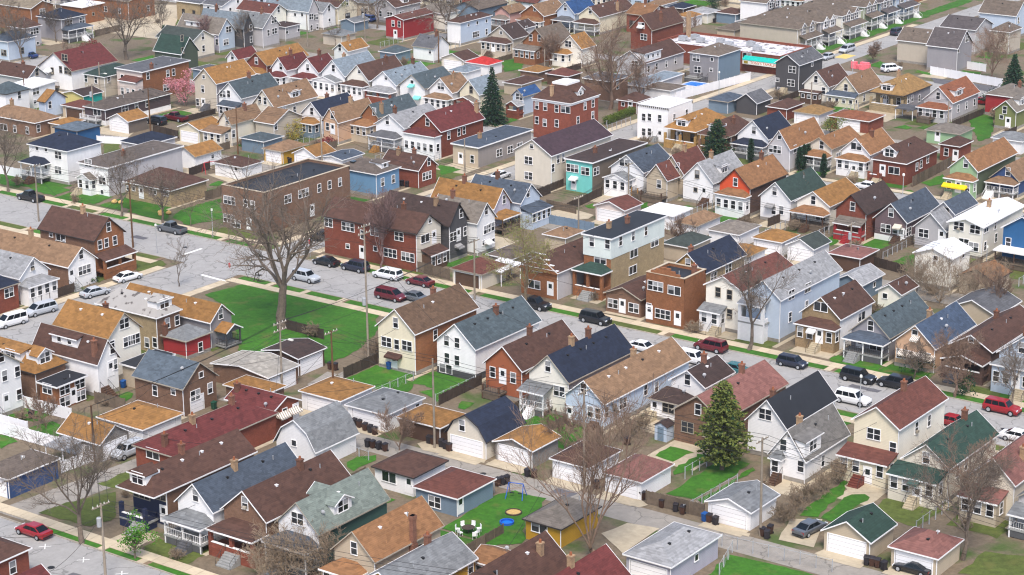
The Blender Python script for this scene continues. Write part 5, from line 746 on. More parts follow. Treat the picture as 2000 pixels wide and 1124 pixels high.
FENCES = [('vinyl', 1.8, (-209.34, 174.7), (-191.47, 175.32), 'white vinyl panel fence beside the grey stone garage'),
('vinyl', 1.6, (-192.75, 169.91), (-192.13, 175.69), 'white vinyl panel fence beside the orange-roofed grey stone garage'),
('vinyl', 1.7, (-214.1, 183.1), (-205.29, 183.39), 'white vinyl panel fence beside the orange brick house'),
('vinyl', 1.7, (-211.47, 176.59), (-206.34, 176.79), 'white vinyl panel fence beside the white house'),
('vinyl', 1.9, (-241.79, 391.92), (-238.92, 418.54), 'white vinyl panel fence beside the mid grey house'),
('vinyl', 1.9, (-208.71, 446.81), (-189.83, 443.1), 'white vinyl panel fence beside the grey house'),
('vinyl', 1.8, (-208.09, 457.5), (-199.63, 456.29), 'white vinyl panel fence beside the dark taupe-roofed grey house'),
('vinyl', 1.7, (-313.65, 266.89), (-306.54, 267.08), 'white vinyl panel fence beside the navy-roofed white house'),
('vinyl', 1.5, (-316.5, 294.63), (-310.47, 297.16), 'white vinyl panel fence beside the deep blue garage'),
('dark', 1.6, (-186.4, 216.3), (-186.54, 223.71), 'dark brown plank fence beside the brown wood garage'),
('dark', 1.5, (-169.16, 215.49), (-169.35, 225.1), 'dark brown plank fence beside the rust brown house'),
('wood', 1.7, (-207.57, 189.78), (-202.11, 190.01), 'weathered grey wood plank fence beside the orange brick house'),
('wood', 1.7, (-128.6, 203.13), (-120.78, 203.4), 'weathered grey wood plank fence beside the white garage'),
('chain', 1.3, (-144.55, 187.53), (-145.33, 195.46), 'grey chain-link fence beside the blue-grey garage'),
('chain', 1.5, (-114.91, 197.59), (-101.51, 198.62), 'grey chain-link fence beside the tan garage'),
('wood', 1.6, (-152.3, 306.65), (-151.32, 320.54), 'weathered grey wood plank fence beside the pale grey rear annex'),
('dark', 1.6, (-151.91, 305.88), (-144.73, 304.34), 'dark brown plank fence beside the pinkish-roofed brown wood garage'),
('wood', 2.0, (-167.92, 354.33), (-168.69, 372.12), 'weathered grey wood plank fence beside the red brick house'),
('dark', 1.6, (-176.32, 316.26), (-175.78, 323.33), 'dark brown plank fence beside the white house'),
('wood', 1.8, (-209.71, 261.69), (-202.55, 261.23), 'weathered grey wood plank fence beside the cream garage'),
('blue', 1.6, (-209.08, 296.97), (-199.2, 297.11), 'blue-grey plank fence beside the pinkish white garage'),
('wood', 1.5, (-214.7, 305.27), (-207.96, 304.54), 'weathered grey wood plank fence beside the pinkish white garage'),
('dark', 1.6, (-210.17, 305.07), (-211.18, 317.41), 'dark brown plank fence beside the pinkish white garage'),
('dark', 1.5, (-220.28, 310.33), (-220.59, 318.87), 'dark brown plank fence beside the cream house'),
('wood', 1.7, (-268.11, 274.68), (-267.79, 278.33), 'weathered grey wood plank fence beside the tan brick bungalow'),
('dark', 1.6, (-313.81, 307.63), (-305.88, 306.56), 'dark brown plank fence beside the pale cream garage'),
('chain', 1.2, (-123.29, 202.93), (-122.88, 214.63), 'grey chain-link fence beside the white garage'),
('chain', 1.5, (-106.84, 222.89), (-101.86, 221.61), 'grey chain-link fence beside the cream house'),
('chain', 1.0, (-139.34, 281.83), (-140.83, 274.94), 'grey chain-link fence beside the tan stone house'),
('chain', 1.2, (-164.32, 194.85), (-169.45, 195.49), 'grey chain-link fence beside the grey-roofed white garage'),
('chain', 1.4, (-113.11, 196.8), (-111.23, 190.84), 'grey chain-link fence beside the lavender grey garage'),
('dark', 1.6, (-208.8, 227.99), (-199.67, 227.43), 'dark brown plank fence beside the dark brown-roofed brown wood garage'),
('dark', 1.6, (-282.64, 285.67), (-283.23, 291.83), 'dark brown plank fence beside the white garage'),
('wood', 1.4, (-151.72, 310.55), (-158.21, 311.44), 'weathered grey wood plank fence beside the brown wood garage'),
('dark', 1.4, (-182.19, 401.62), (-181.92, 415.78), 'dark brown plank fence beside the pale grey house'),
('chain', 1.0, (-241.67, 366.91), (-241.02, 364.02), 'grey chain-link fence beside the red brick house'),
('wood', 1.6, (-160.74, 181.42), (-160.74, 189.92), 'weathered grey wood plank fence beside the brown-roofed white garage'),
('wood', 1.2, (-137.29, 177.81), (-137.29, 186.31), 'weathered grey wood plank fence beside the mustard yellow garage'),
('chain', 1.6, (-112.4, 178.01), (-112.4, 186.51), 'grey chain-link fence beside the light grey-roofed lavender grey garage'),
('dark', 1.5, (-246.81, 214.44), (-246.81, 222.94), 'dark brown plank fence beside the light grey-roofed white house'),
('dark', 1.6, (-295.4, 278.62), (-295.4, 287.12), 'dark brown plank fence beside the grey brown-roofed white house'),
('wood', 1.6, (-268.63, 278.58), (-268.63, 287.08), 'weathered grey wood plank fence beside the brown-roofed tan brick bungalow'),
('chain', 1.3, (-159.84, 283.2), (-159.84, 291.7), 'grey chain-link fence beside the orange-roofed white garage'),
('chain', 1.2, (-134.99, 277.3), (-134.99, 285.8), 'grey chain-link fence beside the off-white house'),
('wood', 1.5, (-119.71, 278.77), (-119.71, 287.27), 'weathered grey wood plank fence beside the tan garage'),
('wood', 1.7, (-103.37, 279.55), (-103.37, 288.05), 'weathered grey wood plank fence beside the pale blue house'),
('chain', 1.6, (-98.54, 213.28), (-98.54, 221.78), 'grey chain-link fence beside the pinkish-roofed tan garage'),
('chain', 1.6, (-128.8, 212.19), (-128.8, 220.69), 'grey chain-link fence beside the pinkish-roofed white garage'),
('wood', 1.4, (-144.85, 209.7), (-144.85, 218.2), 'weathered grey wood plank fence beside the grey stone garage'),
('wood', 1.3, (-151.37, 211.18), (-151.37, 219.68), 'weathered grey wood plank fence beside the orange-roofed grey stone garage'),
('wood', 1.2, (-159.64, 212.26), (-159.64, 220.76), 'weathered grey wood plank fence beside the navy-roofed cream garage'),
('chain', 1.5, (-169.64, 215.31), (-169.64, 223.81), 'grey chain-link fence beside the rust brown house'),
('chain', 1.3, (-178.04, 212.66), (-178.04, 221.16), 'grey chain-link fence beside the pale cream house'),
('wood', 1.4, (-134.24, 309.03), (-134.24, 317.53), 'weathered grey wood plank fence beside the rusty orange-roofed tan garage'),
('wood', 1.3, (-137.28, 308.29), (-137.28, 316.79), 'weathered grey wood plank fence beside the off-white house'),
('chain', 1.4, (-127.42, 308.46), (-127.42, 316.96), 'grey chain-link fence beside the rusty orange-roofed tan garage'),
('chain', 1.3, (-151.4, 309.79), (-151.4, 318.29), 'grey chain-link fence beside the pale grey rear annex'),
('chain', 1.5, (-165.85, 310.02), (-165.85, 318.52), 'grey chain-link fence beside the dark brown-roofed red brick house'),
('chain', 1.7, (-173.09, 309.59), (-173.09, 318.09), 'grey chain-link fence beside the grey tan-roofed white garage'),
('wood', 1.2, (-181.11, 309.75), (-181.11, 318.25), 'weathered grey wood plank fence beside the tan-roofed white garage'),
('chain', 1.6, (-190.13, 312.38), (-190.13, 320.88), 'grey chain-link fence beside the white-roofed white garage'),
('wood', 1.4, (-203.4, 310.43), (-203.4, 318.93), 'weathered grey wood plank fence beside the tan rear annex'),
('dark', 1.6, (-219.7, 304.99), (-219.7, 313.49), 'dark brown plank fence beside the pale blue house'),
('chain', 1.5, (-237.67, 359.22), (-237.67, 367.72), 'grey chain-link fence beside the white house'),
('wood', 1.3, (-198.74, 368.79), (-198.74, 377.29), 'weathered grey wood plank fence beside the white house'),
('chain', 1.7, (-184.8, 369.88), (-184.8, 378.38), 'grey chain-link fence beside the rusty orange-roofed cream house'),
('wood', 1.4, (-176.86, 368.4), (-176.86, 376.9), 'weathered grey wood plank fence beside the red brick garage'),
('chain', 1.6, (-154.0, 371.81), (-154.0, 380.31), 'grey chain-link fence beside the navy blue house'),
('chain', 1.5, (-148.1, 367.31), (-148.1, 375.81), 'grey chain-link fence beside the tan-roofed navy blue house'),
('dark', 1.4, (-221.96, 401.37), (-221.96, 409.87), 'dark brown plank fence beside the off-white house'),
('wood', 1.2, (-212.07, 396.37), (-212.07, 404.87), 'weathered grey wood plank fence beside the brown-roofed red brick garage'),
('chain', 1.5, (-205.55, 397.31), (-205.55, 405.81), 'grey chain-link fence beside the orange tan-roofed white garage'),
('dark', 1.4, (-169.76, 396.14), (-169.76, 404.64), 'dark brown plank fence beside the grey-roofed white garage'),
('chain', 1.6, (-256.45, 393.72), (-256.45, 402.22), 'grey chain-link fence beside the pale grey garage'),
('dark', 1.4, (-277.44, 399.65), (-277.44, 408.15), 'dark brown plank fence beside the orange-roofed off-white house'),
('wood', 1.4, (-284.81, 397.39), (-284.81, 405.89), 'weathered grey wood plank fence beside the brown brick garage'),
('wood', 1.3, (-258.49, 368.27), (-258.49, 376.77), 'weathered grey wood plank fence beside the royal blue-roofed pale blue house'),
('dark', 1.4, (-310.44, 364.46), (-310.44, 372.96), 'dark brown plank fence beside the blue-grey-roofed white house'),
('dark', 1.5, (-295.27, 369.22), (-295.27, 377.72), 'dark brown plank fence beside the blue-grey-roofed white garage'),
('wood', 1.6, (-287.95, 369.37), (-287.95, 377.87), 'weathered grey wood plank fence beside the blue-grey-roofed white garage'),
('chain', 1.3, (-281.73, 313.61), (-281.73, 322.11), 'grey chain-link fence beside the beige house'),
('wood', 1.4, (-274.72, 310.31), (-274.72, 318.81), 'weathered grey wood plank fence beside the tan-roofed mustard yellow garage'),
('chain', 1.6, (-259.93, 312.76), (-259.93, 321.26), 'grey chain-link fence beside the slate-roofed white garage'),
('chain', 1.3, (-251.24, 313.1), (-251.24, 321.6), 'grey chain-link fence beside the brown-roofed red brick house'),
('chain', 1.6, (-315.96, 404.45), (-315.96, 412.95), 'grey chain-link fence beside the dull grey-roofed white house'),
('chain', 1.4, (-331.47, 401.87), (-331.47, 410.37), 'grey chain-link fence beside the red house'),
('wood', 1.2, (-297.55, 400.67), (-297.55, 409.17), 'weathered grey wood plank fence beside the beige house'),
('dark', 1.2, (-315.01, 318.52), (-315.01, 327.02), 'dark brown plank fence beside the dark slate-roofed white house'),
('dark', 1.6, (-305.88, 316.2), (-305.88, 324.7), 'dark brown plank fence beside the tan-roofed cream house'),
('wood', 1.6, (-399.84, 373.81), (-399.84, 382.31), 'weathered grey wood plank fence beside the grey house'),
('wood', 1.5, (-291.38, 297.58), (-291.38, 306.08), 'weathered grey wood plank fence beside the orange-roofed white garage'),
('wood', 1.3, (-334.96, 365.1), (-334.96, 373.6), 'weathered grey wood plank fence beside the maroon-roofed white house'),
('wood', 1.5, (-82.08, 210.35), (-82.08, 218.85), 'weathered grey wood plank fence beside the pale grey house'),
('wood', 1.6, (-467.47, 388), (-467.47, 396.5), 'weathered grey wood plank fence beside the reddish brown-roofed red brick house'),
('dark', 1.5, (-458.42, 388), (-458.42, 396.5), 'dark brown plank fence beside the slate-roofed off-white house'),
('dark', 1.3, (-440.17, 388), (-440.17, 396.5), 'dark brown plank fence beside the grey house'),
('chain', 1.6, (-430.57, 388), (-430.57, 396.5), 'grey chain-link fence beside the grey house')]
BINS = [('brown', (-172.56, 202.96), 'brown wheeled rubbish bin by the white garage'),
('brown', (-171.25, 202.53), 'brown wheeled rubbish bin by the grey-roofed white garage'),
('brown', (-169.29, 202.11), 'brown wheeled rubbish bin by the brown wood garage'),
('brown', (-166.55, 198.36), 'brown wheeled rubbish bin by the orange-roofed brown wood garage'),
('brown', (-164.61, 198.44), 'brown wheeled rubbish bin by the brown-roofed white garage'),
('brown', (-161.03, 203.71), 'brown wheeled rubbish bin by the cream garage'),
('brown', (-157.98, 203.05), 'brown wheeled rubbish bin by the navy-roofed cream garage'),
('brown', (-146.21, 197.38), 'brown wheeled rubbish bin by the blue-grey garage'),
('brown', (-144.1, 202.01), 'brown wheeled rubbish bin by the grey stone garage'),
('brown', (-129.54, 203.8), 'brown wheeled rubbish bin by the pinkish-roofed white garage'),
('brown', (-126.41, 203.16), 'brown wheeled rubbish bin by the mustard yellow garage'),
('brown', (-123.39, 202.86), 'brown wheeled rubbish bin by the lavender grey garage'),
('brown', (-119.6, 202.59), 'brown wheeled rubbish bin by the light grey-roofed lavender grey garage'),
('brown', (-112.23, 203.82), 'brown wheeled rubbish bin by the tan garage'),
('brown', (-98.66, 202.58), 'brown wheeled rubbish bin by the green-roofed tan garage'),
('brown', (-97.97, 202.57), 'brown wheeled rubbish bin by the pinkish-roofed tan garage'),
('brown', (-112.54, 202.72), 'brown wheeled rubbish bin by the white house'),
('brown', (-190.45, 218.11), 'brown wheeled rubbish bin by the dark brown-roofed brown wood garage'),
('brown', (-189.59, 218.2), 'brown wheeled rubbish bin by the brown brick garage'),
('brown', (-135.96, 203.55), 'brown wheeled rubbish bin by the orange-roofed grey stone garage'),
('brown', (-140.72, 217.63), 'brown wheeled rubbish bin by the white rear annex'),
('black', (-173.46, 203.01), 'black wheeled rubbish bin by the white garage'),
('black', (-170.24, 202.34), 'black wheeled rubbish bin by the grey-roofed white garage'),
('black', (-167.31, 198.27), 'black wheeled rubbish bin by the brown wood garage'),
('black', (-165.58, 198.4), 'black wheeled rubbish bin by the orange-roofed brown wood garage'),
('black', (-161.68, 203.69), 'black wheeled rubbish bin by the cream garage'),
('black', (-159.63, 203.61), 'black wheeled rubbish bin by the navy-roofed cream garage'),
('black', (-158.78, 203.35), 'black wheeled rubbish bin by the grey stone garage'),
('black', (-145.99, 197.92), 'black wheeled rubbish bin by the blue-grey garage'),
('black', (-145.77, 198.67), 'black wheeled rubbish bin by the reddish brown-roofed blue-grey garage'),
('black', (-144.96, 201.81), 'black wheeled rubbish bin by the orange-roofed grey stone garage'),
('black', (-124.43, 203.06), 'black wheeled rubbish bin by the pinkish-roofed white garage'),
('black', (-118.64, 202.36), 'black wheeled rubbish bin by the lavender grey garage'),
('black', (-99.29, 202.46), 'black wheeled rubbish bin by the tan garage'),
('black', (-97.11, 202.35), 'black wheeled rubbish bin by the pinkish-roofed tan garage'),
('black', (-111.8, 202.36), 'black wheeled rubbish bin by the green-roofed tan garage'),
('black', (-210.19, 180.9), 'black wheeled rubbish bin by the orange brick house'),
('black', (-274.61, 303.94), 'black wheeled rubbish bin by the mustard yellow garage'),
('black', (-273.59, 303.66), 'black wheeled rubbish bin by the tan-roofed mustard yellow garage'),
('black', (-245.24, 302.51), 'black wheeled rubbish bin by the red brick house'),
('black', (-244.0, 302.46), 'black wheeled rubbish bin by the brown-roofed red brick house'),
('black', (-281.69, 474.51), 'black wheeled rubbish bin by the off-white garage'),
('black', (-280.09, 478.13), 'black wheeled rubbish bin by the brown-roofed blue-grey garage'),
('blue', (-120.19, 202.54), 'blue wheeled rubbish bin by the white garage'),
('blue', (-208.82, 196.22), 'blue wheeled rubbish bin by the tan house'),
('blue', (-183.68, 222.8), 'blue wheeled rubbish bin by the pale cream house'),
('green', (-192.82, 197.17), 'green wheeled rubbish bin by the brown brick house')]
LAWNS = [('lawn', [(-228.95, 233.6), (-227.8, 241.21), (-201.42, 242.0), (-194.75, 233.38), (-192.31, 225.34), (-192.15, 219.55), (-198.65, 218.24), (-204.8, 215.34), (-214.43, 224.1), (-222.17, 230.74)]),
('lawn', [(-166.35, 192.56), (-166.28, 195.21), (-164.44, 196.76), (-163.62, 195.5), (-163.61, 191.14)]),
('lawn', [(-143.8, 183.7), (-144.7, 195.32), (-143.59, 197.25), (-139.36, 197.33), (-138.12, 195.36), (-137.91, 191.43), (-133.81, 185.41), (-136.43, 182.89), (-140.6, 183.1)]),
('lawn', [(-135.62, 216.83), (-136.17, 220.42), (-132.64, 220.22), (-132.78, 216.2)]),
('lawn', [(-130.42, 212.25), (-131.62, 214.19), (-131.64, 220.12), (-129.56, 220.52), (-129.77, 215.22)]),
('lawn', [(-128.12, 206.98), (-128.17, 212.32), (-128.48, 219.19), (-127.62, 220.83), (-124.68, 220.81), (-124.34, 207.24)]),
('lawn', [(-123.99, 207.24), (-123.79, 219.9), (-123.32, 219.72), (-123.34, 211.77), (-122.94, 207.27), (-122.87, 206.85)]),
('lawn', [(-112.1, 210.19), (-112.89, 222.98), (-112.0, 222.61), (-111.07, 219.84), (-110.24, 211.26)]),
('lawn', [(-109.73, 210.94), (-110.2, 219.49), (-108.58, 220.62), (-107.66, 219.83), (-108.09, 211.63), (-108.23, 210.63)]),
('lawn', [(-111.76, 184.76), (-113.07, 196.16), (-99.64, 196.87), (-97.36, 190.25)]),
('dull_lawn', [(-90.14, 206.26), (-89.88, 213.06), (-85.46, 214.8), (-82.14, 207.07)]),
('lawn', [(-184.51, 217.1), (-185.36, 220.35), (-181.65, 220.86), (-180.77, 219.44), (-180.68, 215.99)]),
('lawn', [(-179.72, 217.91), (-180.11, 220.4), (-177.36, 220.79), (-175.51, 217.11), (-177.86, 216.71)]),
('lawn', [(-174.38, 218.14), (-173.13, 221.98), (-170.38, 222.4), (-170.17, 216.45)]),
('lawn', [(-166.63, 215.77), (-167.41, 218.49), (-165.78, 218.73), (-165.5, 215.96)]),
('lawn', [(-206.73, 192.4), (-207.35, 195.64), (-206.04, 195.32), (-204.74, 193.79), (-204.65, 192.04)]),
('lawn', [(-207.8, 177.67), (-207.16, 181.52), (-205.31, 181.38), (-203.82, 179.32)]),
('lawn', [(-209.06, 174.45), (-205.49, 174.29), (-205.19, 171.04)]),
('lawn', [(-206.76, 177.61), (-201.87, 177.69), (-202.79, 179.26), (-205.81, 179.39)]),
('dull_lawn', [(-185.55, 159.82), (-185.25, 163.59), (-183.05, 169.33), (-177.11, 164.05), (-177.6, 160.44)]),
('lawn', [(-313.35, 266.62), (-311.89, 268.79), (-304.18, 265.95), (-302.59, 261.4), (-308.2, 262.07)]),
('lawn', [(-300.32, 261.83), (-299.99, 266.53), (-293.35, 266.04), (-293.01, 261.34)]),
('lawn', [(-286.78, 262.36), (-286.46, 265.81), (-283.22, 265.86), (-282.79, 261.36)]),
('lawn', [(-281.2, 261.4), (-281.55, 264.86), (-278.93, 264.53), (-275.6, 261.57), (-277.04, 261.11)]),
('lawn', [(-274.42, 261.35), (-276.84, 265.95), (-268.65, 266.32), (-265.13, 262.1), (-265.54, 260.32)]),
('lawn', [(-264.5, 263.03), (-267.19, 267.32), (-266.88, 277.23), (-257.01, 267.36), (-259.03, 260.8)]),
('lawn', [(-274.99, 282.45), (-276.02, 286.27), (-274.19, 286.38), (-273.11, 283.18)]),
('lawn', [(-272.53, 279.69), (-272.15, 282.16), (-271.13, 281.75), (-271.1, 279.02)]),
('dull_lawn', [(-315.16, 295.01), (-312.62, 296.74), (-306.75, 291.0), (-307.47, 288.0)]),
('lawn', [(-249.76, 319.38), (-243.5, 318.39), (-243.85, 312.54)]),
('lawn', [(-324.04, 317.48), (-324.84, 325.11), (-319.46, 324.63), (-318.85, 316.42)]),
('lawn', [(-297.73, 405.24), (-295.56, 412.48), (-288.62, 400.75), (-289.67, 395.22)]),
('lawn', [(-164.68, 315.37), (-164.82, 318.57), (-161.93, 314.93), (-162.25, 311.94)]),
('lawn', [(-149.5, 306.51), (-149.51, 313.48), (-148.53, 315.22), (-145.54, 308.54), (-145.35, 305.95)]),
('lawn', [(-167.76, 357.78), (-167.33, 366.03), (-164.6, 361.06), (-165.22, 356.73)]),
('lawn', [(-167.99, 349.91), (-167.46, 352.45), (-166.48, 351.48), (-167.01, 348.95)]),
('lawn', [(-183.14, 410.97), (-183.21, 416.63), (-179.02, 414.89), (-172.31, 398.66), (-172.77, 393.64)]),
('lawn', [(-207.29, 455.26), (-199.99, 455.03), (-199.87, 453.41), (-206.07, 452.65)]),
('lawn', [(-224.83, 447.85), (-224.74, 454.09), (-220.62, 449.8), (-219.48, 446.23)]),
('lawn', [(-213.39, 449.45), (-208.19, 447.84), (-208.29, 446.08), (-212.38, 446.72)]),
('lawn', [(-191.99, 394.99), (-191.3, 398.2), (-188.79, 397.15), (-189.11, 394.9)]),
('lawn', [(-187.94, 397.73), (-187.66, 400.66), (-186.3, 400.21), (-186.49, 397.08)]),
('lawn', [(-153.76, 313.23), (-153.83, 315.9), (-152.47, 314.12), (-152.42, 311.48)]),
('lawn', [(-208.61, 277.4), (-207.09, 278.9), (-203.45, 274.67), (-206.66, 275.13)]),
('lawn', [(-209.62, 309.78), (-209.28, 312.11), (-207.36, 309.25), (-208.53, 308.97)]),
('lawn', [(-195.39, 316.4), (-194.96, 320.84), (-193.24, 318.9), (-193.54, 315.11)]),
('lawn', [(-202.15, 316.97), (-201.92, 318.71), (-200.01, 315.31), (-200.53, 314.44)]),
('lawn', [(-135.4, 260.84), (-135.25, 263.6), (-133.57, 263.1), (-133.46, 260.21)]),
('lawn', [(-132.38, 260.63), (-131.95, 264.22), (-128.03, 263.96), (-127.86, 260.51)]),
('dull_lawn', [(-115.66, 261.09), (-115.06, 263.05), (-109.86, 262.66), (-109.46, 260.52)]),
('lawn', [(-123.0, 241.15), (-122.13, 242.33), (-120.98, 240.85), (-121.15, 239.04)]),
('dull_lawn', [(-126.48, 262.44), (-121.45, 262.08), (-120.38, 263.45), (-120.67, 261.67), (-126.72, 260.98)]),
('dull_lawn', [(-253.59, 242.91), (-247.14, 242.89), (-245.25, 241.56), (-244.76, 237.59), (-247.48, 236.57)]),
('dull_lawn', [(-168.42, 159.74), (-168.65, 162.62), (-164.73, 162.75), (-163.37, 161.13), (-163.34, 159.26)])]
PAVES = [('apron', [(-110.58, 202.78), (-112.35, 208.65), (-109.31, 210.78), (-107.63, 207.03), (-106.35, 203.15)]),
('apron', [(-105.4, 201.7), (-105.12, 203.59), (-100.07, 203.74), (-99.75, 201.89)]),
('apron', [(-111.95, 221.18), (-112.07, 223.06), (-108.92, 223.29), (-107.63, 221.76), (-110.39, 219.84)]),
('apron', [(-117.48, 201.92), (-114.1, 202.51), (-113.68, 201.49), (-117.87, 201.42)]),
('apron', [(-134.44, 202.1), (-129.58, 203.58), (-128.12, 202.71), (-128.45, 201.55), (-134.63, 201.01)]),
('apron', [(-128.03, 192.77), (-127.22, 196.9), (-123.4, 197.78), (-122.89, 189.46)]),
('apron', [(-162.8, 202.7), (-162.42, 204.59), (-154.29, 203.3), (-152.34, 203.35), (-151.97, 202.32), (-160.9, 201.34)]),
('apron', [(-152.09, 202.75), (-148.98, 203.88), (-145.84, 202.5), (-147.37, 201.94)]),
('apron', [(-212.78, 302.46), (-211.94, 307.16), (-205.01, 305.75), (-204.35, 303.18), (-206.08, 301.0), (-208.37, 300.43)]),
('apron', [(-280.59, 288.34), (-280.0, 290.5), (-270.9, 289.76), (-272.76, 286.23)]),
('alley', [(-188.95, 211.5), (-190.05, 217.1), (-188.19, 217.1), (-186.45, 210.75)]),
('alley', [(-188.19, 217.1), (-189.11, 226.33), (-188.19, 225.63), (-186.54, 215.69)]),
('asphalt', [(-207.08, 443.56), (-190.69, 443.16), (-188.21, 436.93), (-204.0, 439.05)]),
('apron', [(-325.69, 304.52), (-318.53, 307.99), (-314.58, 301.2), (-321.75, 300.36)]),
('street', [(-248.3, 431.26), (-240.59, 429.5), (-237.8, 424.6), (-240.9, 422.53), (-244.92, 426.6)]),
('apron', [(-422.44, 383.64), (-404.8, 378.44), (-380.54, 380.06), (-403.21, 406.93), (-404.87, 422.21), (-426.67, 411.54)]),
('street', [(-249.28, 434.11), (-240.59, 429.5), (-242.06, 436.84), (-248.9, 439.36)])]
SIGNS = [(-230.79, 241.13), (-228.96, 258.21)]
MISC = {'pool': (-138.66, 188.91), 'sandbox': (-139.78, 191.78), 'straw': (-142.2, 192.13), 'swing': (-142.33, 195.82), 'patio': (-140.64, 184.13), 'bluepool': (-244.35, 404.52), 'shed': (-138.03, 222.11), 'swingset': (-281.17, 289.93), 'bales': (-280.09, 263.95), 'playset': (-272.72, 263.13), 'carport_white': (-195.72, 265.59), 'carport2': (-193.38, 404.05), 'carport_grey': (-197.73, 173.68), 'shed2': (-422.53, 421.88), 'brush': (-113.74, 213.32), 'hedge0': (-241.53, 364.23), 'hedge1': (-242.63, 377.67), 'pinkhouse': (-224.33, 443.84), 'table': (-174.09, 222.31), 'x0': (-177.86, 153.56), 'x1': (-171.59, 153.53), 'x2': (-165.39, 153.4), 'sl0': (-247.2, 247.47), 'sl1': (-247.2, 251.83), 'sl2': (-236.92, 240.93), 'sl3': (-231.2, 240.51)}
# ------------------------------------------------------------------ windows and doors (shared meshes; local x along the wall, -y outwards)
WD = dict(w=(.82,1.42,1,1), d=(1.7,1.35,2,1), t=(2.55,1.35,3,1), s=(.72,.75,1,0), b=(2.1,1.25,2,0))
def win_meshes(code, dark):
    w, h, n, hung = WD[code]; f = .075; mb = MB()
    T = MATS[('trim_white', 'trim_dark', 'trim_tan')[int(dark)]]
    mb.box(-w/2-f, w/2+f, -.07, 0, h/2, h/2+f); mb.box(-w/2-f-.03, w/2+f+.03, -.11, 0, -h/2-f, -h/2)
    mb.box(-w/2-f, -w/2, -.07, 0, -h/2, h/2); mb.box(w/2, w/2+f, -.07, 0, -h/2, h/2)
    pw = w/n
    for i in range(1, n): mb.box(-w/2+i*pw-.05, -w/2+i*pw+.05, -.06, 0, -h/2, h/2)
    if hung: mb.box(-w/2, w/2, -.045, 0, -.03, .04)
    fr = mb.mesh('window_frame', T)
    pm = MB().box(-pw/2+.01, pw/2-.01, -.025, .0, -h/2, h/2)
    return fr, pm.mesh('pane', MATS['glass']), [(-w/2+pw*(i+.5)) for i in range(n)]
def blind_mesh(code):
    w, h, n, _ = WD[code]; pw = w/n
    return MB().box(-pw/2+.06, pw/2-.06, -.03, 0, 0, h/2-.02).mesh('blind', MATS['blind'])
def window(parent, pos, face, code, dark=False):
    fr, pane, xs = shared(('win', code, dark), lambda: win_meshes(code, dark))
    rz = {'S': 0, 'E': math.pi/2, 'W': -math.pi/2, 'N': math.pi}[face]
    o = obj('window', fr, parent, pos, rz)
    for x in xs:
        obj('pane', pane, o, (x, 0, 0))
        if rnd.random() < .4: obj('blind', shared(('bl', code), lambda: blind_mesh(code)), o, (x, 0, 0))
    if code in 'wd' and rnd.random() < .05: obj('air_conditioner', shared('acu', lambda: MB().box(-.24, .24, -.3, -.03, -.64, -.34).mesh('air_conditioner', MATS['trim_tan'])), o)
    return o
def door(parent, pos, face, col=None):
    def mk():
        mb = MB(); mb.box(-.6, .6, -.06, 0, 2.1, 2.2, 1); mb.box(-.6, -.48, -.06, 0, 0, 2.1, 1); mb.box(.48, .6, -.06, 0, 0, 2.1, 1)
        mb.box(-.48, .48, -.035, 0, 0, 2.1, 0); mb.box(-.3, .3, -.045, 0, 1.15, 1.85, 2)
        return mb.mesh('door', [col or MATS['trim_white'], MATS['trim_white'], MATS['glass']])
    key = ('door', col.name if col else 'w'); rz = 0 if face == 'S' else math.pi/2
    o = obj('door', shared(key, mk), parent, pos, rz)
    obj('handle', shared('hnd', lambda: MB().box(.36, .42, -.1, -.03, .98, 1.06).mesh('handle', MATS['metal'])), o)
    return o
def garage_door(parent, pos, face, w, dark):
    def mk():
        mb = MB(); h = 2.15; mb.box(-w/2-.12, w/2+.12, -.05, 0, h, h+.12, 1); mb.box(-w/2-.12, -w/2, -.05, 0, 0, h, 1); mb.box(w/2, w/2+.12, -.05, 0, 0, h, 1); mb.box(-w/2, w/2, -.006, 0, 0, h, 0)
        return mb.mesh('garage_door_frame', [MATS['trim_dark'], MATS['trim_white']])
    m = MATS['siding_brownwood'] if dark else MATS['vinyl_white']
    rz = 0 if face == 'S' else math.pi/2
    o = obj('garage_door', shared(('gdf', round(w, 1)), mk), parent, pos, rz)
    pn = shared(('gdp', round(w, 1), dark), lambda: MB().box(-w/2+.05, w/2-.05, -.025, 0, 0, .5).mesh('door_panel', m))
    for i in range(4): obj('panel', pn, o, (0, 0, .01+i*.53))
    return o
def rail(mb, pts, z0, h=.9, r=.035):
    for p, q in zip(pts[:-1], pts[1:]):
        p, q = Vector(p), Vector(q); L = (q-p).length; zu = Vector((0,0,1))
        for zz in (h, .12): mb.tube(p+zu*zz, q+zu*zz, r, r, 4)
        n = max(1, int(L/.28))
        for i in range(n+1): t = p.lerp(q, i/n); mb.tube(t, t+zu*h, .02, .02, 4, cap=False)
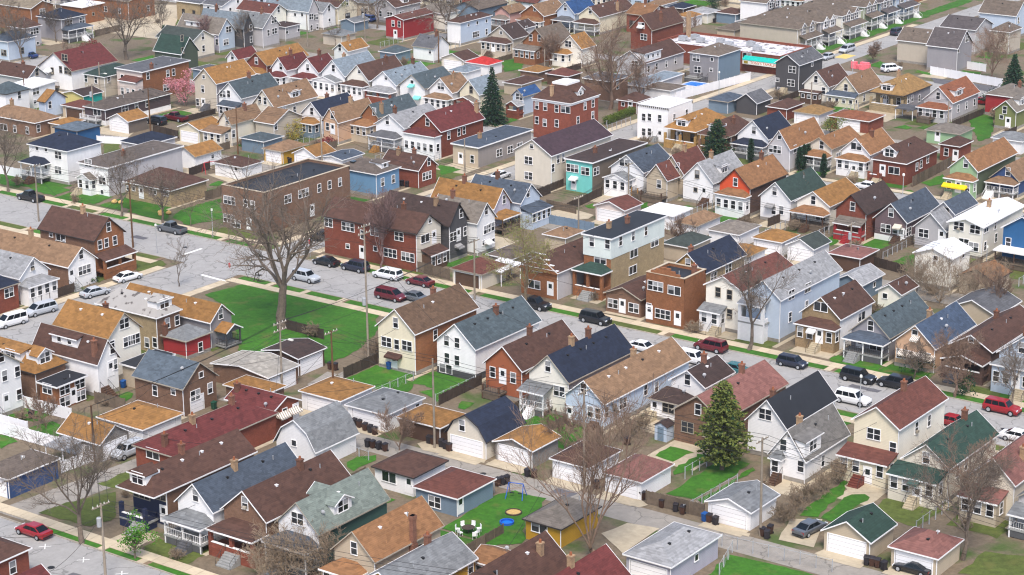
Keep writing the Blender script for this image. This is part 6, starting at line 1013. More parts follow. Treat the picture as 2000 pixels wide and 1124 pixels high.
def steps(parent, T, u, w, n0, z, mname):
    """flight of steps going out from n0"""
    k = max(2, int(round(z/.19))); rise = z/k; run = .29; mb = MB()
    prof = [(n0, 0)]+[(n0, z)]
    for i in range(k): prof += [(n0+run*(i+1), z-rise*i), (n0+run*(i+1), z-rise*(i+1))]
    poly = [T(u-w/2, n, zz-.02) for n, zz in prof]; d = Vector(T(u+w/2, n0, 0))-Vector(T(u-w/2, n0, 0))
    mb.prism(poly, d)
    key = 'steps_'+mname; m = MATS.get(key) or wm(mname)
    o = obj('steps', mb.mesh('steps', m), parent)
    for s in (-1, 1):
        hb = MB(); a0, a1 = Vector(T(u+s*w/2, n0, z+.85)), Vector(T(u+s*w/2, n0+run*k, .85)); hb.tube(a0, a1, .03, .03, 5)
        for t in (0, .5, 1): p = a0.lerp(a1, t); hb.tube(p, p-Vector((0,0,.9)), .025, .025, 4)
        obj('handrail', hb.mesh('handrail', MATS['trim_white'] if mname in ('white',) else MATS['trim_dark']), o)
def slab_roof(mb, polys, th=.14):
    for p in polys:
        v = [Vector(q) for q in p]; n = len(v); lo = [q-Vector((0,0,th)) for q in v]
        mb.add(v+lo, [tuple(range(n)), tuple(range(n, 2*n))[::-1]]+[(i, n+i, n+(i+1) % n, (i+1) % n) for i in range(n)])
def edge_strips(edges, name, m, parent, loc, hgt=.13, t=.045):
    """boards along the roof's outer edges: each edge is (p, q, outward xy)"""
    mb = MB()
    for p, q, nrm in edges:
        p, q = Vector(p), Vector(q); nv = Vector((*nrm, 0)); d = (q-p).normalized()*.02
        a = [p-d+nv*.01+Vector((0,0,.03)), q+d+nv*.01+Vector((0,0,.03)), q+d+nv*.01+Vector((0,0,-hgt)), p-d+nv*.01+Vector((0,0,-hgt))]
        mb.prism(a, nv*t)
    return obj(name, mb.mesh(name, m), parent, loc)
def roof_polys(kind, W, L, h, r, x0=0, y0=0):
    X, Y = x0+W, y0+L
    if kind in ('gy', 'gys'):
        m = x0+W/2
        P = [[(x0,y0,h),(m,y0,h+r),(m,Y,h+r),(x0,Y,h)], [(X,Y,h),(m,Y,h+r),(m,y0,h+r),(X,y0,h)]]
        P = [[p[0], p[3], p[2], p[1]][::-1] for p in P]
        Ed = [((x0,y0,h),(m,y0,h+r),(0,-1)),((m,y0,h+r),(X,y0,h),(0,-1)),((x0,Y,h),(m,Y,h+r),(0,1)),((m,Y,h+r),(X,Y,h),(0,1)),((x0,y0,h),(x0,Y,h),(-1,0)),((X,y0,h),(X,Y,h),(1,0))]
    elif kind == 'gx':
        m = y0+L/2
        P = [[(x0,y0,h),(X,y0,h),(X,m,h+r),(x0,m,h+r)], [(X,Y,h),(x0,Y,h),(x0,m,h+r),(X,m,h+r)]]
        Ed = [((X,y0,h),(X,m,h+r),(1,0)),((X,m,h+r),(X,Y,h),(1,0)),((x0,y0,h),(x0,m,h+r),(-1,0)),((x0,m,h+r),(x0,Y,h),(-1,0)),((x0,y0,h),(X,y0,h),(0,-1)),((x0,Y,h),(X,Y,h),(0,1))]
    elif kind in ('hip', 'hipg', 'mans'):
        k = .48 if kind != 'mans' else .32
        if kind == 'mans':
            d = min(W, L)*k; q = [(x0+d,y0+d,h+r),(X-d,y0+d,h+r),(X-d,Y-d,h+r),(x0+d,Y-d,h+r)]; b = [(x0,y0,h),(X,y0,h),(X,Y,h),(x0,Y,h)]
            P = [[b[i], b[(i+1)%4], q[(i+1)%4], q[i]] for i in range(4)]
        elif L >= W:
            m = x0+W/2; d = W*k; ya = y0+d; yb = Y-d if kind == 'hip' else Y
            if yb < ya: ya = yb = (y0+Y)/2
            P = [[(x0,y0,h),(X,y0,h),(m,ya,h+r)], [(X,y0,h),(X,Y,h),(m,yb,h+r),(m,ya,h+r)], [(x0,Y,h),(x0,y0,h),(m,ya,h+r),(m,yb,h+r)]]
            if kind == 'hip': P.append([(X,Y,h),(x0,Y,h),(m,yb,h+r)])
        else:
            m = y0+L/2; d = L*k; xa, xb = x0+d, X-d
            P = [[(x0,y0,h),(X,y0,h),(xb,m,h+r),(xa,m,h+r)], [(X,y0,h),(X,Y,h),(xb,m,h+r)], [(X,Y,h),(x0,Y,h),(xa,m,h+r),(xb,m,h+r)], [(x0,Y,h),(x0,y0,h),(xa,m,h+r)]]
        Ed = [((x0,y0,h),(X,y0,h),(0,-1)),((X,y0,h),(X,Y,h),(1,0)),((x0,Y,h),(X,Y,h),(0,1)),((x0,y0,h),(x0,Y,h),(-1,0))]
    elif kind == 'gam':
        m = x0+W/2; k = W*.2; z1 = h+r*.62
        pr = [(x0,h),(x0+k,z1),(m,h+r),(X-k,z1),(X,h)]
        P = [[(a[0],y0,a[1]),(b_[0],y0,b_[1]),(b_[0],Y,b_[1]),(a[0],Y,a[1])] for a, b_ in zip(pr[:-1], pr[1:])]
        Ed = [((a[0],y0,a[1]),(b_[0],y0,b_[1]),(0,-1)) for a, b_ in zip(pr[:-1], pr[1:])]+[((x0,y0,h),(x0,Y,h),(-1,0)),((X,y0,h),(X,Y,h),(1,0))]
    return P, Ed
def roof_z(kind, W, L, h, r, x, y):
    fx = 1-abs(x-W/2)/(W/2); fy = 1-abs(y-L/2)/(L/2)
    if kind in ('gy', 'gys', 'gam'): return h+r*fx
    if kind == 'gx': return h+r*fy
    if kind in ('hip', 'hipg'):
        s = min(W, L)/2; return h+r*min(1, min(fx*W/2, fy*L/2 if kind == 'hip' else 99)/s)
    return h
NAMES = dict(house='house', garage='garage', annex='house_annex', store='shop_building')
def building(q):
    W, L, h, r = q['x1']-q['x0'], q['y1']-q['y0'], q['h'], q['r']; k = q['roof']
    R = bpy.data.objects.new(q.get('name') or NAMES[q['kind']], None); COL.objects.link(R)
    R.location = (q['x0']+W/2, q['y0']+L/2, 0); R.empty_display_size = 1
    tag(R, q['label'], q['cat'], q.get('group'))
    off = (-W/2, -L/2, 0); fe = q['fe']; F = {}
    for f in fe:
        a = f.split(':'); F.setdefault(a[0], []).append(a[1].split(',') if len(a) > 1 else [])
    ws, we = (q['wall'].split('/')+[q['wall']])[:2]; MS, ME = wm(ws), wm(we)
    garage = q['kind'] == 'garage'
    dark_trim = q['rc'] in ('taupe_',) 
    ov = .3 if k != 'flat' else (.3 if 'par' not in F and 'cor' not in F else .06)
    yS = ov                                      # where the south wall stands
    for p in F.get('po', []):
        if p[4] == 'none' and float(p[5]) > 2 and p[0] == 'S': yS = float(p[3])+.1
    # walls -------------------------------------------------
    a, b, c, d = ov, W-ov, yS, L-ov
    def eave(x, y): return roof_z(k, W, L, h, r, x, y)-.1
    mb = MB(); zt = h-.05
    if k in ('gy', 'gys'):
        m = W/2; e0 = eave(a, 0)
        mb.add([(a,c,0),(b,c,0),(b,c,e0),(m,c,h+r-.1),(a,c,e0)], [(0,1,2,3,4)], 0); mb.add([(a,d,0),(b,d,0),(b,d,e0),(m,d,h+r-.1),(a,d,e0)], [(4,3,2,1,0)], 0)
        mb.add([(b,c,0),(b,d,0),(b,d,e0),(b,c,e0)], [(0,1,2,3)], 1); mb.add([(a,c,0),(a,d,0),(a,d,e0),(a,c,e0)], [(3,2,1,0)], 1)
    elif k == 'gx':
        m = (L)/2; e0 = eave(0, ov)
        mb.add([(b,c,0),(b,d,0),(b,d,e0),(b,m,h+r-.1),(b,c,e0)], [(0,1,2,3,4)], 1); mb.add([(a,c,0),(a,d,0),(a,d,e0),(a,m,h+r-.1),(a,c,e0)], [(4,3,2,1,0)], 1)
        mb.add([(a,c,0),(b,c,0),(b,c,e0),(a,c,e0)], [(0,1,2,3)], 0); mb.add([(a,d,0),(b,d,0),(b,d,e0),(a,d,e0)], [(3,2,1,0)], 0)
    elif k == 'gam':
        s = W*.2; z1 = h+r*.62-.12
        P = lambda y: [(a,y,0),(b,y,0),(b,y,h),(W-s,y,z1),(W/2,y,h+r-.12),(s,y,z1),(a,y,h)]
        mb.add(P(c), [tuple(range(7))], 0); mb.add(P(d), [tuple(range(7))[::-1]], 0)
        mb.add([(b,c,0),(b,d,0),(b,d,h),(b,c,h)], [(0,1,2,3)], 1); mb.add([(a,c,0),(a,d,0),(a,d,h),(a,c,h)], [(3,2,1,0)], 1)
    else:
        zt = h-.02 if k != 'flat' else h
        mb.add([(a,c,0),(b,c,0),(b,c,zt),(a,c,zt)], [(0,1,2,3)], 0); mb.add([(a,d,0),(b,d,0),(b,d,zt),(a,d,zt)], [(3,2,1,0)], 0)
        mb.add([(b,c,0),(b,d,0),(b,d,zt),(b,c,zt)], [(0,1,2,3)], 1); mb.add([(a,c,0),(a,d,0),(a,d,zt),(a,c,zt)], [(3,2,1,0)], 1)
        if k == 'hipg': mb.add([(a,d,zt),(b,d,zt),(W/2,d,h+r-.12)], [(2,1,0)], 0)
    obj('wall', mb.mesh('wall', [MS, ME]), R, off)
    if not garage and k != 'flat' or 'base' in F:
        bh = 1.0 if 'base' in F else .55; fm = wm(F['base'][0][0]) if 'base' in F else MATS['foundation']
        if 'base' in F or ws not in BRK: obj('foundation', MB().box(a-.03, b+.03, c-.03, d+.03, 0, bh).mesh('foundation', fm), R, off)
    if 'top3' in F:
        t0 = h*.64; fm = wm(F['top3'][0][0]); mb = MB(); o_ = .06
        mb.add([(a-o_,c-.12,t0),(b+o_,c-.12,t0),(b+o_,c-.12,h-.04),(a-o_,c-.12,h-.04)], [(0,1,2,3)]); mb.add([(b+o_,c-.12,t0),(b+o_,d,t0),(b+o_,d,h-.04),(b+o_,c-.12,h-.04)], [(0,1,2,3)]); mb.add([(a-o_,c-.12,t0),(b+o_,c-.12,t0),(b+o_,d,t0),(a-o_,d,t0)], [(3,2,1,0)])
        mb.add([(a-o_,c-.12,t0),(a-o_,d,t0),(a-o_,d,h-.04),(a-o_,c-.12,h-.04)], [(3,2,1,0)])
        obj('upper_cladding', mb.mesh('upper_cladding', fm), R, off)
    # roof --------------------------------------------------
    RM = rm(q['rc']); trim = MATS['trim_white'] if q['rc'] not in ('black_',) and not (q['wall'] == 'darkgray' and k == 'gx') else MATS['trim_dark']
    if trim is MATS['trim_white'] and rnd.random() < (.35 if ws in BRK else .15): trim = MATS[rnd.choice(['trim_tan', 'trim_dark', 'trim_tan'])]
    if k == 'flat':
        par = 'par' in F or 'cor' in F
        if par:
            pm = wm(F['par'][0][0]) if 'par' in F else MS; z = h-.35
            obj('roof', MB().box(a+.25, b-.25, c+.25, d-.25, z-.15, z).mesh('roof', RM), R, off)
            pw = MB(); pw.box(a, b, c+.003, c+.25, h-.5, h+.15); pw.box(a, b, d-.25, d-.003, h-.5, h+.1); pw.box(a+.003, a+.25, c+.25, d-.25, h-.5, h+.12); pw.box(b-.25, b-.003, c+.25, d-.25, h-.5, h+.12)
            obj('parapet', pw.mesh('parapet', MS), R, off)
            cp = MB(); cp.box(a-.06, b+.06, c-.06, c+.3, h+.15, h+.24); cp.box(a-.06, b+.06, d-.3, d+.06, h+.1, h+.19); cp.box(a-.06, a+.3, c+.3, d-.3, h+.12, h+.21); cp.box(b-.3, b+.06, c+.3, d-.3, h+.12, h+.21)
            obj('coping', cp.mesh('coping', pm if 'par' in F else MATS['trim_white']), R, off)
            if q['wall'].startswith('orangebrick'):   # stepped front parapet
                for i in range(3): obj('parapet_step', MB().box(a+W*.12*(i+1), b-W*.12*(i+1), c-.01, c+.28, h+.24+i*.35, h+.24+(i+1)*.35).mesh('parapet_step', MS), R, off)
        else:
            t = r
            mb = MB(); v = [(0,0,h),(W,0,h),(W,L,h+t*.4),(0,L,h+t*.4)]; slab_roof(mb, [v], .16); obj('roof', mb.mesh('roof', RM), R, off)
            Ed = [((0,0,h),(W,0,h),(0,-1)),((W,0,h),(W,L,h+t*.4),(1,0)),((0,L,h+t*.4),(W,L,h+t*.4),(0,1)),((0,0,h),(0,L,h+t*.4),(-1,0))]
            edge_strips(Ed, 'fascia', MATS['trim_white'], R, off, .2)
        if 'cor' in F:
            n = int(W/.45)
            for i in range(n): obj('bracket', shared('brk', lambda: MB().box(-.08, .08, -.2, 0, -.3, 0).mesh('bracket', MATS['trim_dark'])), R, (off[0]+a+.2+i*.45, off[1]+c, h+.1))
    else:
        P, Ed = roof_polys(k, W, L, h, r); mb = MB(); slab_roof(mb, P); obj('roof', mb.mesh('roof', RM), R, off)
        edge_strips(Ed, 'fascia', trim, R, off)
        if k == 'mans':
            dd = min(W, L)*.32; obj('roof_deck', MB().box(dd-.1, W-dd+.1, dd-.1, L-dd+.1, h+r-.2, h+r+.3).mesh('roof_deck', rm('white')), R, off)
            obj('cornice', MB().box(a-.15, b+.15, c-.15, d+.15, h-.55, h-.22).mesh('cornice', MATS['trim_white']), R, off)
        if k == 'gys':
            mbp = MB(); n = 4; st = W*.11
            for i in range(n): mbp.box(i*st+.05, W-i*st-.05, -.02, .35, (h-.3 if i == 0 else h+.25+(i-1)*.75), h+.25+i*.75)
            obj('stepped_parapet', mbp.mesh('stepped_parapet', MS), R, off)
            cpm = MB()
            for i in range(n): cpm.box(i*st, W-i*st, -.07, .4, h+.25+i*.75, h+.33+i*.75)
            obj('coping', cpm.mesh('coping', MATS['trim_white']), R, off)
        if k in ('hip', 'hipg') and not garage and L > W:      # ridge cap line
            pass
        if k != 'mans' and (ws not in BRK or rnd.random() < .6):
            ds = MB().box(b+.01, b+.09, c-.1, c-.02, .1, h-.05); obj('downspout', ds.mesh('downspout', MATS['trim_white']), R, off)
    # faces -------------------------------------------------
    def TS(u, n, z): return (off[0]+u, off[1]+c-n, z)
    def TE(u, n, z): return (off[0]+b+n, off[1]+u, z)
    TT = dict(S=TS, E=TE); LEN = dict(S=(a, b), E=(c, d))
    def on(face, u, z, n=0): return TT[face](u, n, z)
    darkw = 1 if ws in ('brownwood',) or (not q['win'] and rnd.random() < .3) else (2 if rnd.random() < .1 and len(q['win']) < 6 else 0)
    have = {w_[0] for w_ in q['win']}
    wx = q['win'] if not any(w_[0] == 'S' and yS > .5 for w_ in q['win']) else q['win']
    extra = .0
    for face, cd, u, z in wx:
        T = TT[face]; lo, hi = LEN[face]
        if cd == 'D':
            z0 = max(.25, z-1.05); u = min(max(u, lo+.6), hi-.6); door(R, T(u, .002, z0), face); continue
        hw, hh = WD[cd][0]/2+.12, WD[cd][1]/2+.12
        u = min(max(u, lo+hw), hi-hw) if hi-lo > 2*hw else (lo+hi)/2
        n = .002
        if 'top3' in F and z > h*.64: n = (.125 if face == 'S' else .065)
        window(R, T(u, n, max(z, hh+.15)), face, cd, darkw)
    # automatic windows where the table names none
    porchS = [p for p in F.get('po', [])+F.get('pe', []) if p[0] == 'S']
    if not garage:
        rows = [2.2] if h < 5.3 else [1.9, 4.7]
        if 'S' not in have and 'noS' not in F and W > 3.4:
            if k in ('gy', 'gys') and r > 1.8: window(R, TS(W/2, .002, h+r*.28), 'S', 'w')
            for z in rows:
                if z > h-.8: continue
                for u in ((W*.3, W*.72) if W < 9 else (W*.2, W*.5, W*.8)): window(R, TS(u, .002, z), 'S', rnd.choice('wd'), darkw)
        if 'E' not in have and 'noE' not in F:
            if k == 'gx' and r > 1.8: window(R, TE(L/2, .002, h+r*.3), 'E', 'w')
            n = max(1, int((d-c)/4.2))
            for z in rows:
                if z > h-.8: continue
                for i in range(n):
                    if rnd.random() < .8: window(R, TE(c+(d-c)*(i+.5)/n, .002, z), 'E', rnd.choice('wwds'), darkw)
    # porches -----------------------------------------------
    def porch(p, enclosed):
        face, u0, u1, dp, rk, zt = p[0], float(p[1]), float(p[2]), float(p[3]), p[4], float(p[5])
        wc = wm(p[6]) if len(p) > 6 else MS; rc = rm(p[7]) if len(p) > 7 else RM
        T0 = TT[face]; lo, hi = (0, W) if face == 'S' else (0, L); A, B = lo+u0*(hi-lo), lo+u1*(hi-lo)
        inset = rk == 'none' and zt > 2
        T = (lambda u, n, z: T0(u, n, z)) 
        lx = .25
        PR = bpy.data.objects.new('porch', None); COL.objects.link(PR); PR.parent = R
        dk = 1.15 if zt >= 2.8 or rk == 'none' else .45
        if zt > 4.9: dk = 2.9
        def bx(mb, ua, ub, na, nb, za, zb, mi=0):
            p8 = [T(ua,nb,za),T(ub,nb,za),T(ub,na,za),T(ua,na,za),T(ua,nb,zb),T(ub,nb,zb),T(ub,na,zb),T(ua,na,zb)]
            mb.add(p8, [(3,2,1,0),(4,5,6,7),(0,1,5,4),(1,2,6,5),(2,3,7,6),(3,0,4,7)], mi)
        dpw = dp-.25 if rk != 'none' else dp-.05
        if enclosed:
            mb = MB(); bx(mb, A+lx, B-lx, .0, dpw, .0, zt-.06); obj('porch_wall', mb.mesh('porch_wall', wc), PR)
            n = max(1, int((B-A-.8)/1.3)); zc = min(zt-1.0, dk+1.15 if zt > 2.5 else 1.4)
            if zc > .9:
                for i in range(n):
                    u = A+lx+(B-A-2*lx)*(i+.5)/n
                    if i == n//2 and n > 2 and 'st' in F: 
                        door(R, T(u, dpw+.002, dk if dk+2.2 < zt else .3), face)
                    else: window(R, T(u, dpw+.002, zc), face, 'w' if zt > 2.6 else 's')
                if face == 'S' and dp > 1.7:
                    pe_ = (off[0]+B-lx+.002, off[1]+c-dpw/2, zc); window(R, pe_, 'E', 'w' if zt > 2.6 else 's')
        else:
            deckm = wc if p[6:7] and p[6] in BRK else (MATS['wood_fence'] if p[6:7] and 'wood' in p[6] else MATS['steps_gray'])
            mb = MB(); bx(mb, A+.1, B-.1, 0, dpw, dk-.22, dk); obj('deck', mb.mesh('deck', deckm), PR)
            brick = p[6:7] and (p[6] in BRK or p[6] in ('redpaint', 'navy', 'graytan'))
            n = max(2, int((B-A)/2.6)+1); pw = .22 if brick else .09
            for i in range(n):
                u = A+.3+(B-A-.6)*i/(n-1); ht = (zt-.05) if not (rk == 'none' and zt < 2) else dk+.95
                mb = MB(); bx(mb, u-pw, u+pw, dpw-2*pw-.03, dpw-.03, 0, ht); obj('post', mb.mesh('post', wc if brick or p[6:7] and p[6] in ('white', 'darkgray', 'brownwood', 'yellowwood') else MATS['trim_white']), PR)
            if brick:
                mb = MB(); bx(mb, A+.3, B-.3, dpw-.28, dpw-.04, 0, dk+.55); bx(mb, B-.5, B-.31, .05, dpw-.3, 0, dk+.55); obj('parapet_wall', mb.mesh('parapet_wall', wc), PR)
                mb = MB(); bx(mb, A+.5, B-.5, dpw-.32, dpw, dk+.55, dk+.63); obj('wall_cap', mb.mesh('wall_cap', MATS['trim_white']), PR)
            else:
                mb = MB(); rail(mb, [T(B-.2, .1, dk), T(B-.2, dpw-.1, dk), T(A+.2, dpw-.1, dk), T(A+.2, .1, dk)], dk)
                obj('railing', mb.mesh('railing', MATS['trim_dark'] if p[6:7] and ('gray' in p[6] or 'wood' in p[6]) else MATS['trim_white']), PR)
                if dk > .9:
                    mb = MB(); bx(mb, A+.15, B-.15, dpw-.12, dpw-.06, .1, dk-.25); obj('skirt', mb.mesh('skirt', MATS['lattice'] if p[6:7] and 'wood' not in p[6] else MATS['wood_fence']), PR)
            if face == 'S' and face not in have and zt > 2.4 and 'noS' not in F: door(R, T(A+(B-A)*.3, .004, dk), face)
        if rk != 'none':
            rs = dict(hip=.8, gable=1.0, shed=.75, flat=.1)[rk]; mb = MB(); z = zt
            a0, a1, n1 = A, B, dp
            q0, q1, f0, f1 = T(a0,0,z+rs), T(a1,0,z+rs), T(a0,n1,z), T(a1,n1,z)
            if rk == 'shed' or rk == 'flat':
                slab_roof(mb, [[f0, f1, q1, q0]], .12); ed = [(f0, f1)]
            elif rk == 'hip':
                i = min(1.6, (a1-a0)*.3); g0, g1 = T(a0+i,0,z+rs), T(a1-i,0,z+rs); b0, b1 = T(a0,0,z), T(a1,0,z)
                slab_roof(mb, [[f0, f1, g1, g0], [f1, b1, g1], [b0, f0, g0]], .12); ed = [(f0, f1), (f1, b1)]
            else:
                m0, m1 = T((a0+a1)/2,0,z+rs), T((a0+a1)/2,n1,z+rs); b0, b1 = T(a0,0,z), T(a1,0,z)
                slab_roof(mb, [[f1, b1, m0, m1], [b0, f0, m1, m0]], .12); ed = [(f0, m1), (m1, f1), (f1, b1)]
                gm = MB(); e = .12; gm.add([T(a0+.1,n1-e,z-.1),T(a1-.1,n1-e,z-.1),T((a0+a1)/2,n1-e,z+rs-.14)], [(0,1,2)]); obj('porch_gable', gm.mesh('porch_gable', wc), PR)
            obj('porch_roof', mb.mesh('porch_roof', rc), PR)
            fm = MB(); cen = Vector(T((A+B)/2, dp/2, 0))
            for p_, q_ in ed:
                p_, q_ = Vector(p_), Vector(q_); mid = (p_+q_)/2
                nv = Vector(T((A+B)/2, dp+1, 0))-Vector(T((A+B)/2, dp, 0)) if abs((q_-p_).dot(Vector(T(1,0,0))-Vector(T(0,0,0)))) > .5 else (Vector(T(1,0,0))-Vector(T(0,0,0)))
                nv = Vector((nv.x, nv.y, 0)).normalized()
                fm.prism([p_+nv*.01+Vector((0,0,.02)), q_+nv*.01+Vector((0,0,.02)), q_+nv*.01-Vector((0,0,.17)), p_+nv*.01-Vector((0,0,.17))], nv*.05)
            obj('porch_fascia', fm.mesh('porch_fascia', MATS['trim_white']), PR)
        return A, B, dpw, dk
    reach = {}
    for p in F.get('po', []):
        x = porch(p, False); reach.setdefault(p[0], []).append(x)
    for p in F.get('pe', []):
        x = porch(p, True); reach.setdefault(p[0], []).append(x)
    for p in F.get('st', []):
        face, u, w_, z, mn = p[0], float(p[1]), float(p[2]), float(p[3]), p[4]
        lo, hi = (0, W) if face == 'S' else (0, L); uu = lo+u*(hi-lo); n0 = 0
        for A, B, dp, dk in reach.get(face, []):
            if A <= uu <= B: n0 = max(n0, dp); z = min(max(z, dk), dk+.02) if dk < 2 else z
        steps(R, TT[face], uu, w_, n0, z, mn)
    if 'pe2' in F:        # tall white stoop with stairs on the street side
        x = porch(['E', '.1', '.95', '2.2', 'shed', '3.2', 'white', q['rc']], False); steps(R, TE, L*.7, 1.3, 2.0, 1.15, 'white')
        for i in (.3, .7):
            gm = MB(); u = L*i; gw = 1.1
            gm.add([TE(u-gw, .25, h-1.9), TE(u+gw, .25, h-1.9), TE(u+gw, .25, h+.1), TE(u, .25, h+1.0), TE(u-gw, .25, h+.1), TE(u-gw, 0, h-1.9), TE(u+gw, 0, h-1.9), TE(u+gw, 0, h+.1), TE(u-gw, 0, h+.1)], [(0,1,2,3,4), (1,6,7,2), (5,0,4,8), (5,6,1,0)])
            gb = obj('bay', gm.mesh('bay', wm('graywall' if we != 'graywall' else 'white')), R); window(R, TE(u, .255, h-.8), 'E', 'd')
            rf = MB(); p0, p1, pm_, b0, b1, bm_ = TE(u-gw-.15, .4, h+.02), TE(u+gw+.15, .4, h+.02), TE(u, .4, h+1.15), TE(u-gw-.15, -1.6, h+.02), TE(u+gw+.15, -1.6, h+.02), TE(u, -2.2, h+1.15)
            slab_roof(rf, [[p1, b1, bm_, pm_], [b0, p0, pm_, bm_]], .1); obj('bay_roof', rf.mesh('bay_roof', RM), R)
            fm = MB()
            for s, t_ in ((p0, pm_), (pm_, p1)): s, t_ = Vector(s), Vector(t_); fm.prism([s, t_, t_-Vector((0,0,.18)), s-Vector((0,0,.18))], (.05, 0, 0))
            obj('bay_trim', fm.mesh('bay_trim', MATS['trim_white']), R)
    # dormers -----------------------------------------------
    def dormer(face, t, w_, dk_, d0=.9, hgt=1.25):
        gyf = face in 'EW'; span = (W/2 if gyf else L/2) if k not in ('hip', 'hipg') else min(W, L)/2
        sl = r/span; ln = L if gyf else W; uc = t*ln; z0 = h+sl*d0; zt = z0+hgt
        if zt > h+r-.1: zt = h+r-.1
        def T(u, n, z):     # n inwards from the eave
            return (W-n, u, z) if face == 'E' else ((n, u, z) if face == 'W' else (u, n, z))
        back = (zt+.9-h)/sl+.3; back = min(back, span*1.05); w2 = w_/2; mb = MB()
        pts = [T(uc-w2,d0,z0-.4),T(uc+w2,d0,z0-.4),T(uc+w2,d0,zt),T(uc-w2,d0,zt),T(uc-w2,back,z0-.4),T(uc+w2,back,z0-.4),T(uc+w2,back,zt),T(uc-w2,back,zt)]
        fs = [(0,1,2,3),(1,5,6,2),(4,0,3,7),(5,4,7,6)]
        if dk_ == 'gable': pts += [T(uc,d0,zt+.8)]; fs += [(3,2,8)]
        mb.add(pts, fs); DM = wm('white' if ws in BRK or ws in SID else ws)
        dd = obj('dormer', mb.mesh('dormer', DM), R, off); rf = MB(); o_ = .2; e = d0-.25
        if dk_ == 'gable':
            bb = min((zt+.8-h)/sl, span); A0,B0,M0 = T(uc-w2-o_,e,zt-.1),T(uc+w2+o_,e,zt-.1),T(uc,e,zt+.85); A1,B1,M1 = T(uc-w2-o_,min((zt-h)/sl, span),zt-.1),T(uc+w2+o_,min((zt-h)/sl, span),zt-.1),T(uc,bb,zt+.85)
            slab_roof(rf, [[A0,A1,M1,M0],[B1,B0,M0,M1]], .1); ed = [(A0,M0),(M0,B0)]
        elif dk_ == 'hip':
            A0,B0 = T(uc-w2-o_,e,zt),T(uc+w2+o_,e,zt); bb = min((zt+.6-h)/sl, span); M0 = T(uc,d0+.9,zt+.65); M1 = T(uc,bb+.3,zt+.65); A1,B1 = T(uc-w2-o_,min((zt-h)/sl, span)+.2,zt),T(uc+w2+o_,min((zt-h)/sl, span)+.2,zt)
            slab_roof(rf, [[A0,B0,M0],[B0,B1,M1,M0],[A1,A0,M0,M1]], .1); ed = [(A0,B0)]
        else:
            bb = span; zb = min(h+r, zt+.45); A0,B0,A1,B1 = T(uc-w2-o_,e,zt),T(uc+w2+o_,e,zt),T(uc-w2-o_,bb,zb),T(uc+w2+o_,bb,zb)
            slab_roof(rf, [[A0,B0,B1,A1]], .12); ed = [(A0,B0)]
        obj('dormer_roof', rf.mesh('dormer_roof', RM), dd)
        fm = MB(); nv = Vector(T(0,-1,0))-Vector(T(0,0,0))
        for p_, q_ in ed: p_, q_ = Vector(p_), Vector(q_); fm.prism([p_+nv*.01, q_+nv*.01, q_+nv*.01-Vector((0,0,.15)), p_+nv*.01-Vector((0,0,.15))], nv*.05)
        obj('dormer_trim', fm.mesh('dormer_trim', MATS['trim_white']), dd)
        if face in 'SE':
            zc = (z0+zt)/2+.05; p_ = T(uc, d0-.004, zc); n = max(1, int(w_/2.2))
            for i in range(n): p_ = T(uc+(i-(n-1)/2)*2, d0-.004, zc); window(dd, p_, face, 'd' if w_ >= 2.4 and n == 1 else 's')
    for p in F.get('dm', []): dormer(p[0], float(p[1]), float(p[2]), p[3])
    for p in F.get('dmw', []): v0, v1 = float(p[1]), float(p[2]); dormer(p[0], (v0+v1)/2+.02, (v1-v0)*L, 'shed', .35, 2.0)
    # awnings, chimneys, vents ------------------------------
    for p in F.get('aw', []):
        face, u, z, w_, cn = p[0], float(p[1]), float(p[2]), float(p[3]), p[4]; ln = (b-a) if face == 'S' else (d-c); lo = LEN[face][0]; uc = lo+u*ln
        n0 = max([dp for A, B, dp, dk in reach.get(face, []) if A <= uc <= B and z < 4], default=0)
        T = TT[face]; mb = MB(); dp = .95
        slab_roof(mb, [[T(uc-w_/2,n0+dp,z-.45),T(uc+w_/2,n0+dp,z-.45),T(uc+w_/2,n0+.01,z),T(uc-w_/2,n0+.01,z)]], .05)
        for s in (-1, 1): mb.add([T(uc+s*w_/2,n0+dp,z-.5),T(uc+s*w_/2,n0+.02,z-.5),T(uc+s*w_/2,n0+.02,z-.05)], [(0,1,2)])
        mb.add([T(uc-w_/2,n0+dp+.01,z-.45),T(uc+w_/2,n0+dp+.01,z-.45),T(uc+w_/2,n0+dp+.01,z-.68),T(uc-w_/2,n0+dp+.01,z-.68)], [(3,2,1,0)])
        m = MATS['awning_striped'] if cn == 'striped' else (MATS['awning_yellow'] if cn == 'yellow' else (rm('brown') if cn == 'brown' else wm({'green':'green','teal':'turquoise'}.get(cn, cn))))
        obj('awning', mb.mesh('awning', m), R)
    for p in F.get('ch', []):
        x, y = float(p[0])*W, float(p[1])*L; z0 = h-.3; zt = max(roof_z(k, W, L, h, r, x, y)+1.1, h+r*.85+.5)
        m = MATS[rnd.choice(['chimney_brick', 'chimney_brick', 'chimney_tan'])]
        o = obj('chimney', MB().box(-.3, .3, -.3, .3, 0, zt-z0).box(-.36, .36, -.36, .36, zt-z0-.15, zt-z0+.02).mesh('chimney', m), R, (off[0]+x, off[1]+y, z0))
        obj('chimney_pot', shared('pot', lambda: MB().tube((0,0,0),(0,0,.35),.16,.13,8).mesh('chimney_pot', MATS['copper'])), o, (0, 0, zt-z0+.02))
    for p in F.get('xch', []):
        zt = h+r+.3; o = obj('chimney', MB().box(0, .55, -.45, .45, 0, h-.2).box(0, .5, -.3, .3, h-.2, zt).box(-.05, .56, -.36, .36, zt-.5, zt).mesh('chimney', MATS['chimney_brick']), R, (off[0]+b+.004, off[1]+c+(d-c)*float(p[0]), 0))
    nv = 0
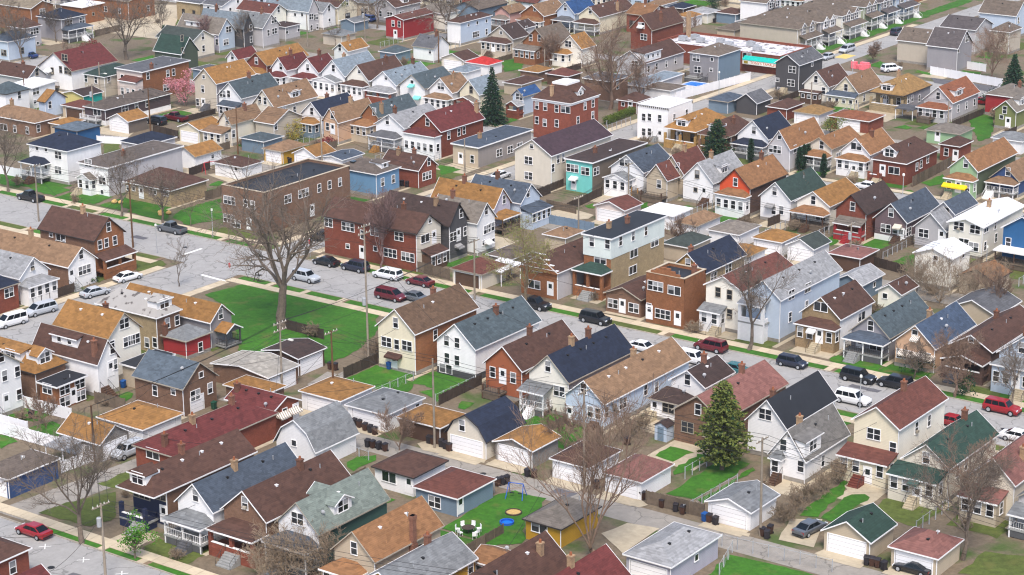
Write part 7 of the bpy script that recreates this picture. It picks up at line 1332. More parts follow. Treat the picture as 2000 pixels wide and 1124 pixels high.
    for f in fe:
        if f[0] == 'v' and f[1:].isdigit(): nv = int(f[1:])
    vm = shared('vw', lambda: MB().box(-.14, .14, -.14, .14, -.06, .12).box(-.18, .18, -.18, .18, .12, .17).mesh('roof_vent', MATS['trim_white'])); vb = shared('vb', lambda: MB().box(-.13, .13, -.13, .13, -.06, .12).box(-.17, .17, -.17, .17, .12, .16).mesh('roof_vent', MATS['vent_black']))
    pipe = shared('pipe', lambda: MB().tube((0,0,-.1),(0,0,.5),.06,.06,6).mesh('vent_pipe', MATS['metal']))
    dk = q['rc'] in ('navy', 'slate', 'slategreen', 'lightslate', 'black', 'lightgray', 'graytan', 'gray')
    for i in range(nv):
        x, y = (W*.5+W*.13, L*(.12+.76*(i+.5)/nv)) if k != 'gx' and (k not in ('hip',) or L >= W) else (W*(.12+.76*(i+.5)/nv), L*.5-L*.13)
        obj('roof_vent', vb if dk or rnd.random() < .4 else vm, R, (off[0]+x, off[1]+y, roof_z(k, W, L, h, r, x, y)+.0))
    if nv or (not garage and rnd.random() < .5):
        x, y = W*.66, L*rnd.uniform(.3, .8); obj('vent_pipe', pipe, R, (off[0]+x, off[1]+y, roof_z(k, W, L, h, r, x, y)))
    if 'sk' in F: 
        x, y = W*.3, L*.3; obj('skylight', MB().box(-.45, .45, -.6, .6, .05, .2).mesh('skylight', MATS['glass']), R, (off[0]+x, off[1]+y, roof_z(k, W, L, h, r, x, y)))
    if not garage and rnd.random() < .22 and k != 'flat':
        def mkd():
            mb = MB(); pr = [(0, -.08), (.1, -.07), (.2, -.03), (.26, .03)]; n = 10; vs = []; fs = []
            for rr, zz in pr:
                for i in range(n): t_ = 2*math.pi*i/n; vs.append((rr*math.cos(t_), zz-.1, rr*math.sin(t_)+.45))
            for j in range(3):
                for i in range(n): fs.append((j*n+i, j*n+(i+1) % n, (j+1)*n+(i+1) % n, (j+1)*n+i))
            mb.add(vs, fs); mb.tube((0,0,-.2),(0,-.15,.45),.025,.025,5); return mb.mesh('satellite_dish', MATS['metal'])
        x, y = W*.8, L*rnd.uniform(.08, .6); obj('satellite_dish', shared('dish', mkd), R, (off[0]+x, off[1]+y, roof_z(k, W, L, h, r, x, y)), rnd.uniform(.3, 1.3))
    for key in ('gd', 'gdd', 'gdn'):
        for p in F.get(key, []):
            face = p[0]; ln = (b-a) if face == 'S' else (d-c); w_ = min(4.9, ln-1.0) if key != 'gdn' else 2.4
            u = LEN[face][0]+ln*(float(p[1]) if len(p) > 1 else .5); garage_door(R, TT[face](u, .002, .02), face, w_, key == 'gdd')
    if 'hvac' in F:
        for i, (x, y) in enumerate(((5,9),(8,6.5),(12.5,8),(16,6),(20,9),(3.5,6),(24,5))):
            hv = obj('rooftop_unit', MB().box(-.9, .9, -.6, .6, .15, 1.2).box(-.7, .7, -.4, .4, 0, .15).box(-.4, .4, -.35, .35, 1.2, 1.32).mesh('rooftop_unit', MATS['metal']), R, (off[0]+x, off[1]+y, h-.35))
            obj('duct', MB().box(.9, 2.0, -.2, .2, .3, .65).mesh('duct', MATS['metal']), hv)
        mb = MB(); z = h-.5
        for u0, u1, f in ((W-9, W, 'S'), (c, d, 'E')):
            T = TT[f]; slab_roof(mb, [[T(u0-.1,1.3,z-.75),T(u1+(1.3 if f == 'S' else .1),1.3,z-.75),T(u1,.01,z),T(u0-.1,.01,z)]], .06)
        obj('metal_canopy', mb.mesh('metal_canopy', MATS['teal_metal']), R)
        sb = obj('sign_board', MB().box(W-9+off[0], W+off[0]+.9, off[1]+c-1.25, off[1]+c-1.1, z-1.75, z-.85).mesh('sign_board', MATS['sign_white']), R)
        t_ = obj('lettering', TXT_SHOP, sb, (off[0]+W-3.6, off[1]+c-1.262, z-1.3)); t_.rotation_euler = (math.pi/2, 0, 0)
        obj('sign_emblem', MB().box(off[0]+W-8.6, off[0]+W-7.6, off[1]+c-1.27, off[1]+c-1.25, z-1.6, z-1.0).mesh('sign_emblem', MATS['leaf_yellow']), R)
        mu = obj('wall_poster', MB().box(off[0]+W-14.5, off[0]+W-12, off[1]+c-.05, off[1]+c, 1.6, 3.0).mesh('wall_poster', MATS['sign_white']), R)
        obj('chimney', MB().box(-.4, .4, -.4, .4, 0, 6).mesh('chimney', MATS['chimney_tan']), R, (off[0]+2, off[1]+L-4, h-.4))
    return R
# ------------------------------------------------------------------ ground, streets, pavements
def sheet(name, poly, z, m, th=0):
    mb = MB(); P = [Vector((x, y, z)) for x, y in poly]
    ar = sum(P[i].x*P[(i+1) % len(P)].y-P[(i+1) % len(P)].x*P[i].y for i in range(len(P)))
    if ar < 0: P = P[::-1]
    n = len(P)
    if th:
        lo = [p-Vector((0,0,th)) for p in P]; mb.add(P+lo, [tuple(range(n))]+[(n+i, n+(i+1) % n, (i+1) % n, i) for i in range(n)])
    else: mb.add(P, [tuple(range(n))])
    return obj(name, mb.mesh(name, m))
def rough(poly, amp=.28, step=1.1):
    g = random.Random(int(abs(poly[0][0]*97+poly[0][1]*31))); out = []
    for i, p in enumerate(poly):
        q = poly[(i+1) % len(poly)]; n = max(1, int(math.hypot(q[0]-p[0], q[1]-p[1])/step))
        for k in range(n): t = k/n; out.append((p[0]+(q[0]-p[0])*t+g.uniform(-amp, amp), p[1]+(q[1]-p[1])*t+g.uniform(-amp, amp)))
    return out
def rect(x0, x1, y0, y1): return [(x0,y0),(x1,y0),(x1,y1),(x0,y1)]
struct(sheet('ground', rect(-3000, 3000, -600, 5000), 0, MATS['yard']))
XE, XW = 40, -620
SA, SB = -236.2, -230.8                       # cross street
def road(x0, x1, y0, y1, m='street'): return struct(sheet('street' if m == 'street' else 'alley', rect(x0, x1, y0, y1), .012 if m == 'street' else .02, MATS[m]))
MS0, MS1 = 244.3, 256.7                       # main street kerbs
road(XW, XE, MS0, MS1); road(XW, -180, 143.5, 156.3); road(-180, XE, 143.5, 156.3)
road(-244, -232, 156.3, MS0); road(SA-1, SB, MS1, 640)
road(SB, XE, 339, 349); road(XW, SA-1, 340, 350); road(SB, XE, 427, 440); road(XW, SA-1, 420, 425)
for a_ in ((-178, XE, 197.2, 201.8), (-195, -178, 200.2, 203.8), (-212, XE, 294, 300), (XW, -247, 296, 301.5), (-222, XE, 380.5, 386), (XW, -247, 383, 388)): road(*a_, m='alley')
struct(sheet('alley', [(-190.5,157.2),(-185.5,157.2),(-183.5,181),(-188.5,181)], .024, MATS['alley']))
# raised verges with kerbs, sidewalks of single slabs
def kerb(x0, x1, y0, y1): return struct(obj('kerb', MB().box(x0, x1, y0, y1, -.05, .13).mesh('kerb', MATS['kerb'])))
slabs = {}
def walk(x0, x1, y0, y1, along='x', z=.1):
    base = struct(obj('sidewalk', MB().box(x0, x1, y0, y1, -.05, z-.02).mesh('sidewalk', MATS['kerb'])))
    L = (x1-x0) if along == 'x' else (y1-y0); n = max(1, int(L/1.65)); s = L/n
    me = MB().box(-s/2+.025, s/2-.025, -(y1-y0)/2, (y1-y0)/2, 0, .03).mesh('slab', MATS['sidewalk']) if along == 'x' else MB().box(-(x1-x0)/2, (x1-x0)/2, -s/2+.025, s/2-.025, 0, .03).mesh('slab', MATS['sidewalk'])
    for i in range(n):
        p = (x0+s*(i+.5), (y0+y1)/2, z-.02) if along == 'x' else ((x0+x1)/2, y0+s*(i+.5), z-.02)
        o = obj('slab', me, base, (p[0], p[1], p[2]+rnd.uniform(-.006, .006)))
    return base
def verge(x0, x1, y0, y1, along='x'):
    struct(obj('verge', MB().box(x0, x1, y0, y1, -.05, .09).mesh('verge', MATS['dirt'])))
    t = (x0 if along == 'x' else y0)+1; e = x1 if along == 'x' else y1
    while t < e-3:
        L = min(rnd.uniform(5, 11), e-t-1)
        r_ = rect(t, t+L, y0+.08, y1-.08) if along == 'x' else rect(x0+.08, x1-.08, t, t+L)
        struct(sheet('verge_grass', r_, .1, MATS['lawn' if rnd.random() < .7 else 'dull_lawn']))
        t += L
        if along == 'x' and t < e-3: struct(sheet('crossing_walk', rect(t+.1, t+1.1, y0, y1), .104, MATS['sidewalk']))
        t += rnd.uniform(1.2, 2.5)
for x0, x1 in ((-345, SA-3.6), (SB+2.6, -40)):
    kerb(x0, x1, MS1, MS1+.16); verge(x0, x1, MS1+.16, MS1+1.9); walk(x0, x1, MS1+1.9, MS1+3.7)
for x0, x1 in ((-345, -248), (-231.5, -40)):
    kerb(x0, x1, MS0-.16, MS0); verge(x0, x1, MS0-1.9, MS0-.16); walk(x0, x1, MS0-3.6, MS0-1.9)
kerb(-240, -60, 156.3, 156.46); verge(-184, -110, 156.46, 157.5); walk(-215, -110, 157.5, 159.2)
kerb(SB, SB+.15, MS1+4, 336); walk(SB+.15, SB+1.7, MS1+4, 336, 'y'); kerb(SA-1.15, SA-1, MS1+4, 336); walk(SA-2.9, SA-1.15, MS1+4, 336, 'y')
kerb(SA-1.15, SA-1, 354, 500); walk(SA-2.9, SA-1.15, 354, 500, 'y'); kerb(SB, SB+.15, 354, 424); walk(SB+.15, SB+1.6, 354, 424, 'y')
kerb(-232, -231.85, 205, MS0-4); walk(-231.85, -230.2, 205, MS0-4, 'y'); kerb(-244.15, -244, 190, MS0-4); walk(-246, -244.15, 190, MS0-4, 'y')
walk(SB+2, -60, 349.3, 350.8); walk(-330, SA-3, 350.5, 352)
for k_, P in LAWNS: 
    r2_ = P
    struct(sheet('lawn', rough(P), .06+rnd.random()*.004, MATS[k_]))
for k_, P in PAVES: struct(sheet('concrete_pad', rough(P, .1, 2), .068+rnd.random()*.004, MATS[k_]))
struct(sheet('lawn', rough(rect(-244.5, -240.6, 452, 540)), .04, MATS['lawn']))
for a_, b_ in (('sl0', 'sl1'), ('sl2', 'sl3')):
    p, q = Vector(MISC[a_]), Vector(MISC[b_]); n = (q-p).orthogonal().normalized()*.28; struct(sheet('stop_line', [tuple(p-n), tuple(q-n), tuple(q+n), tuple(p+n)], .018, MATS['road_paint']))
struct(sheet('yellow_marking', rect(-235.8, -232.6, 452, 457), .017, MATS['road_paint_yellow']))
for i, (x, y) in enumerate((MISC['x0'], MISC['x1'], MISC['x2'])):
    mb = MB(); 
    for s in (-1, 1): mb.add([(x-.5, y-.5*s-.09, .017),(x-.5, y-.5*s+.09, .017),(x+.5, y+.5*s+.09, .017),(x+.5, y+.5*s-.09, .017)], [(0,1,2,3) if s < 0 else (0,1,2,3)])
    struct(obj('painted_cross', mb.mesh('painted_cross', MATS['road_paint'])))
# ------------------------------------------------------------------ buildings
for q in BUILDINGS: building(q)
# concrete walks and drives beside the houses and behind the garages
for q in BUILDINGS:
    if q['kind'] == 'garage' and any(f.startswith('gd:S') or f.startswith('gdd:S') for f in q['fe']):
        struct(sheet('garage_apron', rect(q['x0']+.3, q['x1']-.3, q['y0']-1.9, q['y0']+.2), .055+rnd.random()*.004, MATS['apron']))
    elif q['kind'] == 'house' and q['roof'] in ('gy', 'hip') and rnd.random() < .8:
        struct(sheet('side_walk_path', rect(q['x1']-.2, q['x1']+.55, q['y0']-2, q['y1']+2), .045+rnd.random()*.008, MATS['apron']))
# front and back yards of each lot: grass, worn grass or concrete
BANDS = ((141, 158), (196, 204.5), (MS0-3.7, MS1+3.8), (293, 302), (338, 352), (380, 388.5), (419, 441))
for q in BUILDINGS:
    if q['kind'] != 'house': continue
    for y0_, y1_ in ((q['y0']-rnd.uniform(4, 9), q['y0']+.5), (q['y1']-.5, q['y1']+rnd.uniform(4, 9))):
        for b0, b1 in BANDS:
            if y0_ < b1 and y1_ > b0:
                if (b0+b1)/2 < (q['y0']+q['y1'])/2: y0_ = max(y0_, b1)
                else: y1_ = min(y1_, b0)
        x0_, x1_ = q['x0']-.4, q['x1']+.2
        if x0_ < SB+2 and x1_ > SA-3: continue
        if y1_-y0_ < 1.2: continue
        t = rnd.random()
        if t < .5: struct(sheet('lawn', rough(rect(x0_, x1_, y0_, y1_)), .030+rnd.random()*.006, MATS['lawn' if t < .27 else 'dull_lawn']))
        elif t < .72: struct(sheet('concrete_pad', rough(rect(x0_+rnd.uniform(0, 3), x1_, y0_+.5, y1_), .08, 2), .038+rnd.random()*.004, MATS['apron']))
for (x, y, w_, l_) in ((-205,247,2.6,1.6),(-182,252,3.4,1.2),(-150,246.5,1.8,2.6),(-128,253,4.5,1.1),(-115,247,2,2),(-262,250,3,1.4),(-170,246,5,.9),(-228,262,1.5,3),(-226,300,1.6,4),(-140,199.5,3,1.5),(-120,199,2.2,1.2),(-160,199.8,4,1),(-170,149,3,1.5)):
    struct(sheet('asphalt_patch', rough(rect(x, x+w_, y, y+l_), .12, .6), 0.027, MATS['asphalt']))
for (x, y) in ((-196,250.5),(-141,251),(-104,250),(-250,250.8),(-229,246),(-150,199.5),(-173,150)):
    o = obj('manhole_cover', MB().tube((0,0,.02),(0,0,.034),.42,.42,16).mesh('manhole_cover', MATS['plastic_black']), None, (x, y, 0)); struct(o)
# ------------------------------------------------------------------ trees
def skeleton(seed, H, R, style):
    g = random.Random(seed); seg = []; tr = []
    fork = dict(big=.3, pink=.28, spread=.3, multi=.08, tall=.3, brown=.22, bud=.25, sap=.3, brush=.02)[style]*H
    r0 = dict(big=.03, multi=.019, spread=.021, tall=.018, pink=.015, brown=.022, bud=.018, sap=.012, brush=.012)[style]*H
    p = Vector((0,0,0)); d = Vector((0,0,1)); n = 4
    for i in range(n):
        q = p+Vector((g.uniform(-.02,.02)*H, g.uniform(-.02,.02)*H, fork/n)) if fork > 1 else p+Vector((0,0,fork/n))
        tr.append((p.copy(), q.copy(), r0*(1.25-.45*i/n) if i == 0 else r0*(1.14-.4*i/n), r0*(1.14-.4*(i+1)/n))); p = q
    nl = dict(big=7, spread=6, multi=7, tall=5, pink=8, brown=7, bud=6, sap=4, brush=16)[style]
    kids = dict(big=(7,7,6), spread=(7,7,6), multi=(6,7,6), tall=(7,7,5), pink=(8,7,5), brown=(8,8,6), bud=(6,7,5), sap=(5,4,3), brush=(5,5,3))[style]
    upb = dict(big=.12, spread=.22, multi=.45, tall=.5, pink=.75, brown=.35, bud=.4, sap=.6, brush=.45)[style]
    def branch(p, d, L, r, lv):
        k = 5 if lv == 0 else (4 if lv == 1 else (3 if lv == 2 else 2)); pts = [p]; rr = [r]; q = p; dd = d.copy()
        for i in range(k):
            w_ = (.22 if lv else .16); dd = (dd+Vector((g.gauss(0,w_), g.gauss(0,w_), g.gauss(0,w_)+upb*.18))).normalized()
            q = q+dd*(L/k)
            if q.z < fork*.75 and style != 'brush': q.z = fork*.75+g.random()*.5
            pts.append(q); rr.append(r*(1-.72*(i+1)/k))
        for i in range(k): seg.append((pts[i], pts[i+1], max(rr[i], .016), max(rr[i+1], .013), lv))
        if lv < 3:
            nk = kids[lv]
            for j in range(nk):
                t = (.22 if lv == 0 else .12)+(1-.15)*(j+g.random()*.8)/nk*.92; t = min(t, .99); ii = min(k-1, int(t*k)); f = t*k-ii
                pp = pts[ii].lerp(pts[ii+1], f); ax = (pts[ii+1]-pts[ii]).normalized()
                side = ax.orthogonal().normalized(); side.rotate(Matrix.Rotation(g.uniform(0, 6.28), 3, ax))
                an = g.uniform(.5, 1.0)*(.6 if style in ('pink', 'multi') else 1); nd = (ax*math.cos(an)+side*math.sin(an)+Vector((0,0,upb*.35))).normalized()
                branch(pp, nd, L*g.uniform(.38, .6)*(1.15-.4*t), max(rr[ii]*.62, .016), lv+1)
    for i in range(nl):
        a_ = 6.283*i/nl+g.uniform(-.35,.35); tilt = g.uniform(.3, .95) if style not in ('pink', 'sap') else g.uniform(.15, .5)
        if style in ('tall',): tilt = g.uniform(.3, .85)
        if style == 'multi': tilt = g.uniform(.18, .8)
        if style == 'brush': tilt = g.uniform(.1, .95)
        if i == 0: tilt *= .25
        st = p if style in ('multi', 'brush', 'sap') or i == 0 else tr[-1][0].lerp(p, g.uniform(.2, 1))
        if style == 'sap' or style == 'pink': st = Vector((0,0,fork*g.uniform(.7, 1)))
        d = Vector((math.sin(tilt)*math.cos(a_), math.sin(tilt)*math.sin(a_), math.cos(tilt)))
        L = min((H-fork)/max(math.cos(tilt), .35), R*1.15/max(math.sin(tilt), .12))*g.uniform(.85, 1.0)
        branch(Vector(st), d, L, r0*(.4 if style == 'big' else .46)*g.uniform(.8, 1.1), 0)
    return tr, seg
def tree_meshes(seed, H, R, style):
    tr, seg = skeleton(seed, H, R, style); bm = MATS[dict(pink='bark_pink', brown='bark_brown', bud='bark_light', brush='twig_brown', multi='bark_brown').get(style, 'bark')]
    t = MB()
    for p, q, a_, b_ in tr: t.tube(p, q, a_, b_, 9, cap=False)
    c = MB()
    for p, q, a_, b_, lv in seg:
        c.tube(p, q, a_, b_, 7 if lv == 0 else (5 if lv == 1 else 3), cap=False)
    if style == 'bud':
        g = random.Random(seed)
        for p, q, a_, b_, lv in seg:
            if lv == 3:
                for k_ in range(2):
                    o = q+Vector((g.gauss(0,.12), g.gauss(0,.12), g.gauss(0,.12))); s = g.uniform(.05, .1); u_ = Vector((g.gauss(0,1), g.gauss(0,1), g.gauss(0,1))).normalized(); v_ = u_.orthogonal().normalized()
                    c.add([o+u_*s, o+v_*s, o-u_*s], [(0,1,2)], 1)
    return t.mesh('trunk', bm), c.mesh('crown', [bm, MATS['leaf_bud']])
for i, (xy, H, R, style, label) in enumerate(TREES):
    tm, cm = tree_meshes(100+i, H, R, style)
    r_ = bpy.data.objects.new('brushwood' if style == 'brush' else 'bare_tree', None); COL.objects.link(r_); r_.location = (*xy, 0)
    tag(r_, label, 'tree' if style != 'brush' else 'shrub', 'bare spring trees' if style != 'brush' else 'thickets of bare brush'); obj('trunk', tm, r_); obj('crown', cm, r_)
def leafy(seed, H, R, style):
    g = random.Random(seed); t = MB(); c = MB(); fc = dict(spruce=.06, pine=.12, fir=.05, arbor=.03, bush=0, olive=.05, yellow=.03, blossom=.18, fresh=.28, red=.02)[style]
    t.tube((0,0,0), (0,0,H*(.9 if style in ('spruce', 'pine', 'fir', 'arbor') else .55)), .022*H+.04, .02, 8)
    conif = style in ('spruce', 'pine', 'fir', 'arbor')
    def leaf(o, d, s, mi):
        u_ = d.normalized(); v_ = u_.cross(Vector((g.gauss(0,1), g.gauss(0,1), g.gauss(0,1)))).normalized()
        c.add([o, o+u_*s*.55+v_*s*.33, o+u_*s*1.15, o+u_*s*.5-v_*s*.33], [(0,1,2,3)], mi)
    if conif:
        z = fc*H; lv = 0
        while z < H*.985:
            f = (z/H-fc)/(1-fc); prof = (1-f)**dict(arbor=.45, fir=.62).get(style, .85)
            if style == 'arbor': prof = min(1, prof*1.2)*(.55+.45*min(1, f*6))
            if style == 'pine': prof = min(1, (1-f)**.62*(.62+.38*min(1, f*4)))*g.uniform(.8, 1.1)
            rr = R*prof; nb = max(4, int((9 if style != 'arbor' else 7)*(.45+prof)+2)); a0 = g.random()*6.28
            for j in range(nb):
                a_ = a0+6.283*j/nb+g.uniform(-.2,.2); L = rr*g.uniform(.78, 1.12); dr = dict(spruce=-.25, pine=.1, fir=.0, arbor=1.6)[style]+g.uniform(-.15,.15)
                d = Vector((math.cos(a_), math.sin(a_), dr)).normalized() if style != 'arbor' else Vector((math.cos(a_), math.sin(a_), .9)).normalized()
                t.tube((0,0,z), Vector((0,0,z))+d*L, .03, .01, 3, cap=False)
                n = max(3, int(L/.16)); s0 = dict(spruce=.36, pine=.42, fir=.32, arbor=.22)[style]
                for k_ in range(n):
                    tt = ((k_+g.random())/n)**.7; o = Vector((0,0,z))+d*(L*tt); 
                    for m_ in range(3):
                        dd = (d*.8+Vector((g.gauss(0,.55), g.gauss(0,.55), g.gauss(0,.4)-.1))); leaf(o, dd, s0*g.uniform(.6, 1.25)*(1.15-.4*tt), 0 if g.random() < .62 else (1 if g.random() < .7 else 2))
            z += (.42 if style != 'arbor' else .26)*(1.1-.35*f)*(H/11 if H > 8 else .8)**.5; lv += 1
        ms = dict(spruce=('needles', 'needles_dark', 'needles'), pine=('needles_light', 'needles_light', 'needles'), fir=('needles', 'needles', 'needles_light'), arbor=('needles', 'needles_dark', 'needles'))[style]
    else:
        n = int(min(3600, 260*H*R*.55)); cl = [Vector((g.gauss(0,.5)*R, g.gauss(0,.5)*R, fc*H+(1-fc)*H*(.5+g.gauss(0,.22)))) for _ in range(14)]
        for q_ in cl: t.tube((0,0,fc*H*.8), q_, .05, .012, 4, cap=False)
        for k_ in range(n):
            q_ = g.choice(cl); v_ = Vector((g.gauss(0,1), g.gauss(0,1), g.gauss(0,1))).normalized()*(R*.42*g.random()**.4); o = q_+Vector((v_.x, v_.y, v_.z*H/R*.45))
            if o.z < fc*H*.6 or o.z < .05: continue
            leaf(o, Vector((g.gauss(0,1), g.gauss(0,1), g.gauss(0,1)+.3)), g.uniform(.14, .32), 0 if g.random() < .6 else (1 if g.random() < .7 else 2))
        ms = dict(bush=('needles', 'needles_dark', 'needles_light'), olive=('needles_light', 'leaf_bud', 'needles'), yellow=('leaf_yellow', 'leaf_bud', 'twig_brown'), blossom=('blossom', 'blossom', 'bark_pink'), fresh=('leaf_fresh', 'leaf_fresh', 'needles_light'), red=('leaf_red', 'leaf_red', 'twig_brown'))[style]
    return t.mesh('trunk', MATS['bark']), c.mesh('crown', [MATS[m] for m in ms])
for i, (xy, H, R, style, label) in enumerate(EVERGREENS):
    tm, cm = shared(('arb', i % 2), lambda: leafy(900+i % 2, H, R, style)) if style == 'arbor' else leafy(300+i, H, R, style)
    nm = dict(spruce='spruce_tree', pine='pine_tree', fir='fir_tree', arbor='arborvitae', blossom='magnolia_tree', fresh='young_tree').get(style, 'shrub')
    r_ = bpy.data.objects.new(nm, None); COL.objects.link(r_); r_.location = (*xy, 0); r_.rotation_euler[2] = i
    tag(r_, label, 'tree' if nm != 'shrub' else 'shrub', 'arborvitae row between the houses' if style == 'arbor' else ('green trees and shrubs')); obj('trunk', tm, r_); obj('crown', cm, r_)
# clipped hedge by the brick mansion
h0, h1 = Vector((*MISC['hedge0'], 0)), Vector((*MISC['hedge1'], 0)); g = random.Random(5); mb = MB()
for k_ in range(5200):
    t_ = g.random(); o = h0.lerp(h1, t_)+Vector((g.uniform(-.8,.8), 0, g.random()**.6*1.5)); u_ = Vector((g.gauss(0,1), g.gauss(0,1), g.gauss(0,1)+.4)).normalized(); v_ = u_.orthogonal().normalized(); s = g.uniform(.12,.26)
    mb.add([o, o+u_*s*.5+v_*s*.4, o+u_*s, o+u_*s*.5-v_*s*.4], [(0,1,2,3)], 0)
hd = obj('hedge', mb.mesh('hedge', MATS['hedge_green'])); tag(hd, 'clipped yellow-green hedge along the side street by the brick mansion', 'hedge')
# ------------------------------------------------------------------ cars
def loft(mb, st, mi=0):
    """st: list of (x, [(y, z), ...]) rings with equal counts, open ring closed round"""
    n = len(st[0][1]); o = len(mb.v); vs = []; fs = []
    for x, ring in st: vs += [(x, y, z) for y, z in ring]
    for i in range(len(st)-1):
        for j in range(n): fs.append((i*n+j, i*n+(j+1) % n, (i+1)*n+(j+1) % n, (i+1)*n+j))
    fs += [tuple(range(n))[::-1], tuple((len(st)-1)*n+j for j in range(n))]
    mb.add(vs, fs, mi)
CARDIM = dict(  # length, width, roof height, belt z, hood z, cabin: base front/back x, roof front/back x (fractions of length from rear=0), rear deck z
 sedan=(4.8,1.82,1.46,.92,.86,.74,.1,.6,.3,.95), coupe=(4.4,1.8,1.32,.86,.8,.7,.1,.52,.34,.9), hatch=(4.3,1.8,1.6,.98,.94,.78,.03,.66,.08,1.0), suv=(4.9,1.95,1.8,1.08,1.08,.74,.02,.63,.07,1.08),
 minivan=(5.15,1.98,1.76,1.04,.98,.83,.01,.64,.06,1.04), van=(4.9,1.9,1.9,1.1,1.0,.84,.0,.66,.01,1.1), pickup=(5.7,2.0,1.86,1.12,1.12,.73,.4,.63,.43,1.1))
def car_meshes(kind, col):
    Lc, Wc, Hr, zb, zh, cf, cb, rf, rb, zd = CARDIM[kind]; hw = Wc/2; X = lambda f: (f-.5)*Lc; zl = .28; pm = MATS['paint_'+col]
    def ring(w_, zt, sh): return [(-w_*.9, zl), (-w_, .55), (-w_, zt-sh*.35), (-w_*.9, zt), (w_*.9, zt), (w_, zt-sh*.35), (w_, .55), (w_*.9, zl)]
    b = MB()
    st = [(X(0), ring(hw*.86, zd-.18, .2)), (X(.015), ring(hw*.95, zd-.02, .16)), (X(.12), ring(hw, zd, .16)), (X(max(cb, .2)), ring(hw, zb, .16)), (X(cf-.02), ring(hw, zb, .16)), (X(cf+.03), ring(hw*.99, zb*.3+zh*.7, .16)), (X(.9), ring(hw*.97, zh-.06, .2)), (X(.975), ring(hw*.88, zh-.2, .2)), (X(1), ring(hw*.78, zh-.36, .12))]
    loft(b, st)
    cw, rw = hw*.9, hw*.72; zr = Hr
    lo = [(X(cb), -cw), (X(cf), -cw), (X(cf), cw), (X(cb), cw)]; hi = [(X(rb), -rw), (X(rf), -rw), (X(rf), rw), (X(rb), rw)]
    z0 = zb-.03
    V = [(x, y, z0) for x, y in lo]+[(x, y, zr-.05) for x, y in hi]+[(x*.97+hi[0][0]*.0, y*.86, zr) for x, y in hi]
    b.add(V, [(0,1,5,4),(1,2,6,5),(2,3,7,6),(3,0,4,7),(4,5,9,8),(5,6,10,9),(6,7,11,10),(7,4,8,11),(8,9,10,11)])
    if kind == 'pickup':
        b2 = MB().box(X(.03), X(cb-.01), -hw*.82, hw*.82, zb-.0, zb+.015)
    body = b.mesh('body', pm); body.polygons.foreach_set('use_smooth', [False]*len(body.polygons))
    parts = []
    def quad_inset(a, b_, c_, d_, s0, s1, t0, t1, out):
        a, b_, c_, d_ = map(Vector, (a, b_, c_, d_)); P = lambda s, t: a.lerp(b_, s).lerp(d_.lerp(c_, s), t)
        q = [P(s0,t0), P(s1,t0), P(s1,t1), P(s0,t1)]; nrm = (q[1]-q[0]).cross(q[3]-q[0]).normalized()
        if nrm.dot(Vector(out)) < 0: nrm = -nrm
        return [p+nrm*.012 for p in q], nrm
    def glass(name, *a_):
        q, nrm = quad_inset(*a_); m = MB(); m.prism(q, nrm*.01); parts.append((name, m.mesh(name, MATS['car_glass'])))
    glass('windshield', V[1], V[2], V[6], V[5], .05, .95, .08, .93, (1,0,.5)); glass('rear_window', V[0], V[3], V[7], V[4], .06, .94, .12 if kind != 'van' else .3, .9, (-1,0,.3))
    ns = 2 if kind in ('sedan', 'coupe', 'pickup', 'hatch') else 3; g0, g1 = .04, .95
    for k_ in range(ns):
        s0 = g0+(g1-g0)*k_/ns+.012; s1 = g0+(g1-g0)*(k_+1)/ns-.012
        glass('side_window', V[0], V[1], V[5], V[4], s0, s1, .14, .9, (0,-1,0)); glass('side_window', V[3], V[2], V[6], V[7], s0, s1, .14, .9, (0,1,0))
    wr = .34 if kind not in ('suv', 'pickup') else .4
    tyre = MB(); tyre.tube((0,-.12,0),(0,.12,0),wr,wr,16); ty = tyre.mesh('tyre', MATS['tyre']); rmm = MB().tube((0,-.13,0),(0,.13,0),wr*.62,wr*.62,12).mesh('rim', MATS['rim'])
    wheels = [(X(.19), s*(hw-.1), wr) for s in (-1,1)]+[(X(.82), s*(hw-.1), wr) for s in (-1,1)]
    hl = MB().box(-.06, .05, -.2, .2, -.09, .09).mesh('headlight', MATS['headlight']); tl = MB().box(-.05, .06, -.17, .17, -.12, .12).mesh('taillight', MATS['taillight'])
    lights = [('headlight', hl, (X(.978), s*hw*.66, zh-.26)) for s in (-1,1)]+[('taillight', tl, (X(.012), s*hw*.74, zd-.22)) for s in (-1,1)]
    bp = MB().box(X(.985), X(1)+.03, -hw*.76, hw*.76, .34, .5).mesh('bumper', MATS['plastic_black'])
    rbm = MB().box(X(0)-.04, X(.03), -hw*.82, hw*.82, .34, .5).mesh('bumper', MATS['plastic_black'])
    bed = b2.mesh('bed_liner', MATS['plastic_black']) if kind == 'pickup' else None
    return body, parts, (ty, rmm, wheels), lights, (bp, rbm), bed
for xy, kind, col, hd_, label in CARS_AT:
    body, parts, (ty, rmm, wheels), lights, bps, bed = shared(('car', kind, col), lambda: car_meshes(kind, col))
    r_ = bpy.data.objects.new('parked_car' if kind not in ('pickup', 'van') else ('pickup_truck' if kind == 'pickup' else 'parked_van'), None); COL.objects.link(r_)
    r_.location = (*xy, .03); r_.rotation_euler = (0, 0, math.radians(hd_)); tag(r_, label, 'car' if kind not in ('pickup', 'van') else ('pickup' if kind == 'pickup' else 'van'), 'cars parked in the neighbourhood')
    bo = obj('body', body, r_)
    for nm, me in parts: obj(nm, me, r_)
    for p in wheels: w_ = obj('wheel', ty, r_, p); obj('rim', rmm, w_)
    for nm, me, p in lights: obj(nm, me, r_, p)
    for me in bps: obj('bumper', me, r_)
    if bed: obj('bed_liner', bed, r_)
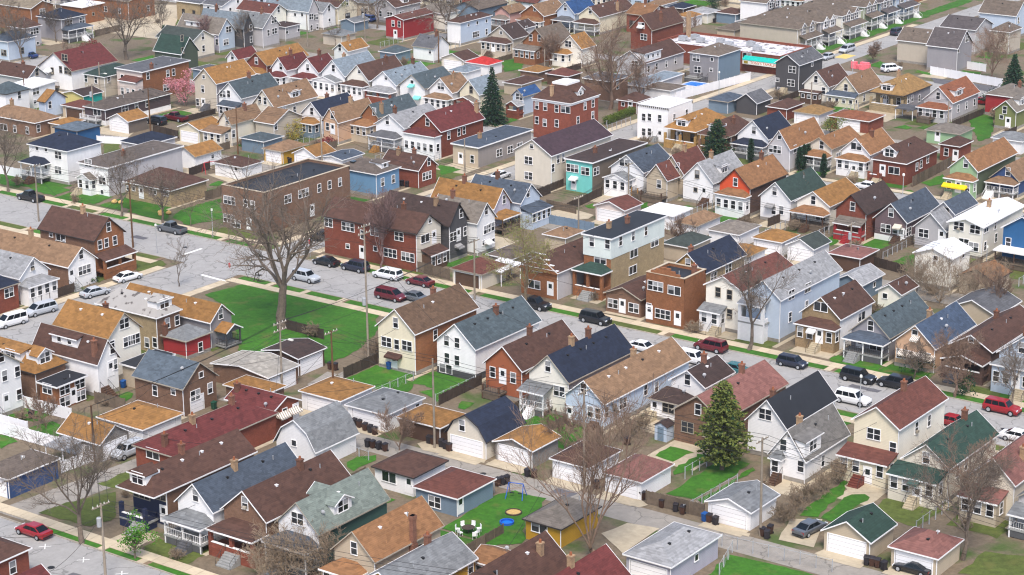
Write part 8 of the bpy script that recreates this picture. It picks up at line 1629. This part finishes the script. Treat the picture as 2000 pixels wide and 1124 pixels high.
# ------------------------------------------------------------------ utility poles, lamps, wires
heads = []
for i, (xy, H, st, label) in enumerate(POLES):
    r_ = bpy.data.objects.new('lamp_post' if st in 'SG' else 'utility_pole', None); COL.objects.link(r_); r_.location = (*xy, 0); tag(r_, label, 'lamp post' if st in 'SG' else 'pole', 'street lamps' if st in 'SG' else 'utility poles')
    if st in ('S', 'G'):
        obj('pole', MB().tube((0,0,0),(0,0,H),.075,.055,8).mesh('pole', MATS['metal']), r_)
        if st == 'S': obj('lamp_head', MB().tube((0,0,H),(0,0,H+.12),.06,.2,8).tube((0,0,H+.12),(0,0,H+.42),.2,.16,8).mesh('lamp_head', MATS['sign_white']), r_)
        else: obj('lamp_globe', MB().tube((0,0,H),(0,0,H+.18),.1,.24,10).tube((0,0,H+.18),(0,0,H+.42),.24,.24,10).tube((0,0,H+.42),(0,0,H+.58),.24,.08,10).mesh('lamp_globe', MATS['sign_white']), r_)
        continue
    wood = MATS['wood_pole_brown'] if i % 4 == 2 else MATS['wood_pole']
    lean = rnd.uniform(-.01, .01)*H
    obj('pole', MB().tube((0,0,0),(lean,0,H),.17,.11,9).mesh('pole', wood), r_)
    if st in ('A', 'T', 'AL', 'DL', 'X'):
        for dz in ((-.3, -1.3) if st in ('DL', 'X') else (-.3,)):
            ca = obj('crossarm', MB().box(-.06, .06, -1.3, 1.3, -.07, .07).mesh('crossarm', MATS['wood_pole']), r_, (lean, 0, H+dz))
            for yy in (-1.15, -.5, .5, 1.15): obj('insulator', shared('ins', lambda: MB().tube((0,0,.05),(0,0,.26),.05,.04,6).mesh('insulator', MATS['sign_white'])), ca, (0, yy, .02))
    if st in ('T', 'X'):
        tr_ = obj('transformer', MB().tube((0,0,0),(0,0,1.0),.26,.26,12).tube((0,0,1.0),(0,0,1.08),.28,.2,12).mesh('transformer', MATS['metal']), r_, (lean, -.42, H-2.6 if st == 'T' else H*.42))
    if st in ('L', 'AL', 'DL'):
        obj('lamp_arm', MB().tube((0,0,H-2.6),(1.9,-.2,H-2.2),.04,.04,6).mesh('lamp_arm', MATS['metal']), r_); obj('lamp_head', MB().box(1.7, 2.5, -.35, -.05, H-2.28, H-2.12).mesh('lamp_head', MATS['sign_white']), r_)
    heads.append((Vector((*xy, 0)), H, label))
WIRES = [(1,2),(2,3),(3,9),(9,8),(5,1),(6,7),(5,6),(12,13),(14,15),(17,18),(11,12),(4,5),(0,10),(10,1),(13,17),(14,18),(23,25)]
ext = [(8, Vector((-60,196,11))), (0, Vector((-120,160,9))), (11, Vector((-90,296,7)))]
def wire(p, q, sag, pole=''):
    mb = MB(); n = 12; pts = [p.lerp(q, k_/n)-Vector((0,0,sag*4*(k_/n)*(1-k_/n))) for k_ in range(n+1)]
    for a_, b_ in zip(pts[:-1], pts[1:]): mb.tube(a_, b_, .024, .024, 3, cap=False)
    o = obj('power_line', mb.mesh('power_line', MATS['wire_black'])); lb = 'power line from the '+pole; tag(o, lb if len(lb.split()) <= 16 else lb.split(' with')[0]+' beside'+lb.split(' beside')[-1], 'power line', 'overhead power lines')
for i, j in WIRES:
    if max(i, j) >= len(heads): continue
    (p, H, _), (q, H2, _) = heads[i], heads[j]
    for yy in (-1.1, .0, 1.1): wire(p+Vector((0,yy,H-.05)), q+Vector((0,yy,H2-.05)), (p-q).length*.02, heads[i][2])
    wire(p+Vector((0,0,H-2.2)), q+Vector((0,0,H2-2.2)), (p-q).length*.028, heads[i][2])
for i, q in ext:
    p, H, _ = heads[i]
    for yy in (-1.1, 0, 1.1): wire(p+Vector((0,yy,H-.05)), q+Vector((0,yy,0)), .8, heads[i][2])
# service drops to the nearest houses
for i, (p, H, st) in enumerate(heads):
    if i > 14: continue
    nb = sorted(BUILDINGS, key=lambda q: (q['kind'] != 'house', math.hypot((q['x0']+q['x1'])/2-p.x, (q['y0']+q['y1'])/2-p.y)))[:3]
    for q in nb:
        if math.hypot((q['x0']+q['x1'])/2-p.x, (q['y0']+q['y1'])/2-p.y) < 32:
            e_ = Vector(((q['x0']+q['x1'])/2, q['y0']+.3 if p.y < q['y0'] else q['y1']-.3, q['h']+.2)); wire(p+Vector((0,0,H-1.5)), e_, 1.0, heads[i][2])
# ------------------------------------------------------------------ fences, bins, signs
for k_, h_, a_, b_, label in FENCES:
    A, B = Vector((*a_, 0)), Vector((*b_, 0)); D = B-A; Lf = D.length; n = max(1, round(Lf/1.85)); s = Lf/n; ang = math.atan2(D.y, D.x)
    r_ = bpy.data.objects.new('fence', None); COL.objects.link(r_); r_.location = A; r_.rotation_euler = (0, 0, ang); tag(r_, label, 'fence')
    m = MATS[dict(vinyl='vinyl_white', wood='wood_fence', dark='wood_fence_dark', chain='metal', blue='wood_fence_blue')[k_]]
    def panel():
        mb = MB()
        if k_ == 'vinyl': mb.box(.06, s-.06, -.02, .02, .08, h_-.06); mb.box(.06, s-.06, -.04, .04, h_-.1, h_); mb.box(.06, s-.06, -.04, .04, .06, .14)
        elif k_ == 'chain':
            mb.tube((0,0,h_-.03),(s,0,h_-.03),.025,.025,5)
            st_ = .3; x = -h_
            while x < s:
                for sg in (0, 1):
                    p, q = (x, x+h_) if sg == 0 else (x+h_, x)
                    za, zb_ = .05, h_-.05; 
                    pa, pb = Vector((p,0,za)), Vector((q,0,zb_))
                    if 0 <= min(p, q) and max(p, q) <= s: mb.tube(pa, pb, .006, .006, 3, cap=False)
                x += st_
        else:
            w_ = .14; nn = max(1, int(s/w_)); g = random.Random(3)
            for i in range(nn): z_ = h_+g.uniform(-.05, .04); mb.box(i*s/nn+.006, (i+1)*s/nn-.006, -.012+g.uniform(-.008,.008), .014, .05, z_)
            for z_ in (.35, h_-.35): mb.box(0, s, .015, .06, z_-.04, z_+.04)
        return mb.mesh('panel', m)
    pm = panel(); post = shared(('fp', k_, h_), lambda: MB().box(-.06 if k_ != 'chain' else -.03, .06 if k_ != 'chain' else .03, -.06, .06, 0, h_+.08).mesh('post', m))
    for i in range(n): obj('panel', pm, r_, (i*s, 0, 0))
    for i in range(n+1): obj('post', post, r_, (i*s, 0, 0))
def bin_meshes(col):
    m = MATS['bin_'+col]; mb = MB(); w0, w1 = .24, .3
    mb.add([(-w0,-w0,.06),(w0,-w0,.06),(w0,w0,.06),(-w0,w0,.06),(-w1,-w1,.98),(w1,-w1,.98),(w1,w1,.98),(-w1,w1,.98)], [(3,2,1,0),(4,5,6,7),(0,1,5,4),(1,2,6,5),(2,3,7,6),(3,0,4,7)])
    lid = MB(); lid.add([(-.33,-.35,.98),(.33,-.35,.98),(.33,.33,.98),(-.33,.33,.98),(-.3,-.3,1.04),(.3,-.3,1.04),(.3,.3,1.12),(-.3,.3,1.12)], [(4,5,6,7),(0,1,5,4),(1,2,6,5),(2,3,7,6),(3,0,4,7)]); lid.tube((-.28,.38,1.0),(.28,.38,1.0),.025,.025,5)
    return mb.mesh('bin_body', m), lid.mesh('lid', MATS['bin_black'] if col == 'brown' and rnd.random() < .3 else m), MB().tube((-.05,0,0),(.05,0,0),.12,.12,10).mesh('wheel', MATS['tyre'])
for i, (col, xy, label) in enumerate(BINS):
    bb, ll, wl = shared(('bin', col), lambda: bin_meshes(col)); r_ = bpy.data.objects.new('wheeled_bin', None); COL.objects.link(r_); r_.location = (*xy, .03); r_.rotation_euler = (0, 0, rnd.uniform(-.3, .3))
    tag(r_, label, 'bin', col+' wheeled bins')
    obj('bin_body', bb, r_); obj('lid', ll, r_); obj('wheel', wl, r_, (-.27, .24, .12)); obj('wheel', wl, r_, (.27, .24, .12))
for i, xy in enumerate(SIGNS):
    r_ = bpy.data.objects.new('stop_sign', None); COL.objects.link(r_); r_.location = (*xy, 0); r_.rotation_euler = (0, 0, math.radians(-20)); tag(r_, ['red octagonal stop sign at the grassy corner lot', 'red octagonal stop sign by the red brick corner house'][i], 'stop sign')
    obj('post', MB().tube((0,0,0),(0,0,2.9),.035,.035,6).mesh('post', MATS['metal']), r_)
    mb = MB(); mb.prism([(.42*math.cos(math.pi/8+k_*math.pi/4), -.04, 2.6+.42*math.sin(math.pi/8+k_*math.pi/4)) for k_ in range(8)], (0, .02, 0)); pl = obj('plate', mb.mesh('plate', MATS['stop_red']), r_)
    t_ = obj('lettering', TXT_STOP, pl, (0, -.045, 2.6)); t_.rotation_euler = (math.pi/2, 0, 0)
# ------------------------------------------------------------------ yard things
def ring(mb, r0, h0_, w_, n=20, mi=0):
    for i in range(n):
        a0, a1 = 6.2832*i/n, 6.2832*(i+1)/n; P = lambda a_, rr, z: (rr*math.cos(a_), rr*math.sin(a_), z)
        mb.add([P(a0,r0,0),P(a1,r0,0),P(a1,r0,h0_),P(a0,r0,h0_),P(a1,r0-w_,h0_),P(a0,r0-w_,h0_),P(a1,r0-w_,.02),P(a0,r0-w_,.02)], [(0,1,2,3),(3,2,4,5),(5,4,6,7)], mi)
def at(k_): return MISC[k_]
r_ = bpy.data.objects.new('paddling_pool', None); COL.objects.link(r_); r_.location = (*at('pool'), .04); tag(r_, 'round blue paddling pool lying on the back lawn', 'paddling pool')
mb = MB(); ring(mb, .85, .28, .14); obj('rim', mb.mesh('rim', MATS['toy_blue']), r_); obj('base', MB().tube((0,0,.02),(0,0,.05),.72,.72,20).mesh('base', MATS['pool_blue']), r_)
r_ = bpy.data.objects.new('sandbox', None); COL.objects.link(r_); r_.location = (*at('sandbox'), .04); tag(r_, 'oval dark-edged sandbox on the back lawn', 'sandbox'); mb = MB(); ring(mb, 1.0, .2, .12); obj('edging', mb.mesh('edging', MATS['wood_fence_dark']), r_); obj('sand', MB().tube((0,0,.02),(0,0,.1),.88,.88,18).mesh('sand', MATS['straw']), r_)
struct(sheet('bare_patch', [(at('straw')[0]+.9*math.cos(k_*.7), at('straw')[1]+.8*math.sin(k_*.7)) for k_ in range(9)], .052, MATS['straw']))
def tri_frame(xy, col, label, name, w_=2.4, h_=2.0, rz=0, extra=None):
    r_ = bpy.data.objects.new(name, None); COL.objects.link(r_); r_.location = (*xy, .04); r_.rotation_euler = (0,0,rz); tag(r_, label, 'play equipment')
    obj('top_bar', MB().tube((-w_/2,0,h_),(w_/2,0,h_),.05,.05,8).mesh('top_bar', MATS[col]), r_)
    for sx in (-1, 1):
        for sy in (-1, 1): obj('leg', MB().tube((sx*w_/2,0,h_),(sx*(w_/2+.15),sy*.9,0),.05,.05,8).mesh('leg', MATS[col]), r_)
    for sx in (-.5, .5): obj('swing_seat', MB().tube((sx,0,h_),(sx,0,.55),.012,.012,4).box(sx-.25, sx+.25, -.1, .1, .5, .55).mesh('swing_seat', MATS['plastic_black']), r_)
    return r_
tri_frame(at('swingset'), 'toy_red', 'red garden swing set beside the white garage', 'swing_set', 2.6, 2.1, 1.2)
sw = tri_frame(at('swing'), 'toy_blue', 'blue garden swing frame by the alley', 'swing_set', 1.8, 1.8, .3)
r_ = bpy.data.objects.new('patio_set', None); r_ = bpy.data.objects.new('patio_table', None); COL.objects.link(r_); r_.location = (*at('patio'), .04); tag(r_, 'dark round patio table ringed by white chairs', 'table')
obj('table_top', MB().tube((0,0,.7),(0,0,.75),.75,.75,16).mesh('table_top', MATS['wood_fence_dark']), r_); obj('leg', MB().tube((0,0,0),(0,0,.7),.06,.06,8).mesh('leg', MATS['wood_fence_dark']), r_)
def chair_mesh():
    return (MB().box(-.24,.24,-.24,.24,.42,.47).mesh('seat', MATS['vinyl_white']), MB().box(-.24,.24,.2,.26,.47,.95).mesh('backrest', MATS['vinyl_white']), MB().tube((0,0,0),(0,0,.42),.025,.02,5).mesh('leg', MATS['vinyl_white']))
cs = chair_mesh()
for k_ in range(7):
    a_ = k_*.9; c_ = bpy.data.objects.new('garden_chair', None); COL.objects.link(c_); c_.location = (at('patio')[0]+1.25*math.cos(a_)*(1 if k_ < 6 else 2), at('patio')[1]+1.25*math.sin(a_), .04); c_.rotation_euler = (0,0,a_-math.pi/2); tag(c_, 'white plastic garden chair around the dark patio table', 'chair', 'chairs round the patio table')
    obj('seat', cs[0], c_); obj('backrest', cs[1], c_)
    for sx in (-.2,.2):
        for sy in (-.2,.2): obj('leg', cs[2], c_, (sx, sy, 0))
r_ = bpy.data.objects.new('swimming_pool', None); COL.objects.link(r_); r_.location = (*at('bluepool'), 0); tag(r_, 'square bright blue above-ground pool behind the white fence', 'pool')
obj('pool_wall', MB().box(-2.6,2.6,-2.2,-2.1,0,1.1).box(-2.6,2.6,2.1,2.2,0,1.1).box(-2.6,-2.5,-2.1,2.1,0,1.1).box(2.5,2.6,-2.1,2.1,0,1.1).mesh('pool_wall', MATS['vinyl_white']), r_); obj('cover', MB().box(-2.5,2.5,-2.1,2.1,.9,.98).mesh('cover', MATS['pool_blue']), r_)
def shed(xy, w_, l_, h_, wc, rc, label):
    r_ = bpy.data.objects.new('garden_shed', None); COL.objects.link(r_); r_.location = (*xy, 0); tag(r_, label, 'shed')
    mb = MB(); mb.add([(-w_/2,-l_/2,0),(w_/2,-l_/2,0),(w_/2,-l_/2,h_),(0,-l_/2,h_+.5),(-w_/2,-l_/2,h_)],[(0,1,2,3,4)]); mb.add([(w_/2,-l_/2,0),(w_/2,l_/2,0),(w_/2,l_/2,h_),(w_/2,-l_/2,h_)],[(0,1,2,3)]); mb.add([(-w_/2,-l_/2,0),(-w_/2,l_/2,0),(-w_/2,l_/2,h_),(-w_/2,-l_/2,h_)],[(3,2,1,0)]); mb.add([(-w_/2,l_/2,0),(w_/2,l_/2,0),(w_/2,l_/2,h_),(0,l_/2,h_+.5),(-w_/2,l_/2,h_)],[(4,3,2,1,0)])
    obj('wall', mb.mesh('wall', wm(wc)), r_); P, Ed = roof_polys('gy', w_+.3, l_+.3, h_-.05, .55, -w_/2-.15, -l_/2-.15); rb_ = MB(); slab_roof(rb_, P, .08); obj('roof', rb_.mesh('roof', rm(rc)), r_); obj('door', MB().box(-.45,.45,-l_/2-.03,-l_/2-.002,.05,h_-.15).mesh('door', wm('bluegray')), r_)
shed(at('shed'), 1.8, 1.7, 2.1, 'lightblue', 'darkbrown', 'small pale blue garden shed behind the white annex')
def carport(xy, w_, l_, h_, rc, label):
    r_ = bpy.data.objects.new('carport', None); COL.objects.link(r_); r_.location = (*xy, 0); tag(r_, label, 'carport'); rb_ = MB(); slab_roof(rb_, [[(-w_/2,-l_/2,h_),(w_/2,-l_/2,h_),(w_/2,l_/2,h_+.25),(-w_/2,l_/2,h_+.25)]], .12); obj('roof', rb_.mesh('roof', rm(rc)), r_)
    for sx in (-1,1):
        for sy in (-1,1): obj('post', MB().box(-.06,.06,-.06,.06,0,h_).mesh('post', MATS['trim_white']), r_, (sx*(w_/2-.2), sy*(l_/2-.2), 0))
carport(at('carport_white'), 4.4, 5.5, 2.4, 'white', 'white flat carport beside the cream garage'); carport(at('carport2'), 4.2, 3.6, 2.3, 'grayroof', 'dull grey open carport in the back yard'); carport((at('carport_grey')[0]+2, at('carport_grey')[1]), 3.4, 4.5, 2.2, 'lightgray', 'pale grey carport behind the orange-roofed garage')
for k_, (dx, dy, s_) in enumerate(((0,0,1),(1.0,.5,.8),(12.0,-.5,1.0),(13.2,.2,.9),(12.7,-1.3,.7))):
    mb = MB(); g = random.Random(k_); n = 12
    for j in range(5):
        z0_, z1_ = j*.16*s_, (j+1)*.16*s_; a_ = (.4, .55, .58, .5, .3, .05); mb.tube((g.uniform(-.03,.03),0,z0_),(0,0,z1_),a_[j]*s_,a_[j+1]*s_,n, cap=(j == 4))
    o = obj('straw_bale', mb.mesh('straw_bale', MATS['straw']), None, (at('bales')[0]+dx, at('bales')[1]+dy, .05)); tag(o, 'golden straw garden bundle on the front lawn', 'straw bundle', 'straw bundles on the front lawns')
mb = MB(); g = random.Random(9)
for k_ in range(9): x, y = g.uniform(-2.2,2.2), g.uniform(-.8,.8); mb.box(x-.6, x+.6, y-.5, y+.5, 0, g.uniform(.8,1.9))
o = obj('bouncy_castle', mb.mesh('bouncy_castle', MATS['pink_plastic']), None, (*at('pinkhouse'), .02)); tag(o, 'pile of pink plastic playground inflatables by the street', 'inflatable')

# small bare shrubs along the house walls
sm = [tree_meshes(700+k_, 1.6, 1.0, 'brush') for k_ in range(4)]; g = random.Random(21); n_ = 0
for q in BUILDINGS:
    if q['kind'] != 'house' or g.random() < .66: continue
    for k_ in range(1):
        x, y = g.uniform(q['x0'], q['x1']+1), q['y0']-g.uniform(2.5, 7)
        if any(p['x0']-.6 < x < p['x1']+.6 and p['y0']-1 < y < p['y1']+.6 for p in BUILDINGS) or MS0-2 < y < MS1+2 or SA-3 < x < SB+2 or 143 < y < 158 or 196 < y < 203 or 338 < y < 350: continue
        r_ = bpy.data.objects.new('bare_shrub', None); COL.objects.link(r_); r_.location = (x, y, 0); s_ = g.uniform(.5, 1.2); r_.scale = (s_*1.2, s_*1.2, s_); r_.rotation_euler = (0, 0, g.random()*6)
        lb = q['label'].split(' beside')[0].split(',')[0].split(); tag(r_, 'small bare shrub near the '+' '.join(lb if len(lb) < 12 else lb[:lb.index('with')]), 'shrub', 'small bare shrubs in the yards'); t_, c_ = g.choice(sm); obj('trunk', t_, r_); obj('crown', c_, r_)

# ------------------------------------------------------------------ the thin spring air
hz = obj('haze', MB().box(-900, 250, -60, 900, -1.5, 112).mesh('haze', [])); hz['kind'] = 'stuff'; hz['label'] = 'faint pale haze in the air over the neighbourhood'; hz['category'] = 'haze'
m = bpy.data.materials.new('air'); m.use_nodes = True; N = m.node_tree.nodes; N.remove(N['Principled BSDF']); pv = N.new('ShaderNodeVolumePrincipled'); pv.inputs['Color'].default_value = (.93, .95, 1, 1); pv.inputs['Density'].default_value = .00008; pv.inputs['Anisotropy'].default_value = .2
m.node_tree.links.new(pv.outputs[0], N['Material Output'].inputs['Volume']); hz.data.materials.append(m)
